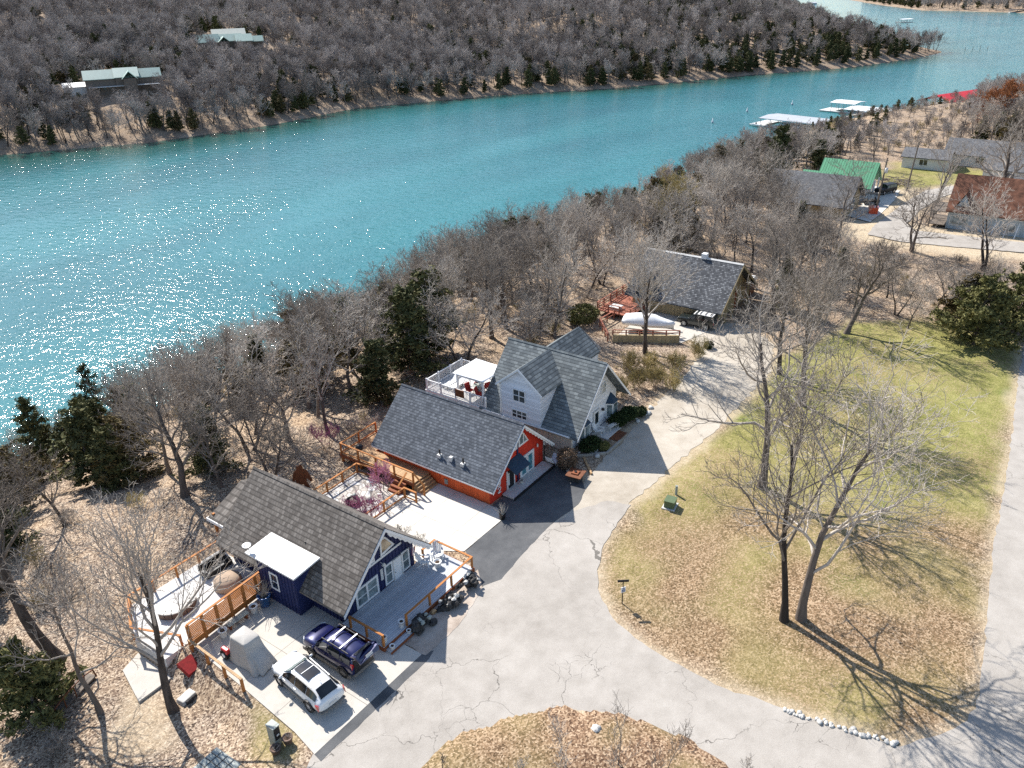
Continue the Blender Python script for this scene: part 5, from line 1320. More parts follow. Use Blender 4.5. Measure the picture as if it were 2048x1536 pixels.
# ------------------------------------------------------------------ smaller things round the houses
def pot(label, x, y, z, r, h, mat, plant=None, cat='pot', name='flower_pot', group=None):
    p = thing(name, label, cat, (x,y,z), group)
    MB().lathe([(r*0.7,0),(r*0.78,0.02),(r,h*0.93),(r*1.08,h*0.93),(r*1.08,h),(r*0.9,h),(r*0.88,h*0.9),(0.02,h*0.88)], (x,y,z), 16).build('pot', mat, p, True)
    MB().lathe([(r*0.87,h*0.88),(0.01,h*0.92)], (x,y,z), 12).build('soil', MT['soil'], p)
    if plant:
        rn = random.Random(int(x*77)); m = MB()
        for i in range(plant[0]):
            a = rn.uniform(0,6.28); q = Vector((x+rn.uniform(-.1,.1)*r*4, y+rn.uniform(-.1,.1)*r*4, z+h*0.9)); pts = [q]
            d = Vector((math.cos(a)*rn.uniform(.2,.9), math.sin(a)*rn.uniform(.2,.9), 1)).normalized()
            for k in range(4): d = (d+Vector((rn.uniform(-.4,.4),rn.uniform(-.4,.4),rn.uniform(-.1,.3)))).normalized(); pts.append(pts[-1]+d*plant[1]/4)
            m.path(pts, [0.018,0.015,0.012,0.009,0.005], 4)
        m.build('stems', MT['twig'], p)
    return p
def bark(name, lo, hi, axis=2, twig=False):
    t = NT(name); n = t.noise(3 if twig else 5, 3, src=t.mapping((1,1,0.25))); n2 = t.noise(0.35, 2); oi = t.n('ObjectInfo')
    k = t.math('ADD', t.math('MULTIPLY', n, 0.45), t.math('ADD', t.math('MULTIPLY', n2, 0.15), t.math('MULTIPLY', oi.outputs['Random'], 0.40)))
    col = t.ramp(k, [(0.3, lo), (0.72, hi)])
    if not twig: t.bump(n, 0.03, 0.8)
    return t.out(col, 0.9, 0, 0.15)
MT['bark'] = bark('tree_bark', (0.045,0.036,0.030), (0.20,0.165,0.14))
MT['twig'] = bark('bare_twigs', (0.14,0.116,0.096), (0.50,0.445,0.385), twig=True)
MT['twig_far'] = bark('distant_twigs', (0.15,0.127,0.115), (0.46,0.415,0.385), twig=True)
MT['twig_olive'] = bark('budding_twigs', (0.16,0.125,0.05), (0.46,0.37,0.17), twig=True)
MT['twig_rust'] = bark('rusty_leaves', (0.20,0.075,0.03), (0.42,0.18,0.08), twig=True)
MT['twig_pink'] = bark('pink_blossom', (0.30,0.09,0.17), (0.58,0.26,0.36), twig=True)

pot('white pot of soil by the blue glazed urn at the slatted screen', 21.62,36.67,0.046,0.27,0.55,MT['white'])
pot('white pot with bare twigs near the low end of the slatted screen', 19.18,36.54,0.046,0.27,0.55,MT['white'],(5,0.9))
pot('large blue glazed urn full of bare branches beside the cabin wall', 22.45,36.6,0.046,0.42,0.85,MT['blue_glaze'],(26,1.5), 'urn', 'glazed_urn')
pot('white pot standing on the deck beside the corner post of the short railing', 24.18,27.62,0.36,0.2,0.5,MT['white'])
pot('small white pot at the left end of the deck step', 24.2,27.0,0.19,0.17,0.26,MT['white'])
pot('white pot on the deck at the start of the long railing', 25.75,27.65,0.36,0.2,0.48,MT['white'])
pot('small white pot at the right end of the deck step', 25.72,27.05,0.19,0.15,0.24,MT['white'])
pot('round clay pot in the green grass, left of the utility pedestal', 15.58,27.36,hz(15.58,27.36)-0.03,0.28,0.42,MT['terracotta'],(4,0.3))
pot('round clay pot between the utility pedestal and the driveway', 16.28,27.2,0.0,0.28,0.42,MT['terracotta'],(4,0.3))
pot('dark pot with a pale dried plant at the corner of the concrete pad', 38.45,29.15,0.05,0.26,0.45,MT['black'],(30,0.9))
pot('small pale pot beside the dark entrance door of the red cabin', 42.9,30.5,0.2,0.16,0.3,MT['offwhite'],(5,0.3))
def misc():
    b = thing('bench', 'gray plank bench along the foot of the slatted screen', 'bench', (20.4,36.7,0.05))
    MB().box(19.65,36.5,0.42,21.15,36.9,0.48).build('seat', MT['gray_box'], b)
    for x in (19.8,21.0): MB().box(x-0.05,36.55,0.05,x+0.05,36.85,0.42).build('leg', MT['cedar_dark'], b)
    # slatted privacy screen
    f = thing('privacy_screen', 'orange stained slatted privacy screen between the driveway and the side patio', 'fence', (20.6,37.4,0))
    A, B = Vector((17.5,37.32,0.05)), Vector((23.7,37.6,0.05)); n = 6
    for k in range(n+1):
        p = A.lerp(B, k/n); MB().box(p.x-0.09,p.y-0.07,0.0,p.x+0.09,p.y+0.07,1.86).build('post', MT['cedar_x'], f)
    up = Vector((0,0,1))
    for k in range(n):
        p, q = A.lerp(B, (k+0.06)/n), A.lerp(B, (k+0.94)/n); m = MB()
        m.beam(p+up*0.28, q+up*0.28, 0.04, 0.42)
        for j in range(10): m.beam(p+up*(0.58+0.115*j), q+up*(0.58+0.115*j), 0.035, 0.075)
        m.build('slat_panel', MT['cedar_x'], f)
    MB().beam(A+up*1.84, B+up*1.84, 0.16, 0.05).build('cap_rail', MT['cedar_x'], f)
    railing('guard_rail', 'low cedar guard rail on the left edge of the driveway', [(17.3,37.1,0.05),(17.15,32.0,0.05)], 1.7, 0.95, MT['cedar'], rails=(1.0,), rm=MT['pine'], pw=0.14)
    railing('guard_rail', 'cedar guard rail along the far edge of the side patio', [(24.3,43.75,0.05),(17.4,43.8,0.05),(15.9,41.0,0.05),(17.2,37.9,0.05)], 1.9, 0.95, MT['cedar_x'], rails=(1.0,))
    # tarp-covered tractor
    t = thing('covered_tractor', 'small tractor under a gray cover with one red wheel guard showing', 'tractor', (18.9,33.5,0.05))
    rings = [(0.03,0.80,1.40,1.05),(0.35,0.74,1.34,0.8),(0.85,0.66,1.18,0.5),(1.05,0.62,0.92,0.35),(1.5,0.58,0.78,0.15),(1.78,0.56,0.73,0.06),(1.84,0.50,0.66,0.05)]
    N = 40; m = MB(); rn = random.Random(4)
    for z, a, b_, fold in rings:
        for k in range(N):
            th = 2*math.pi*k/N; ct, s_ = math.cos(th), math.sin(th); e = 0.42 if z < 0.9 else 0.22
            x = a*np.sign(ct)*abs(ct)**e; y = b_*np.sign(s_)*abs(s_)**e
            w = 1+fold*(0.07*math.sin(7*th+1)+0.05*math.sin(13*th)+rn.uniform(-0.015,0.015))
            oy = -0.42*(1-min(1.0,z/1.1))-0.02
            zz = z+(0.07*math.sin(3*th+0.5) if z < 0.1 else 0)+(0.03*math.sin(2*th) if z > 1.7 else 0)
            m.v.append((18.92+x*w, 33.75+oy*0.9+y*w, 0.05+max(0.02,zz)))
    for i in range(len(rings)-1):
        for k in range(N): m.f.append((i*N+k,i*N+(k+1)%N,(i+1)*N+(k+1)%N,(i+1)*N+k))
    c0 = len(m.v); m.v.append((18.92,33.7,1.91)); o = (len(rings)-1)*N
    for k in range(N): m.f.append((o+k,o+(k+1)%N,c0))
    m.build('cover', MT['canvas'], t, True)
    w = MB().tube((18.0,34.9,0.38),(18.28,34.9,0.38),0.34,n=14).build('wheel', MT['rubber'], t); MB().tube((17.98,34.9,0.38),(18.0,34.9,0.38),0.16,n=10).build('rim', MT['white'], w)
    MB().box(18.02,34.55,0.5,18.32,35.15,0.85).build('wheel_guard', MT['red_paint'], t, bevel=0.08)
    # pedestal
    p = thing('utility_pedestal', 'gray-green electric pedestal with a black meter door in the grass', 'cabinet', (15.97,27.75,0))
    MB().box(15.76,27.55,-0.3,16.18,28.1,1.22).build('cabinet', MT['gray_box'], p, bevel=0.015)
    MB().box(15.80,27.52,0.35,16.14,27.55,1.15).build('door', MT['black'], p)
    MB().box(15.9,27.50,0.62,16.06,27.52,0.72).build('label_plate', MT['offwhite'], p)
    MB().box(15.74,27.50,1.22,16.20,28.12,1.27).build('lid', MT['gray_box'], p)
    s = thing('stone_plaque', 'pale stone block with a dark slate plaque in the leaves', 'stone', (15.4,35.1,0))
    z = hz(15.4,35.1)
    MB().obox((15.4,35.2,z-0.1),(1.1,0.7,0.34),0.1,0.85).build('block', MT['stone_pale'], s, bevel=0.05)
    MB().obox((15.45,34.8,z-0.05),(0.7,0.12,0.32),0.1).build('plaque', MT['stone_dark'], s)
    r = thing('wheelbarrow', 'dark red wheelbarrow tipped against the driveway wall', 'wheelbarrow', (16.6,36.4,-0.9))
    z = -0.85
    fix_normals(MB().prism([(16.2,36.0,z+0.3),(16.95,36.0,z+0.3),(17.05,36.9,z+0.75),(16.1,36.9,z+0.75)], (0,-0.1,0.35)).build('tray', MT['red_cloth'], r))
    MB().tube((16.5,36.0,z+0.2),(16.62,36.0,z+0.2),0.2,n=12).build('wheel', MT['rubber'], r)
    for x in (16.25,16.9): MB().tube((x,35.9,z+0.2),(x,37.2,z+0.7),0.03,n=6).build('handle', MT['cedar'], r)
    # side patio furniture
    c = thing('covered_table', 'tan-covered round patio table behind the slatted screen', 'table', (22.3,40.2,0.05))
    MB().lathe([(0.85,0.0),(0.95,0.1),(0.9,0.55),(0.75,0.72),(0.3,0.80),(0.02,0.83)], (22.3,40.2,0.05), 18).build('cover', MT['tan_cloth'], c, True)
    c = thing('patio_sofa', 'dark wicker patio sofa against the back of the navy cabin', 'sofa', (22.9,42.1,0.05))
    MB().box(21.8,41.8,0.1,23.9,42.6,0.45).build('seat', MT['black'], c, bevel=0.05); MB().box(21.8,42.5,0.45,23.9,42.7,0.95).build('backrest', MT['black'], c, bevel=0.05)
    for x in (21.85, 23.7): MB().box(x-0.1,41.8,0.45,x+0.1,42.5,0.68).build('armrest', MT['black'], c)
    c = thing('curved_bench', 'low curved brown seat wall on the side patio', 'bench', (19,40.5,0.05))
    m = MB(); P = [(19.1+1.2*math.cos(R(a)), 41.5+1.2*math.sin(R(a))) for a in range(190,351,20)]
    for a, b_ in zip(P, P[1:]): m.beam((*a,0.27),(*b_,0.27),0.3,0.44)
    m.build('seat_wall', MT['terracotta'], c); m = MB()
    for a, b_ in zip(P, P[1:]): m.beam((*a,0.52),(*b_,0.52),0.4,0.06)
    m.build('coping', MT['stone_pale'], c)
    fb = thing('footbridge', 'little brown footbridge with hooped rails in the leaves at the left', 'bridge', (11.6,41.2,0))
    z = hz(11.6,41.0)
    MB().obox((11.6,41.0,z+0.1),(3.2,0.9,0.1),R(20)).build('planks', MT['pole'], fb)
    for s_ in (-0.45,0.45):
        ca_, sa_ = math.cos(R(20)), math.sin(R(20)); q = lambda t, zz: (11.6+t*ca_-s_*sa_, 41.0+t*sa_+s_*ca_, z+zz)
        MB().path([q(-1.6,0.1),q(-1.5,0.75),q(-0.7,0.95),q(0.7,0.95),q(1.5,0.75),q(1.6,0.1)],[0.05]*6,6).build('handrail', MT['brown_metal'], fb)
        for t_ in (-0.8,0,0.8): MB().tube(q(t_,0.1),q(t_,0.93),0.035,n=6).build('post', MT['brown_metal'], fb)
    # adirondack chairs and fire bowl on the deck
    a = thing('garden_chair', 'white slat-backed garden chair with its back to the cabin wall on the deck', 'chair', (0,0,0), 'white garden chairs on the deck')
    MB().prism([(-0.28,-0.3,0.36),(0.28,-0.3,0.36),(0.28,0.26,0.24),(-0.28,0.26,0.24)], (0,0,0.04)).build('seat', MT['white'], a)
    m = MB()
    for k in range(6):
        x = -0.25+0.1*k; hgt = 1.02-0.018*(k-2.5)**2*1.6
        m.prism([(x-0.042,0.2,0.24),(x+0.042,0.2,0.24),(x*1.12+0.042,0.2+0.42*hgt,hgt),(x*1.12-0.042,0.2+0.42*hgt,hgt)], (0,0.025,0.0))
    fix_normals(m.build('backrest', MT['white'], a))
    for sx in (-0.36,0.36):
        MB().box(sx-0.07,-0.38,0.52,sx+0.07,0.42,0.56).build('armrest', MT['white'], a)
        MB().box(sx-0.03,-0.34,0,sx+0.03,-0.24,0.52).build('leg', MT['white'], a); MB().prism([(sx-0.03,0.1,0.3),(sx-0.03,0.2,0.3),(sx-0.03,0.55,0),(sx-0.03,0.45,0)], (0.06,0,0)).build('leg', MT['white'], a)
    dup(a, (32.05,30.05,0.36), R(-50), label='white slat-backed garden chair in the far railing corner of the deck')
    a.location = (31.0,30.3,0.36); a.rotation_euler.z = R(35)
    pot('white drum-shaped fire bowl between the two white garden chairs', 31.35,29.45,0.36,0.28,0.42,MT['white'], None, 'fire bowl', 'fire_bowl')
    # flagstone patio fire ring
    fr = thing('fire_pit', 'dark round fire pit on the flagstone patio', 'fire pit', (33.7,40.0,0.05))
    MB().lathe([(0.55,0.0),(0.58,0.28),(0.50,0.30),(0.46,0.1),(0.02,0.06)], (33.7,40.0,0.05), 18).build('ring', MT['black'], fr, True)
    for q in range(5): MB().beam((33.4+0.1*q,39.8,0.2),(33.7+0.05*q,40.3,0.3),0.07,0.07).build('log', MT['pole'], fr)
    for x, y, s_, lab in ((34.4,40.6,0.2,'small dark stone seat beyond the fire pit'),(34.6,39.2,0.25,'dark stone seat between the fire pit and the steps'),(33.2,38.4,0.28,'dark stone seat near the patio railing')):
        o = MB().blob((x,y,0.05+s_*0.5),(s_*1.2,s_,s_*0.6),int(x*9),0.12,10,6).build('patio_stone', MT['gray_box'], None, True); tag(o, lab, 'stone', 'stone seats round the fire pit')
    # the tall brown cut-out figure
    bf = thing('cutout_figure', 'tall rust-brown cut-out of a walking hairy figure at the edge of the wood', 'statue', (32.9,44.9,-0.4))
    out = [(-0.45,0),(-0.15,0.0),(-0.02,0.75),(0.15,0.75),(0.38,0.05),(0.72,0.0),(0.62,0.35),(0.42,0.95),(0.48,1.25),(0.75,0.85),(0.90,0.95),(0.72,1.6),(0.55,2.0),(0.30,2.18),(0.28,2.45),(0.12,2.62),(-0.08,2.60),(-0.22,2.42),(-0.22,2.18),(-0.48,1.95),(-0.62,1.45),(-0.72,1.0),(-0.58,0.92),(-0.42,1.3),(-0.38,0.9)]
    a_ = Vector((0.80,-0.6,0)).normalized(); o0 = Vector((32.9,44.9,-0.35))
    fix_normals(MB().prism([o0+a_*(x*1.0)+Vector((0,0,z_)) for x, z_ in out], Vector((a_.y,-a_.x,0))*0.05).build('figure', MT['brown_metal'], bf))
    MB().beam(o0+Vector((0,0.2,-0.4)), o0+Vector((0.02,0.12,1.2)), 0.06, 0.06).build('stake', MT['pole'], bf)
    # front of the red cabin
    w = thing('fire_table', 'square brown fire table with a lid at the drive edge by the red cabin', 'table', (45.9,27.3,0))
    MB().obox((45.9,27.3,0.03),(0.85,0.85,0.55),R(8),1.1).build('base', MT['stone_dark'], w); MB().obox((45.9,27.3,0.58),(1.3,1.3,0.07),R(8)).build('tabletop', MT['brown_metal'], w); MB().obox((45.9,27.3,0.65),(0.6,0.6,0.1),R(8),0.85).build('lid', MT['cedar_dark'], w); MB().obox((45.9,27.3,0.75),(0.16,0.16,0.07),R(8)).build('handle', MT['black'], w)
    l = thing('lamp_post', 'short black lamp post at the right corner of the red cabin', 'lamp', (46.95,31.05,0))
    MB().tube((46.95,31.0,0),(46.95,31.0,1.5),0.05,n=8).build('pole', MT['black'], l); MB().lathe([(0.05,1.5),(0.11,1.55),(0.11,1.75),(0.03,1.85)], (46.95,31.0,0), 8).build('lantern', MT['offwhite'], l)
    s = thing('sling_chair', 'white fabric sling chair beside the red cabin porch', 'chair', (46.6,29.95,0.04))
    m = MB(); pts = [(0,1.1),(0.25,0.55),(0.6,0.32),(1.0,0.42),(1.35,0.75)]
    for i in range(4): m.prism([(46.0+pts[i][0],29.6,pts[i][1]),(46.0+pts[i+1][0],29.6,pts[i+1][1]),(46.0+pts[i+1][0],29.6,pts[i+1][1]+0.03),(46.0+pts[i][0],29.6,pts[i][1]+0.03)], (0,0.7,0))
    fix_normals(m.build('sling', MT['canvas_white'], s)); 
    for y in (29.58,30.32): MB().path([(46.0,y,1.1),(46.6,y,0.06),(47.0,y,0.06),(47.35,y,0.75)],[0.025]*4,6).build('frame', MT['steel'], s)
    for i, (x, y, r_) in enumerate(((47.4,30.2,0.3),(47.0,29.0,0.26),(46.7,28.4,0.3),(47.9,29.6,0.22))):
        o = MB().blob((x,y,r_*0.35),(r_,r_*0.8,r_*0.55),i+60,0.2,10,6).build('rock', MT['stone_pale'], None, True)
        tag(o, ('pale rock beside the lamp post of the red cabin','pale rock beside the round brown bush','pale rock between the bush and the fire table','pale rock by the foundation of the white house')[i], 'rock')
    cb = thing('retaining_curb', 'gray concrete curb round the planting bed of the white house', 'curb', (49.5,28,0))
    MB().beam((48.6,29.3,0.08),(50.6,27.2,0.08),0.16,0.22).beam((50.6,27.12,0.08),(53.0,27.12,0.08),0.16,0.215).build('curb', MT['concrete_wall'], cb)
    tm = thing('timber_edge', 'straw-coloured timber edging at the corner of the asphalt apron', 'edging', (48,27.2,0))
    MB().beam((47.2,26.6,0.1),(49.0,28.4,0.1),0.16,0.16).build('timber', MT['pine'], tm)
    b = thing('bench', 'weathered white bench on the porch of the white house', 'bench', (54.4,28.6,0.12))
    MB().obox((54.4,28.6,0.54),(1.15,0.42,0.05),R(-14)).build('seat', MT['offwhite'], b)
    for dx in (-0.48,0.48): MB().obox((54.4+dx*math.cos(R(-14)),28.6+dx*math.sin(R(-14)),0.12),(0.06,0.36,0.42),R(-14)).build('leg', MT['offwhite'], b)
    c = dup(a, (53.0,29.2,0.12), R(10), label='white chair beside the front door of the white house'); del c['group']
    for i in range(14):
        rn = random.Random(i+5); x, y = 50.8+rn.uniform(-2.0,1.2), 28.3+rn.uniform(-1.0,0.9)
        if i > 6: x, y = 57.0+rn.uniform(-1.6,3.0), 28.1+rn.uniform(-1.0,0.7)
        r_ = rn.uniform(0.14,0.36)
        o = MB().blob((x,y,r_*0.3),(r_,r_*0.8,r_*0.5),i,0.2,9,6).build('rock', MT['stone_pale'], None, True)
        tag(o, 'pale limestone rock in the bed left of the white house porch' if i <= 6 else 'pale limestone rock in the bed right of the white house porch', 'rock', 'rocks left of the white porch' if i <= 6 else 'rocks right of the white porch')
    # lava rock heaps by the deck
    for i, (px, py, lab) in enumerate(((848,1250,'black lava rock heap nearest the deck step'),(900,1210,'black and white lava rock heap in the middle of the stone bed'),(938,1170,'black lava rock heap at the far end of the stone bed'))):
        x, y = pix(px, py, 0.2); rn = random.Random(i+90)
        o = thing('lava_rock', lab, 'rock', (x,y,0.04)); m = MB()
        for k in range(11):
            r_ = rn.uniform(0.2,0.4); m.blob((x+rn.uniform(-0.65,0.65),y+rn.uniform(-0.45,0.45),0.05+rn.uniform(0.05,0.5)),(r_,r_*rn.uniform(.6,1),r_*rn.uniform(.6,1.2)),k+i*20,0.4,9,6)
        m.build('rock', MT['stone_dark'], o)
        m = MB()
        for k in range(4 if i == 0 else 7):
            r_ = rn.uniform(0.10,0.2); m.blob((x+rn.uniform(-0.55,0.55),y+rn.uniform(-0.4,0.4),0.5+rn.uniform(0,0.3)),(r_,r_*0.8,r_*0.7),k+i*30,0.35,8,5)
        m.build('pale_crust', MT['stone_pale'] if i else MT['gray_box'], o)
    x, y = pix(872,1222,0); tag(MB().blob((x-0.25,y,0.12),(0.22,0.18,0.16),3,0.2,9,6).build('rock', MT['pine'], None, True), 'small orange rock between the first two lava rock heaps', 'rock')
    # street sign, transformer, stones
    x, y = pix(1244.4,1204.5,0.12)
    s = thing('sign_post', 'black sign post with a dark name board and a small white plate', 'sign', (x,y,0.1))
    MB().tube((x,y,-0.2),(x,y,1.85),0.035,n=8).build('pole', MT['black'], s); MB().obox((x,y,1.80),(0.72,0.05,0.16),R(-52)).build('name_board', MT['black'], s)
    sg = MB().obox((x-0.03,y-0.05,1.0),(0.32,0.03,0.42),R(-35)).build('sign_plate', MT['white'], s)
    MB().obox((x-0.045,y-0.07,1.06),(0.22,0.01,0.05),R(-35)).obox((x-0.045,y-0.07,1.16),(0.24,0.01,0.07),R(-35)).obox((x-0.045,y-0.07,1.29),(0.16,0.01,0.05),R(-35)).build('blue_marks', MT['blue_glaze'], sg)
    x, y = pix(1340,1012,0.1)
    b = thing('transformer_box', 'dull green transformer box on a concrete pad in the lawn', 'cabinet', (x,y,0))
    MB().obox((x,y,-0.05),(1.15,1.0,0.2),R(8)).build('pad', MT['stone_pale'], b); MB().obox((x,y,0.15),(0.85,0.75,0.55),R(8),0.97).build('cabinet', MT['green_box'], b, bevel=0.02); MB().obox((x,y-0.02,0.70),(0.9,0.8,0.05),R(8)).build('lid', MT['green_box'], b)
    x, y = pix(1352,990,0.1); tag(MB().tube((x,y,-0.1),(x,y,0.95),0.10,n=10).build('marker_post', MT['gray_box'], None), 'short gray marker post behind the green transformer box', 'post')
    x, y = pix(1192,1456,0.4); tag(MB().blob((x,y,hz(x,y)+0.12),(0.3,0.25,0.16),8,0.25,10,6).build('rock', MT['stone_pale'], None, True), 'single white rock on the leafy island', 'rock')
    rn = random.Random(12)
    E = [pix(*q) for q in ((1572,1421),(1610,1434),(1660,1449),(1705,1463),(1750,1476),(1795,1490))]
    proto = None
    for i in range(46):
        t = i/45*(len(E)-1.001); k = int(t); x = E[k][0]+(E[k+1][0]-E[k][0])*(t-k)+rn.uniform(-.14,.14); y = E[k][1]+(E[k+1][1]-E[k][1])*(t-k)+rn.uniform(-.14,.14); r_ = rn.uniform(0.08,0.19)
        o = MB().blob((0,0,0),(1,0.8,0.55),i,0.28,9,6).build('edging_stone', MT['stone_pale'], None, True); o.location = (x,y,0.06); o.scale = (r_,)*3
        tag(o, 'white stone in the row edging the lawn at the road bend', 'stone', 'white edging stones at the bend')
    st = thing('tree_stump', 'upright cut stump beside the parking slab of the khaki house', 'stump', (74.0,29.2,0)); MB().lathe([(0.26,-0.1),(0.2,0.1),(0.18,0.85),(0.02,0.87)], (74.0,29.2,0), 10).build('wood', MT['bark'], st)
    # poles along the far road
    for i, (px, py, h_, lean, lab) in enumerate(((1750,428,9.0,(0.35,-0.25),'wooden power pole with a white transformer beside the orange bin'),(1813,381,8.5,(0.4,-0.4),'plain leaning power pole beside the brush pile'))):
        x, y = pix(px, py); p = thing('power_pole', lab, 'pole', (x,y,0))
        MB().path([(x,y,-0.3),(x+lean[0],y+lean[1],h_)],[0.16,0.11],8).build('pole', MT['pole'], p)
        if i == 0:
            MB().lathe([(0.1,0),(0.24,0.04),(0.24,0.8),(0.1,0.9)], (x+0.2,y-0.45,h_-2.4), 10).build('transformer', MT['offwhite'], p, True)
        MB().beam((x+lean[0]-0.9,y+lean[1],h_-0.5),(x+lean[0]+0.9,y+lean[1],h_-0.5),0.1,0.12).build('crossarm', MT['pole'], p)
    x, y = pix(1745,427); o = thing('waste_bin', 'orange-red waste bin at the foot of the power pole', 'bin', (x,y,0)); MB().obox((x,y,0.05),(1.3,1.3,1.0),R(20),1.08).build('bin', MT['orange_red'], o, bevel=0.04); MB().obox((x,y,1.05),(1.5,1.5,0.08),R(20)).build('lid', MT['orange_red'], o)
    x, y = pix(1792,369); m = MB(); rn = random.Random(2)
    for k in range(70):
        a = rn.uniform(0,6.28); q = Vector((x+rn.gauss(0,1.3),y+rn.gauss(0,1.8),0.15+rn.random()*0.9)); d = Vector((math.cos(a),math.sin(a),rn.uniform(-.2,.3)))*rn.uniform(0.6,1.6); m.tube(q-d,q+d,0.07,0.02,5)
    o = m.build('brush_pile', MT['bark'], None); tag(o, 'heap of cut brown branches on the grass near the leaning pole', 'brush pile')
    # a few dead snags standing in the shallows
    for i, (px, py) in enumerate(((470,268),(482,266),(600,250),(1930,101),(1945,100),(1960,99),(1975,98))):
        x, y = pix(px, py, LAKE); o = MB().path([(x,y,LAKE-1),(x+0.3*(-1)**i,y,LAKE+2.2+0.4*(i % 3))],[0.22,0.09],6).build('dead_snag', MT['bark'], None)
        tag(o, 'dead snag standing in the shallows off the opposite bank' if i < 3 else 'dead snag standing in the water off the wooded point', 'snag', 'snags off the opposite bank' if i < 3 else 'snags off the point')
misc()
# ------------------------------------------------------------------ trees
class Geo:
    def __init__(s): s.V = []; s.F = []; s.n = 0
    def tube(s, P, r, n):
        P = np.asarray(P, float); k = len(P); d = P[-1]-P[0]; d = d/(np.linalg.norm(d)+1e-9)
        a = np.array([0,0,1.0]) if abs(d[2]) < 0.8 else np.array([1.0,0,0])
        x = np.cross(d, a); x /= np.linalg.norm(x); y = np.cross(d, x)
        th = np.arange(n)*2*math.pi/n
        ring = np.cos(th)[:,None]*x+np.sin(th)[:,None]*y
        s.V.append((P[:,None,:]+np.asarray(r)[:,None,None]*ring[None]).reshape(-1,3))
        i = np.arange(k-1)[:,None]*n; j = np.arange(n)[None]; j2 = (j+1) % n
        s.F.append((np.stack([i+j, i+j2, i+j2+n, i+j+n], -1).reshape(-1,4))+s.n); s.n += k*n
    def quads(s, Q):                       # Q: m x 4 x 3
        m = len(Q); s.V.append(Q.reshape(-1,3)); s.F.append(np.arange(m*4).reshape(m,4)+s.n); s.n += m*4
    def mesh(s, name, material, smooth=True):
        V = np.concatenate(s.V).astype(np.float32); F = np.concatenate(s.F).astype(np.int32)
        me = bpy.data.meshes.new(name); me.vertices.add(len(V)); me.vertices.foreach_set('co', V.ravel())
        me.loops.add(F.size); me.loops.foreach_set('vertex_index', F.ravel())
        me.polygons.add(len(F)); me.polygons.foreach_set('loop_start', np.arange(0,F.size,4,dtype=np.int32))
        me.polygons.foreach_set('use_smooth', np.full(len(F), smooth)); me.update(calc_edges=True); me.materials.append(material)
        return me

def unit(v): return v/(np.linalg.norm(v)+1e-9)
def bare_geo(seed, H=12.0, r0=0.2, counts=(9,6,5,3), ang=(52,46,44,42), ratio=(0.56,0.56,0.50,0.50), t0=0.30, up=0.12, wig=0.22, lean=(0,0), stems=1, twig=0.013, trunk_frac=0.74, sides=(9,6,5,4,3), limb=0.62):
    """trunk and limbs of a leafless tree: crooked limbs that fork four times down to twigs"""
    rn = np.random.RandomState(seed); T, C = Geo(), Geo()
    nl = len(counts)
    def grow(p, d, L, r, lev):
        k = (9,7,5,3,3)[min(lev,4)]; pts = [p]; dd = d.copy(); rr = [r]
        re = max(twig*0.55, r*(0.30 if lev < 2 else 0.42))
        for i in range(k-1):
            dd = unit(dd + rn.normal(0, wig*(0.45 if lev == 0 else 1.0), 3) + np.array([0,0,up*(0.3 if lev == 0 else 1)]))
            pts.append(pts[-1]+dd*L/(k-1)); rr.append(r+(re-r)*((i+1)/(k-1))**0.9)
        if lev == 0: rr[0] *= 1.4
        (T if lev == 0 else C).tube(pts, rr, sides[min(lev,4)])
        if lev >= nl: return
        P = np.array(pts); az = rn.uniform(0, 6.28); m = max(2, int(round(counts[lev]*rn.uniform(0.85,1.2))))
        lo = t0 if lev == 0 else 0.25
        for c in range(m):
            t = min(lo+(1-lo)*((c+rn.uniform(0.2,1.0))/m), 0.985)
            f = t*(k-1); i = min(int(f), k-2); q = P[i]+(P[i+1]-P[i])*(f-i); base = unit(P[i+1]-P[i]); rl = rr[i]+(rr[i+1]-rr[i])*(f-i)
            az += 2.4+rn.uniform(-0.6,0.6); a = math.radians(ang[lev]*rn.uniform(0.65,1.3)*((1.2-0.5*t) if lev == 0 else 1))
            x = unit(np.cross(base, np.array([0.3,0.9,0.2]))); y = np.cross(base, x)
            cd = unit(base*math.cos(a)+(x*math.cos(az)+y*math.sin(az))*math.sin(a))
            if lev and cd[2] < -0.2: cd[2] *= 0.3; cd = unit(cd)
            cl = L*ratio[lev]*rn.uniform(0.7,1.25)*((1.15-0.5*t) if lev == 0 else (1.1-0.4*t))
            cr = max(twig, rl*limb*rn.uniform(0.75,1.1)) if lev < nl-1 else twig*rn.uniform(0.8,1.2)
            grow(q, cd, cl, cr, lev+1)
    for s in range(stems):
        a = 6.28*s/stems+rn.uniform(0,1); sp = 0.0 if stems == 1 else rn.uniform(0.16,0.36)
        d = unit(np.array([lean[0]+sp*math.cos(a), lean[1]+sp*math.sin(a), 1.0]))
        hs = H*trunk_frac*(1 if stems == 1 else rn.uniform(0.75,1.0))
        off = np.array([0.22*math.cos(a), 0.22*math.sin(a), -0.3])*(1 if stems > 1 else 0)+np.array([0,0,-0.3 if stems == 1 else 0])
        grow(off, d, hs, r0*(1 if stems == 1 else 0.8), 0)
    return T, C
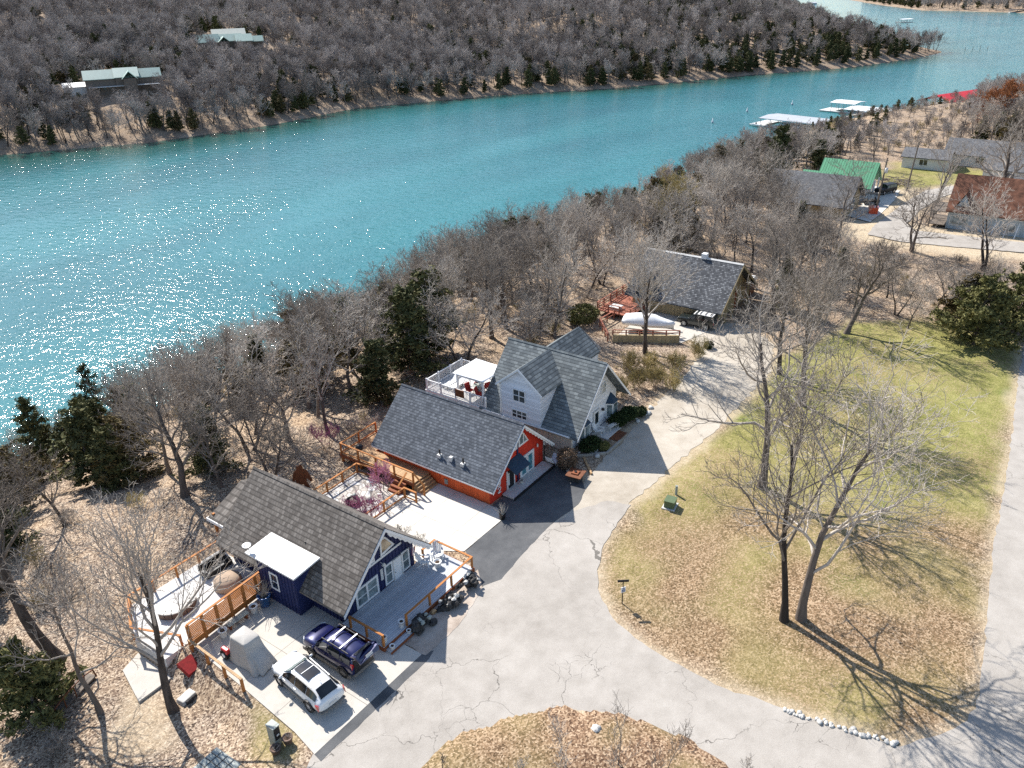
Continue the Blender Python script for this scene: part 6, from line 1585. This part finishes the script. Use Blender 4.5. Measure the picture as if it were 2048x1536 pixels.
def cedar_geo(seed, H=8.0, Rm=2.0, N=900, leaf=0.16, ragged=0.35, power=0.8, base=0.06):
    rn = np.random.RandomState(seed); T, C = Geo(), Geo()
    pts = [np.array([0,0,-0.3])]; 
    for i in range(5): pts.append(np.array([rn.normal(0,.06)*i, rn.normal(0,.06)*i, H*0.95*(i+1)/5]))
    T.tube(pts, np.linspace(0.03*H/2+0.06, 0.02, 6), 7)
    nb = int(20+H*2.8); Q = []
    for b in range(nb):
        t = base+(1-base)*((b+rn.rand())/nb)**1.15*0.96; az = b*2.39996+rn.uniform(-.4,.4)
        L = Rm*(1-t)**power*rn.uniform(1-ragged,1+ragged*0.6)+0.18
        o = np.array([0,0,t*H]); d = unit(np.array([math.cos(az), math.sin(az), rn.uniform(0.05,0.55)])); tip = o+d*L+np.array([0,0,-0.08*L*L*0.3])
        T.tube([o,(o+tip)/2+np.array([0,0,0.08*L]),tip], [0.03+0.01*L,0.022,0.008], 4)
        m = max(4, int(N/nb*(0.35+L/Rm)))
        u = rn.uniform(0.18,1.05,m)**0.75; c = o+(tip-o)*u[:,None]+rn.normal(0,1,(m,3))*(0.07+0.13*L*(0.35+u*0.4))[:,None]*np.array([1,1,0.7])
        for j in range(5):
            cc = c+rn.normal(0,0.11,(m,3)); a = rn.normal(0,1,(m,3)); a[:,2] = a[:,2]*0.6+0.35; a /= np.linalg.norm(a,axis=1)[:,None]
            b2 = np.cross(a, rn.normal(0,1,(m,3))); b2 /= np.linalg.norm(b2,axis=1)[:,None]
            s1 = leaf*rn.uniform(0.7,1.5,m)[:,None]; s2 = leaf*rn.uniform(0.28,0.5,m)[:,None]
            Q.append(np.stack([cc-a*s1, cc+b2*s2, cc+a*s1, cc-b2*s2], 1))
    C.quads(np.concatenate(Q)); return T, C
def leaf_mat(name, lo, mid, hi):
    t = NT(name); n = t.noise(1.1, 3); n2 = t.noise(9, 2); oi = t.n('ObjectInfo')
    k = t.math('ADD', t.math('MULTIPLY', n, 0.45), t.math('ADD', t.math('MULTIPLY', n2, 0.35), t.math('MULTIPLY', oi.outputs['Random'], 0.2)))
    col = t.ramp(k, [(0.3, lo), (0.5, mid), (0.7, hi)])
    m = t.out(col, 0.8, 0, 0.2); t.b.inputs['Subsurface Weight'].default_value = 0.0
    return m
MT['cedar_leaf'] = leaf_mat('cedar_foliage', (0.034,0.040,0.014), (0.080,0.084,0.030), (0.165,0.150,0.058))
MT['cedar_rust'] = leaf_mat('bronzed_foliage', (0.045,0.036,0.016), (0.115,0.088,0.034), (0.21,0.155,0.062))
MT['pine_leaf'] = leaf_mat('pine_foliage', (0.045,0.050,0.018), (0.125,0.122,0.042), (0.25,0.225,0.085))
MT['shrub_leaf'] = leaf_mat('evergreen_shrub', (0.012,0.022,0.008), (0.028,0.045,0.014), (0.06,0.085,0.03))
MT['brown_leaf'] = leaf_mat('dry_brown_leaves', (0.07,0.045,0.028), (0.15,0.10,0.065), (0.25,0.175,0.12))

def make_tree(name, label, cat, T, C, tm, cm, loc, rz=0.0, sc=1.0, group=None, cname='crown'):
    t = thing(name, label, cat, loc, group)
    a = bpy.data.objects.new('trunk', T.mesh('trunk', tm)); b = bpy.data.objects.new(cname, C.mesh(cname, cm))
    for o in (a, b): COL.objects.link(o); o.parent = t
    t.rotation_euler.z = rz; t.scale = (sc,)*3
    return t

# --- trees that stand out singly
heroes = []
BROAD = dict(counts=(11,7,5,4), ang=(54,48,44,42), ratio=(0.60,0.56,0.50,0.50), wig=0.24, up=0.10)
FAN = dict(counts=(13,7,5,4), ang=(42,38,38,40), ratio=(0.62,0.54,0.50,0.50), wig=0.15, up=0.13)
def hero(label, px, py, seed, H, zz=0.0, r0=0.2, style=BROAD, rz=0, mat='twig', name='bare_tree', bm='bark', **kw):
    x, y = pix(px, py, zz); z = hz(x, y)
    T, C = bare_geo(seed, H, r0, **{**style, 'twig': 0.015, **kw})
    heroes.append((x, y)); return make_tree(name, label, 'tree', T, C, MT[bm], MT[mat], (x, y, z), rz)
hero('bare tree with a fan of upswept limbs in front of the driveway guard rail', 345,1412, 11, 13, -0.6, 0.27, FAN, counts=(17,7,5,3), t0=0.36, lean=(-0.04,0.10))
hero('thick old trunk at the left edge with a broken pale stub', 118,1320, 12, 15, -1.0, 0.42, BROAD, t0=0.42, lean=(-0.10,0.10))
hero('slim leaning bare tree between the thick trunk and the upswept tree', 199,1420, 13, 11.5, -0.7, 0.17, BROAD, counts=(9,6,4,3), lean=(-0.08,0.14), t0=0.38)
hero('sturdy bare oak with a white-barked crown behind the navy cabin', 375,1012, 14, 10.5, -1.2, 0.32, BROAD, t0=0.34)
hero('bare oak with wide low limbs behind the flagstone patio', 583,905, 15, 8.5, -1.5, 0.25, BROAD, t0=0.2)
hero('tall forked bare tree nearest the road bend, left of the pair', 1568,1243, 16, 16, 0.1, 0.24, FAN, t0=0.32, lean=(-0.03,0.04))
hero('tall bare tree with a flared root, right of the pair at the road bend', 1602,1240, 17, 17.5, 0.1, 0.29, BROAD, counts=(13,7,5,4), t0=0.28, lean=(0.07,0.02))
hero('big bare tree with the thick dark trunk in the middle of the lawn', 1523,975, 18, 16, 0.1, 0.33, BROAD, counts=(14,7,5,4), t0=0.30)
hero('dense silvery bare tree along the drive beyond the lawn', 1605,812, 19, 14.5, 0.1, 0.28, FAN, counts=(15,8,6,4), t0=0.25)
hero('broad bare tree between the drive and the lawn, behind the silvery one', 1560,748, 20, 13, 0.0, 0.26, BROAD, counts=(13,8,5,4), t0=0.24)
hero('leaning bare oak with dark limbs at the far side of the lawn', 1692,668, 21, 12, 0.0, 0.30, BROAD, t0=0.3, lean=(0.25,-0.05))
hero('small slim bare tree on its own at the far side of the lawn', 1815,657, 22, 6, 0.0, 0.11, BROAD, counts=(8,5,4,3), t0=0.3)
hero('twin-stemmed bare tree in front of the covered boat', 1290,706, 23, 14, 0.0, 0.30, FAN, counts=(11,7,5,4), t0=0.34, stems=2)
hero('leafless shade tree with low dark limbs behind the white house', 1078,662, 24, 9, -0.3, 0.28, BROAD, t0=0.2)
hero('forked bare tree at the near edge of the pale gravel road', 1824,503, 25, 13, 0.0, 0.28, BROAD, counts=(9,6,5,4), t0=0.3, stems=2)
hero('twisted bare oak beside the big round evergreen', 1966,541, 26, 12, 0.0, 0.3, BROAD, counts=(9,6,5,4), t0=0.3, stems=2)
hero('dark bare oak with tangled limbs behind the rust-roofed cabin', 2005,405, 27, 14, 0.0, 0.45, BROAD, t0=0.22)
hero('bare tree standing between the pole and the rust-roofed cabin', 1868,430, 28, 12.5, 0.0, 0.25, FAN, counts=(9,6,5,3), t0=0.3)
hero('bare oak with many pale twigs right of the khaki house', 1545,628, 29, 12.5, 0.0, 0.3, BROAD, counts=(13,8,5,4), t0=0.25)
hero('yellow-green budding tree in the wood behind the khaki house', 1335,500, 30, 11, -1.0, 0.2, FAN, mat='twig_olive', counts=(15,8,6,4), t0=0.22)
hero('rust-orange leaved tree below the red dock roof', 1968,292, 31, 12, -4.0, 0.3, BROAD, mat='twig_rust', counts=(15,9,7,5), t0=0.12, twig=0.045)
hero('tall bare tree with a leaning trunk left of the white deck', 872,728, 32, 11, -2.5, 0.25, FAN, t0=0.34)
hero('tall bare tree rising just behind the white deck canopy', 985,705, 33, 11.5, -2.0, 0.27, FAN, t0=0.36)
# pink blossoming redbuds
for px, py, zz, H, sd_, lab in ((742,1055,0.0,3.6,41,'slim multi-stemmed tree with pink buds beside the concrete pad'),(690,1070,0.0,3.4,42,'multi-stemmed pink-budded tree on the flagstone patio by the cabin roof'),(655,905,-0.5,3.2,43,'small pink blossoming tree behind the patio railing'),(768,985,0.0,3.3,44,'bushy pink blossoming tree under the raised cedar deck')):
    T, C = bare_geo(sd_, H, 0.05, (7,5,4,3), ang=(36,40,45,45), t0=0.35, stems=4, twig=0.010, up=0.2); x, y = pix(px, py, zz)
    make_tree('redbud', lab, 'tree', T, C, MT['bark'], MT['twig_pink'], (x, y, hz(x, y)+0.03)); heroes.append((x, y))
for px, py, sd_, H, lab in ((800,1072,51,1.5,'leafless shrub at the cabin corner of the concrete pad, larger'),(838,1082,52,1.0,'leafless shrub tight against the deck railing corner')):
    T, C = bare_geo(sd_, H, 0.02, (6,5,4), t0=0.2, stems=5, twig=0.007, up=0.12); x, y = pix(px, py, 0)
    make_tree('bare_shrub', lab, 'shrub', T, C, MT['bark'], MT['twig'], (x, y, 0.05), cname='branches')
# saplings on the island
for i, (px, py, H, lab) in enumerate(((1130,1545,3.6,'leafless sapling left of the others on the island'),(1240,1540,4.3,'tallest leafless sapling in the middle of the island'),(1325,1560,3.8,'leafless sapling leaning over the lane from the island'),(1500,1575,2.6,'short leafless sapling at the right tip of the island'),(1030,1570,2.2,'small leafless sapling among the brown leaves of the island'),(880,1540,1.4,'purplish twiggy sapling at the left end of the island'))):
    x, y = pix(px, py, 0.3); T, C = bare_geo(60+i, H, 0.035, (8,4,3), t0=0.3, stems=2, twig=0.010, up=0.22, ang=(38,40,45), wig=0.2)
    make_tree('sapling', lab, 'sapling', T, C, MT['bark'], MT['twig'], (x, y, hz(x, y)+0.25)); heroes.append((x, y))
# tan brush by the drive
brush_spots = [(1238,792),(1272,775),(1310,770),(1345,782),(1300,742),(1350,745),(1255,740),(1395,715)]
for i, (px, py) in enumerate(brush_spots):
    x, y = pix(px, py, 0); T, C = bare_geo(70+i, 2.7, 0.03, (9,6,5), t0=0.12, stems=7, twig=0.011, up=0.14, ang=(38,42,45))
    make_tree('bare_shrub', 'tan multi-stemmed brush in the thicket between the white house and the drive', 'shrub', T, C, MT['bark'], MT['twig_olive'], (x, y, hz(x, y)), group='thicket by the white house', cname='branches'); heroes.append((x, y))
# evergreens that stand out
def ever(label, px, py, zz, seed, H, Rm, mat, N=1500, leaf=0.16, name='cedar_tree', rz=0, **kw):
    x, y = pix(px, py, zz); T, C = cedar_geo(seed, H, Rm, N, leaf, **kw); heroes.append((x, y))
    return make_tree(name, label, 'tree', T, C, MT['bark'], MT[mat], (x, y, hz(x, y)), rz)
ever('big round olive evergreen at the top of the lawn by the road, nearer', 1945,692, 0.0, 81, 7.5, 3.6, 'pine_leaf', 2300, 0.21, power=0.55, ragged=0.7)
ever('big olive evergreen at the top of the lawn, touching the road', 2030,672, 0.0, 82, 8.2, 3.8, 'pine_leaf', 2300, 0.21, power=0.55, ragged=0.7)
ever('brownish low evergreen below the big round one', 1925,640, 0.0, 83, 5.5, 2.6, 'cedar_rust', 1500, 0.22, power=0.6)
ever('thin olive evergreen below the thick trunk at the left edge', 75,1425, -0.8, 84, 5.5, 2.2, 'pine_leaf', 1100, 0.20, ragged=0.6)
ever('dark cedar on its own above the glittering water', 82,905, -7, 85, 8.0, 2.0, 'cedar_leaf', 1500, 0.17)
ever('open-branched dark pine standing against the glittering water', 200,850, -8, 86, 10.0, 2.3, 'cedar_leaf', 900, 0.16, ragged=0.6)
# round brown bush, evergreen beds
def bush(label, x, y, z, r, mat, seed, leaf=0.07, N=900, name='round_bush', cat='shrub', group=None):
    rn = np.random.RandomState(seed); C = Geo(); u = rn.normal(0,1,(N,3)); u /= np.linalg.norm(u,axis=1)[:,None]
    c = u*np.array(r)*rn.uniform(0.7,1.03,N)[:,None]; c[:,2] += r[2]; Q = []
    for j in range(5):
        cc = c+rn.normal(0,0.05,(N,3)); a = rn.normal(0,1,(N,3)); a /= np.linalg.norm(a,axis=1)[:,None]; b2 = np.cross(a, rn.normal(0,1,(N,3))); b2 /= np.linalg.norm(b2,axis=1)[:,None]
        s1 = leaf*rn.uniform(.7,1.4,N)[:,None]; Q.append(np.stack([cc-a*s1,cc+b2*s1*0.4,cc+a*s1,cc-b2*s1*0.4],1))
    C.quads(np.concatenate(Q)); T = Geo()
    for k in range(6):
        a = 1.05*k; T.tube([(0.05*math.cos(a),0.05*math.sin(a),-0.1),(r[0]*0.6*math.cos(a),r[1]*0.6*math.sin(a),r[2]*1.2)],[0.03,0.01],5)
    t = make_tree(name, label, cat, T, C, MT['bark'], MT[mat], (x,y,z), group=group, cname='foliage'); t.children[0].name = 'stems'; return t
bush('round brown clipped bush beside the red cabin', 46.9, 28.75, 0.02, (0.85,0.85,0.95), 'brown_leaf', 5)
for i, (x, y, r, lab) in enumerate(((50.6,28.7,(1.2,0.8,0.45),'dark evergreen shrub bed left of the white house porch'),(55.6,28.7,(1.0,0.75,0.5),'dark evergreen shrub right of the porch under the bay window'),(57.0,28.4,(0.9,0.8,0.55),'spreading dark evergreen at the right corner of the white house'),(58.2,27.9,(0.8,0.5,0.3),'low dark evergreen in the rocks beyond the white house corner'),(51.2,27.7,(0.5,0.4,0.3),'small fresh green shrub at the edge of the porch bed'),(75.2,28.4,(0.5,0.4,0.35),'small green shrub beside the cut stump'))):
    bush(lab, x, y, 0.02, r, 'shrub_leaf' if i != 4 else 'pine_leaf', 20+i, 0.10, 700, 'evergreen_shrub')
x, y = pix(1165,648,-0.3); bush('pale yellow-green bush behind the white house', x, y, hz(x,y), (2.2,1.8,1.0), 'olive_leaf' if 'olive_leaf' in MT else 'pine_leaf', 40, 0.12, 1100)
x, y = pix(110,1500,-0.6); T, C = bare_geo(77, 1.9, 0.025, (8,6,5), t0=0.1, stems=7, twig=0.009, up=0.1); make_tree('bare_shrub', 'purplish twiggy shrub in the leaves below the olive evergreen', 'shrub', T, C, MT['bark'], MT['twig'], (x, y, hz(x,y)), cname='branches')

# --- the woods: a handful of forms, copied
KEEP = [(22.0,45.5,30.0,45.0),(37.0,48.6,28.5,46.5),(47.0,61.5,27.0,46.0),(70.5,94.5,28.5,44.5),(131.5,157.5,27.0,44.5),(134.5,146.5,3.0,18.8),(175,198,8,32),(12.5,25,24,44.6),(30.5,38.5,36,44.0)]
KEEPD = (0.6,)
def blocked(P, m=1.2):
    b = np.zeros(len(P), bool)
    for x0,x1,y0,y1 in KEEP: b |= (P[:,0] > x0-m)&(P[:,0] < x1+m)&(P[:,1] > y0-m)&(P[:,1] < y1+m)
    for poly, mm in ((LANE,1.2),(DRIVE,1.5),(LAWN,0.5),(FARROAD,1.5),(FARGRAVEL,0.3),(FARLAWN,0.5),(FARPAD,1.0)): b |= sdist(P, poly) > -mm
    H_ = np.array(heroes); 
    d = np.min(np.hypot(P[:,0][:,None]-H_[:,0], P[:,1][:,None]-H_[:,1]), axis=1); return b | (d < 2.2)
def project(P, z):
    V = np.column_stack([P, z-CAM_H]); c = V @ CF
    return 1024+FPX*(V @ CX)/c, 768-FPX*(V @ CU)/c, c
def scatter(x0, x1, y0, y1, s, seed, jit=0.42):
    rn = np.random.RandomState(seed); X, Y = np.meshgrid(np.arange(x0,x1,s), np.arange(y0,y1,s)); P = np.column_stack([X.ravel(),Y.ravel()])
    return P+rn.uniform(-jit*s, jit*s, P.shape)
rs = np.random.RandomState(99)
cand = []
A = np.concatenate([scatter(-6,190,44.5,104,4.35,1), scatter(190,470,20,104,5.4,2)])
zA = height(A[:,0],A[:,1]); sh = np.interp(A[:,0],NEAR_SHORE[:,0],NEAR_SHORE[:,1])
k = (A[:,1] < sh-1.2)&(~blocked(A))&~((A[:,1] < 50)&(A[:,0] < 72)&(rs.rand(len(A)) < 0.5))&~((A[:,0] > 186)&(A[:,1] < sh-58))&~((A[:,0] < 27)&(A[:,1] < 76)&(rs.rand(len(A)) < 0.55)); A = A[k]
B = np.concatenate([scatter(76,134,1,44.5,4.6,3), scatter(134,230,-6,46,8.0,4)]); B = B[~blocked(B)]; B = B[~((B[:,0] < 92)&(B[:,1] < 20))]
E_ = scatter(186,480,-34,70,6.4,9); shE = np.interp(E_[:,0],NEAR_SHORE[:,0],NEAR_SHORE[:,1]); E_ = E_[(E_[:,1] < shE-58+40*(E_[:,0] > 330))&(E_[:,1] > -45)&(E_[:,1] < shE-2)&(~blocked(E_))&(rs.rand(len(E_)) < 0.85)]
W = np.concatenate([A, B, E_]); zW = height(W[:,0], W[:,1])
O = []
for s, d0, d1, sd_ in ((4.7,0,520,5),(6.0,520,820,6),(8.5,820,1700,7)):
    Q = scatter(-300,1700,90,1100,s,sd_); dd = np.hypot(Q[:,0],Q[:,1]); Q = Q[(dd >= d0)&(dd < d1)]; e = np.maximum(sdist(Q, OPP), sdist(Q, FAR)); O.append(Q[e > 4.0])
O = np.concatenate(O); so_ = sdist(O, OPP); O = O[~((so_ > 9)&(so_ < 30)&(rs.rand(len(O)) < 0.25))]; zO = height(O[:,0], O[:,1])
def frame_ok(P, z, top=12):
    px, py, c = project(P, z); px2, py2, _ = project(P, z+top); return (px > -130)&(px < 2180)&(py2 < 1600)&(py > -30)&(c > 5)
m = frame_ok(W, zW); W, zW = W[m], zW[m]; m = frame_ok(O, zO); O, zO = O[m], zO[m]
# clearings round the lodges across the lake and their drives
for px, py, r in ((462,92,22),(460,108,16),(252,182,19),(255,200,15),(170,192,12),(195,180,10),(565,95,11),(150,205,8),(590,118,8),(400,95,8),(720,6,10),(1625,14,10),(520,120,10)):
    x, y, _ = land(px, py); m = np.hypot(O[:,0]-x, O[:,1]-y) > r; O, zO = O[m], zO[m]
# who is an evergreen: more of them along the near shore and towards the wooded point
shW = np.interp(W[:,0],NEAR_SHORE[:,0],NEAR_SHORE[:,1])-W[:,1]
evW = rs.rand(len(W)) < np.where((W[:,1] > 40)&(shW < 13), 0.62, np.where((W[:,1] > 44)&(shW < 28), 0.30, np.where(W[:,1] > 44, 0.17, 0.08)))
pxO, pyO, cO = project(O, zO); cl = vnoise(O, 38, 61)+0.5*vnoise(O, 15, 62)
evO = rs.rand(len(O)) < np.where(pxO > 1840, 0.12, 1)*np.clip(0.13+0.22*cl+0.42*np.clip((pxO-1050)/600, 0, 1)+0.12*(sdist(O, OPP) < 40), 0.02, 0.72)
def proto_set(kind):
    out = []
    if kind == 'bare':
        for i in range(7):
            T, C = bare_geo(200+i, 11.5, 0.20, **{**(FAN if i % 3 == 2 else BROAD), 'counts': (11,7,5,3), 'twig': 0.019, 't0': 0.26+0.04*(i % 3), 'stems': 1+(i % 4 == 3), 'sides': (7,5,4,3,3)})
            out.append((T.mesh('trunk', MT['bark']), C.mesh('crown', MT['twig'])))
    else:
        for i in range(5):
            T, C = cedar_geo(230+i, 7.5, (1.7,2.1,2.5,1.9,2.8)[i], 1100, 0.20, ragged=0.5, power=(0.8,0.65,0.6,0.7,0.5)[i])
            out.append((T.mesh('trunk', MT['bark']), C.mesh('crown', MT['cedar_leaf' if i % 5 < 3 else 'cedar_rust'])))
    return out
BARE, CEDAR = proto_set('bare'), proto_set('cedar')
def zone(x, y, far):
    if far:
        return 'on the point' if x > 430 else 'on the far bank'
    if y > 44: return 'in the shore wood on the left' if x < 45 else 'in the shore wood behind the houses' if x < 110 else 'in the shore wood towards the docks'
    return 'in the grove before the gravel road' if x < 134 else 'round the far houses'
WHERE = {'on the point': 'on the wooded point across the lake','on the far bank': 'on the wooded bank across the lake','in the shore wood on the left': 'in the shore wood left of the navy cabin','in the shore wood behind the houses': 'in the shore wood behind the red and white houses','in the shore wood towards the docks': 'in the shore wood running towards the docks','in the grove before the gravel road': 'in the grove between the khaki house and gravel road','round the far houses': 'among the far houses by the green roof'}
def plant(protos, name, cat_label, P, z, far, scale, seed):
    rn = np.random.RandomState(seed); roots = {}
    for (x, y), zz, fr, sc in zip(P, z, far, scale):
        i = rn.randint(len(protos)); zn = zone(x, y, fr); lab = cat_label+' '+WHERE[zn]
        t = thing(name, lab, 'tree', (x, y, zz), cat_label.split(' ', 1)[0]+' '+name.replace('_', ' ')+'s '+zn)
        for nm, me in zip(('trunk','crown'), protos[i]):
            o = bpy.data.objects.new(nm, me); COL.objects.link(o); o.parent = t
        t.rotation_euler = (rn.normal(0,0.04), rn.normal(0,0.04), rn.uniform(0,6.28)); t.scale = (sc*rn.uniform(.95,1.25), sc*rn.uniform(.95,1.25), sc)
allP = np.concatenate([W, O]); allz = np.concatenate([zW, zO]); far = np.concatenate([np.zeros(len(W),bool), np.ones(len(O),bool)]); ev = np.concatenate([evW, evO])
dist = np.sqrt((allP**2).sum(1)+(allz-CAM_H)**2); scl = rs.uniform(0.68,1.12,len(allP)); scl = np.where(far, scl*1.08, scl)
edge = np.interp(allP[:,0],NEAR_SHORE[:,0],NEAR_SHORE[:,1])-allP[:,1]; scl = np.where((~far)&(allP[:,1] > 44)&(edge < 16), scl*0.80, scl)
# the wood's skyline against the water: shore trees stand no taller than it
LINE = np.array([(-200,1010),(0,880),(200,745),(350,690),(560,602),(720,565),(800,522),(900,468),(1010,430),(1100,412),(1270,372),(1350,332),(1420,302),(1530,258),(1700,250),(1830,250),(1890,243),(1942,228),(1965,172),(2048,160),(2300,110)], float)
def cap_height(P, z, s, H=12.0):
    s = s.copy(); jit_ = rs.uniform(-22, 30, len(P))
    for _ in range(12):
        px, py, _c = project(P, z+H*s); over = py < np.interp(px, LINE[:,0], LINE[:,1])+jit_
        s = np.where(over, s*0.9, s)
    return s
near_ = ~far
LINE_B = np.array([(1300,300),(1450,400),(1560,400),(1680,412),(1712,488),(1780,495),(2048,512),(2300,520)], float)
def cap_grove(P, z, s, H=12.0):
    s = s.copy()
    for _ in range(14):
        px, py, _c = project(P, z+H*s); s = np.where(py < np.interp(px, LINE_B[:,0], LINE_B[:,1]), s*0.9, s)
    return s
_px, _py, _c = project(allP, allz); grove_ = near_&(allP[:,1] < 44)&(_py > 500)
clear_ = near_&(allP[:,0] > 120)&(allP[:,0] < 186)&(allP[:,1] < 46)&(_py > 352)&(_py < 500)&(_px > 1600)
scl[grove_] = cap_grove(allP[grove_], allz[grove_], scl[grove_]); scl[clear_] = 0.0
s0_ = scl.copy(); scl[near_] = cap_height(allP[near_], allz[near_], scl[near_])
sky_ = near_&(allP[:,1] > 44)&(scl < s0_*0.93); ev = np.where(sky_, rs.rand(len(ev)) < np.clip(0.38+0.5*vnoise(allP, 13, 77), 0.08, 0.85), ev)
scl = np.where(sky_&ev, scl*rs.uniform(0.95, 1.55, len(scl)), scl)                                   # cedars are lower than the bare trees
ok_ = (scl > 0.36)|((allP[:,0] > 180)&(scl > 0.2)); allP, allz, far, ev, dist, scl = allP[ok_], allz[ok_], far[ok_], ev[ok_], dist[ok_], scl[ok_]
size = scl/dist
rest = np.ones(len(allP), bool)
for isev, protos, nm, lab, cap in ((False, BARE, 'bare_tree', 'bare gray tree', 275),(True, CEDAR, 'cedar_tree', 'dark evergreen cedar', 240)):
    idx = np.nonzero(ev == isev)[0]; idx = idx[np.argsort(-size[idx])][:cap]; rest[idx] = False
    plant(protos, nm, lab, allP[idx], allz[idx], far[idx], scl[idx], 5+isev)
# everything smaller in view: one mass of trees, and one of brush, scattered over points
def mass(name, label, P, z, kind, scale, meshes):
    col = bpy.data.collections.new(name+'_forms')
    for i, me in enumerate(meshes):
        o = bpy.data.objects.new('form_%02d' % i, me); col.objects.link(o)
    me = bpy.data.meshes.new(name); me.vertices.add(len(P)); me.vertices.foreach_set('co', np.column_stack([P, z]).astype(np.float32).ravel())
    rn = np.random.RandomState(3)
    for an, typ, val in (('form','INT',kind),('size','FLOAT',scale),('turn','FLOAT',rn.uniform(0,6.28,len(P)))):
        a = me.attributes.new(an, typ, 'POINT'); a.data.foreach_set('value', np.asarray(val, np.int32 if typ == 'INT' else np.float32))
    me.update(); o = bpy.data.objects.new(name, me); COL.objects.link(o); struct(o, 'stuff', label)
    ng = bpy.data.node_groups.new(name, 'GeometryNodeTree'); ng.interface.new_socket('Geometry', in_out='INPUT', socket_type='NodeSocketGeometry'); ng.interface.new_socket('Geometry', in_out='OUTPUT', socket_type='NodeSocketGeometry')
    N = ng.nodes; L = ng.links; gi = N.new('NodeGroupInput'); go = N.new('NodeGroupOutput'); ip = N.new('GeometryNodeInstanceOnPoints'); ci = N.new('GeometryNodeCollectionInfo')
    ci.inputs['Collection'].default_value = col; ci.inputs['Separate Children'].default_value = True; ci.inputs['Reset Children'].default_value = True
    def attr(nm, dt): n = N.new('GeometryNodeInputNamedAttribute'); n.data_type = dt; n.inputs['Name'].default_value = nm; return n.outputs['Attribute']
    cx = N.new('ShaderNodeCombineXYZ'); L.new(attr('turn','FLOAT'), cx.inputs['Z'])
    L.new(gi.outputs[0], ip.inputs['Points']); L.new(ci.outputs[0], ip.inputs['Instance']); ip.inputs['Pick Instance'].default_value = True
    L.new(attr('form','INT'), ip.inputs['Instance Index']); L.new(cx.outputs[0], ip.inputs['Rotation']); L.new(attr('size','FLOAT'), ip.inputs['Scale'])
    L.new(ip.outputs[0], go.inputs[0]); md = o.modifiers.new('scatter','NODES'); md.node_group = ng
    return o
def joined(parts, name):
    """one mesh with two materials from trunk and crown geometry"""
    T, C, tm, cm = parts; g = Geo(); nt = sum(len(f) for f in T.F)
    g.V = T.V+C.V; g.F = T.F+[f+T.n for f in C.F]; me = g.mesh(name, tm); me.materials.append(cm)
    mi = np.zeros(len(me.polygons), np.int32); mi[nt:] = 1; me.polygons.foreach_set('material_index', mi); return me
FORMS = []
for i in range(5):
    T, C = bare_geo(300+i, 12, 0.24, (11,6,4,3), t0=0.36, twig=0.042, sides=(5,4,3,3,3)); FORMS.append(joined((T, C, MT['bark'], MT['twig_far']), 'far_bare'))
for i in range(3):
    T, C = cedar_geo(320+i, 8.5, (2.3,2.9,2.1)[i], 420, 0.36, ragged=0.5, power=0.6); FORMS.append(joined((T, C, MT['bark'], MT['cedar_leaf' if i != 1 else 'pine_dark']) if 'pine_dark' in MT else (T, C, MT['bark'], MT['cedar_leaf']), 'far_cedar'))
ri = np.nonzero(rest)[0]
kind = np.where(ev[ri], 5+rs.randint(0,3,len(ri)), rs.randint(0,5,len(ri)))
mass('distant_forest', 'far leafless woods with dark cedars beyond the nearer trees', allP[ri], allz[ri], kind, scl[ri], FORMS)
BR = []
for i in range(4):
    T, C = bare_geo(340+i, 1.9, 0.022, (8,5,4), t0=0.12, stems=5, twig=0.009, sides=(4,3,3,3,3), up=0.12, ang=(40,44,46)); BR.append(joined((T, C, MT['bark'], MT['twig'] if i != 2 else MT['twig_olive']), 'brush'))
Q = np.concatenate([scatter(-4,120,44.6,104,2.5,21), scatter(76,135,1,44,2.7,22), scatter(8,17,36,44,2.6,23), scatter(150,340,20,80,3.2,24)]); shq = np.interp(Q[:,0],NEAR_SHORE[:,0],NEAR_SHORE[:,1])
Q = Q[(Q[:,1] < shq-1)&~blocked(Q, 0.6)&(vnoise(Q, 7, 71) > -0.15)]; Q = Q[~((Q[:,0] < 30)&(Q[:,1] < 72)&(rs.rand(len(Q)) < 0.7))]; Q = Q[~((Q[:,0] < 92)&(Q[:,1] < 20)&(Q[:,0] > 30))]; zq = height(Q[:,0],Q[:,1]); m_ = frame_ok(Q, zq, 2); Q, zq = Q[m_], zq[m_]
mass('underbrush', 'twiggy leafless underbrush on the floor of the near woods', Q, zq, rs.randint(0,4,len(Q)), rs.uniform(0.5,1.25,len(Q)), BR)
print('woods', len(W), len(O), 'rest', len(ri), 'brush', len(Q), file=__import__('sys').stderr)
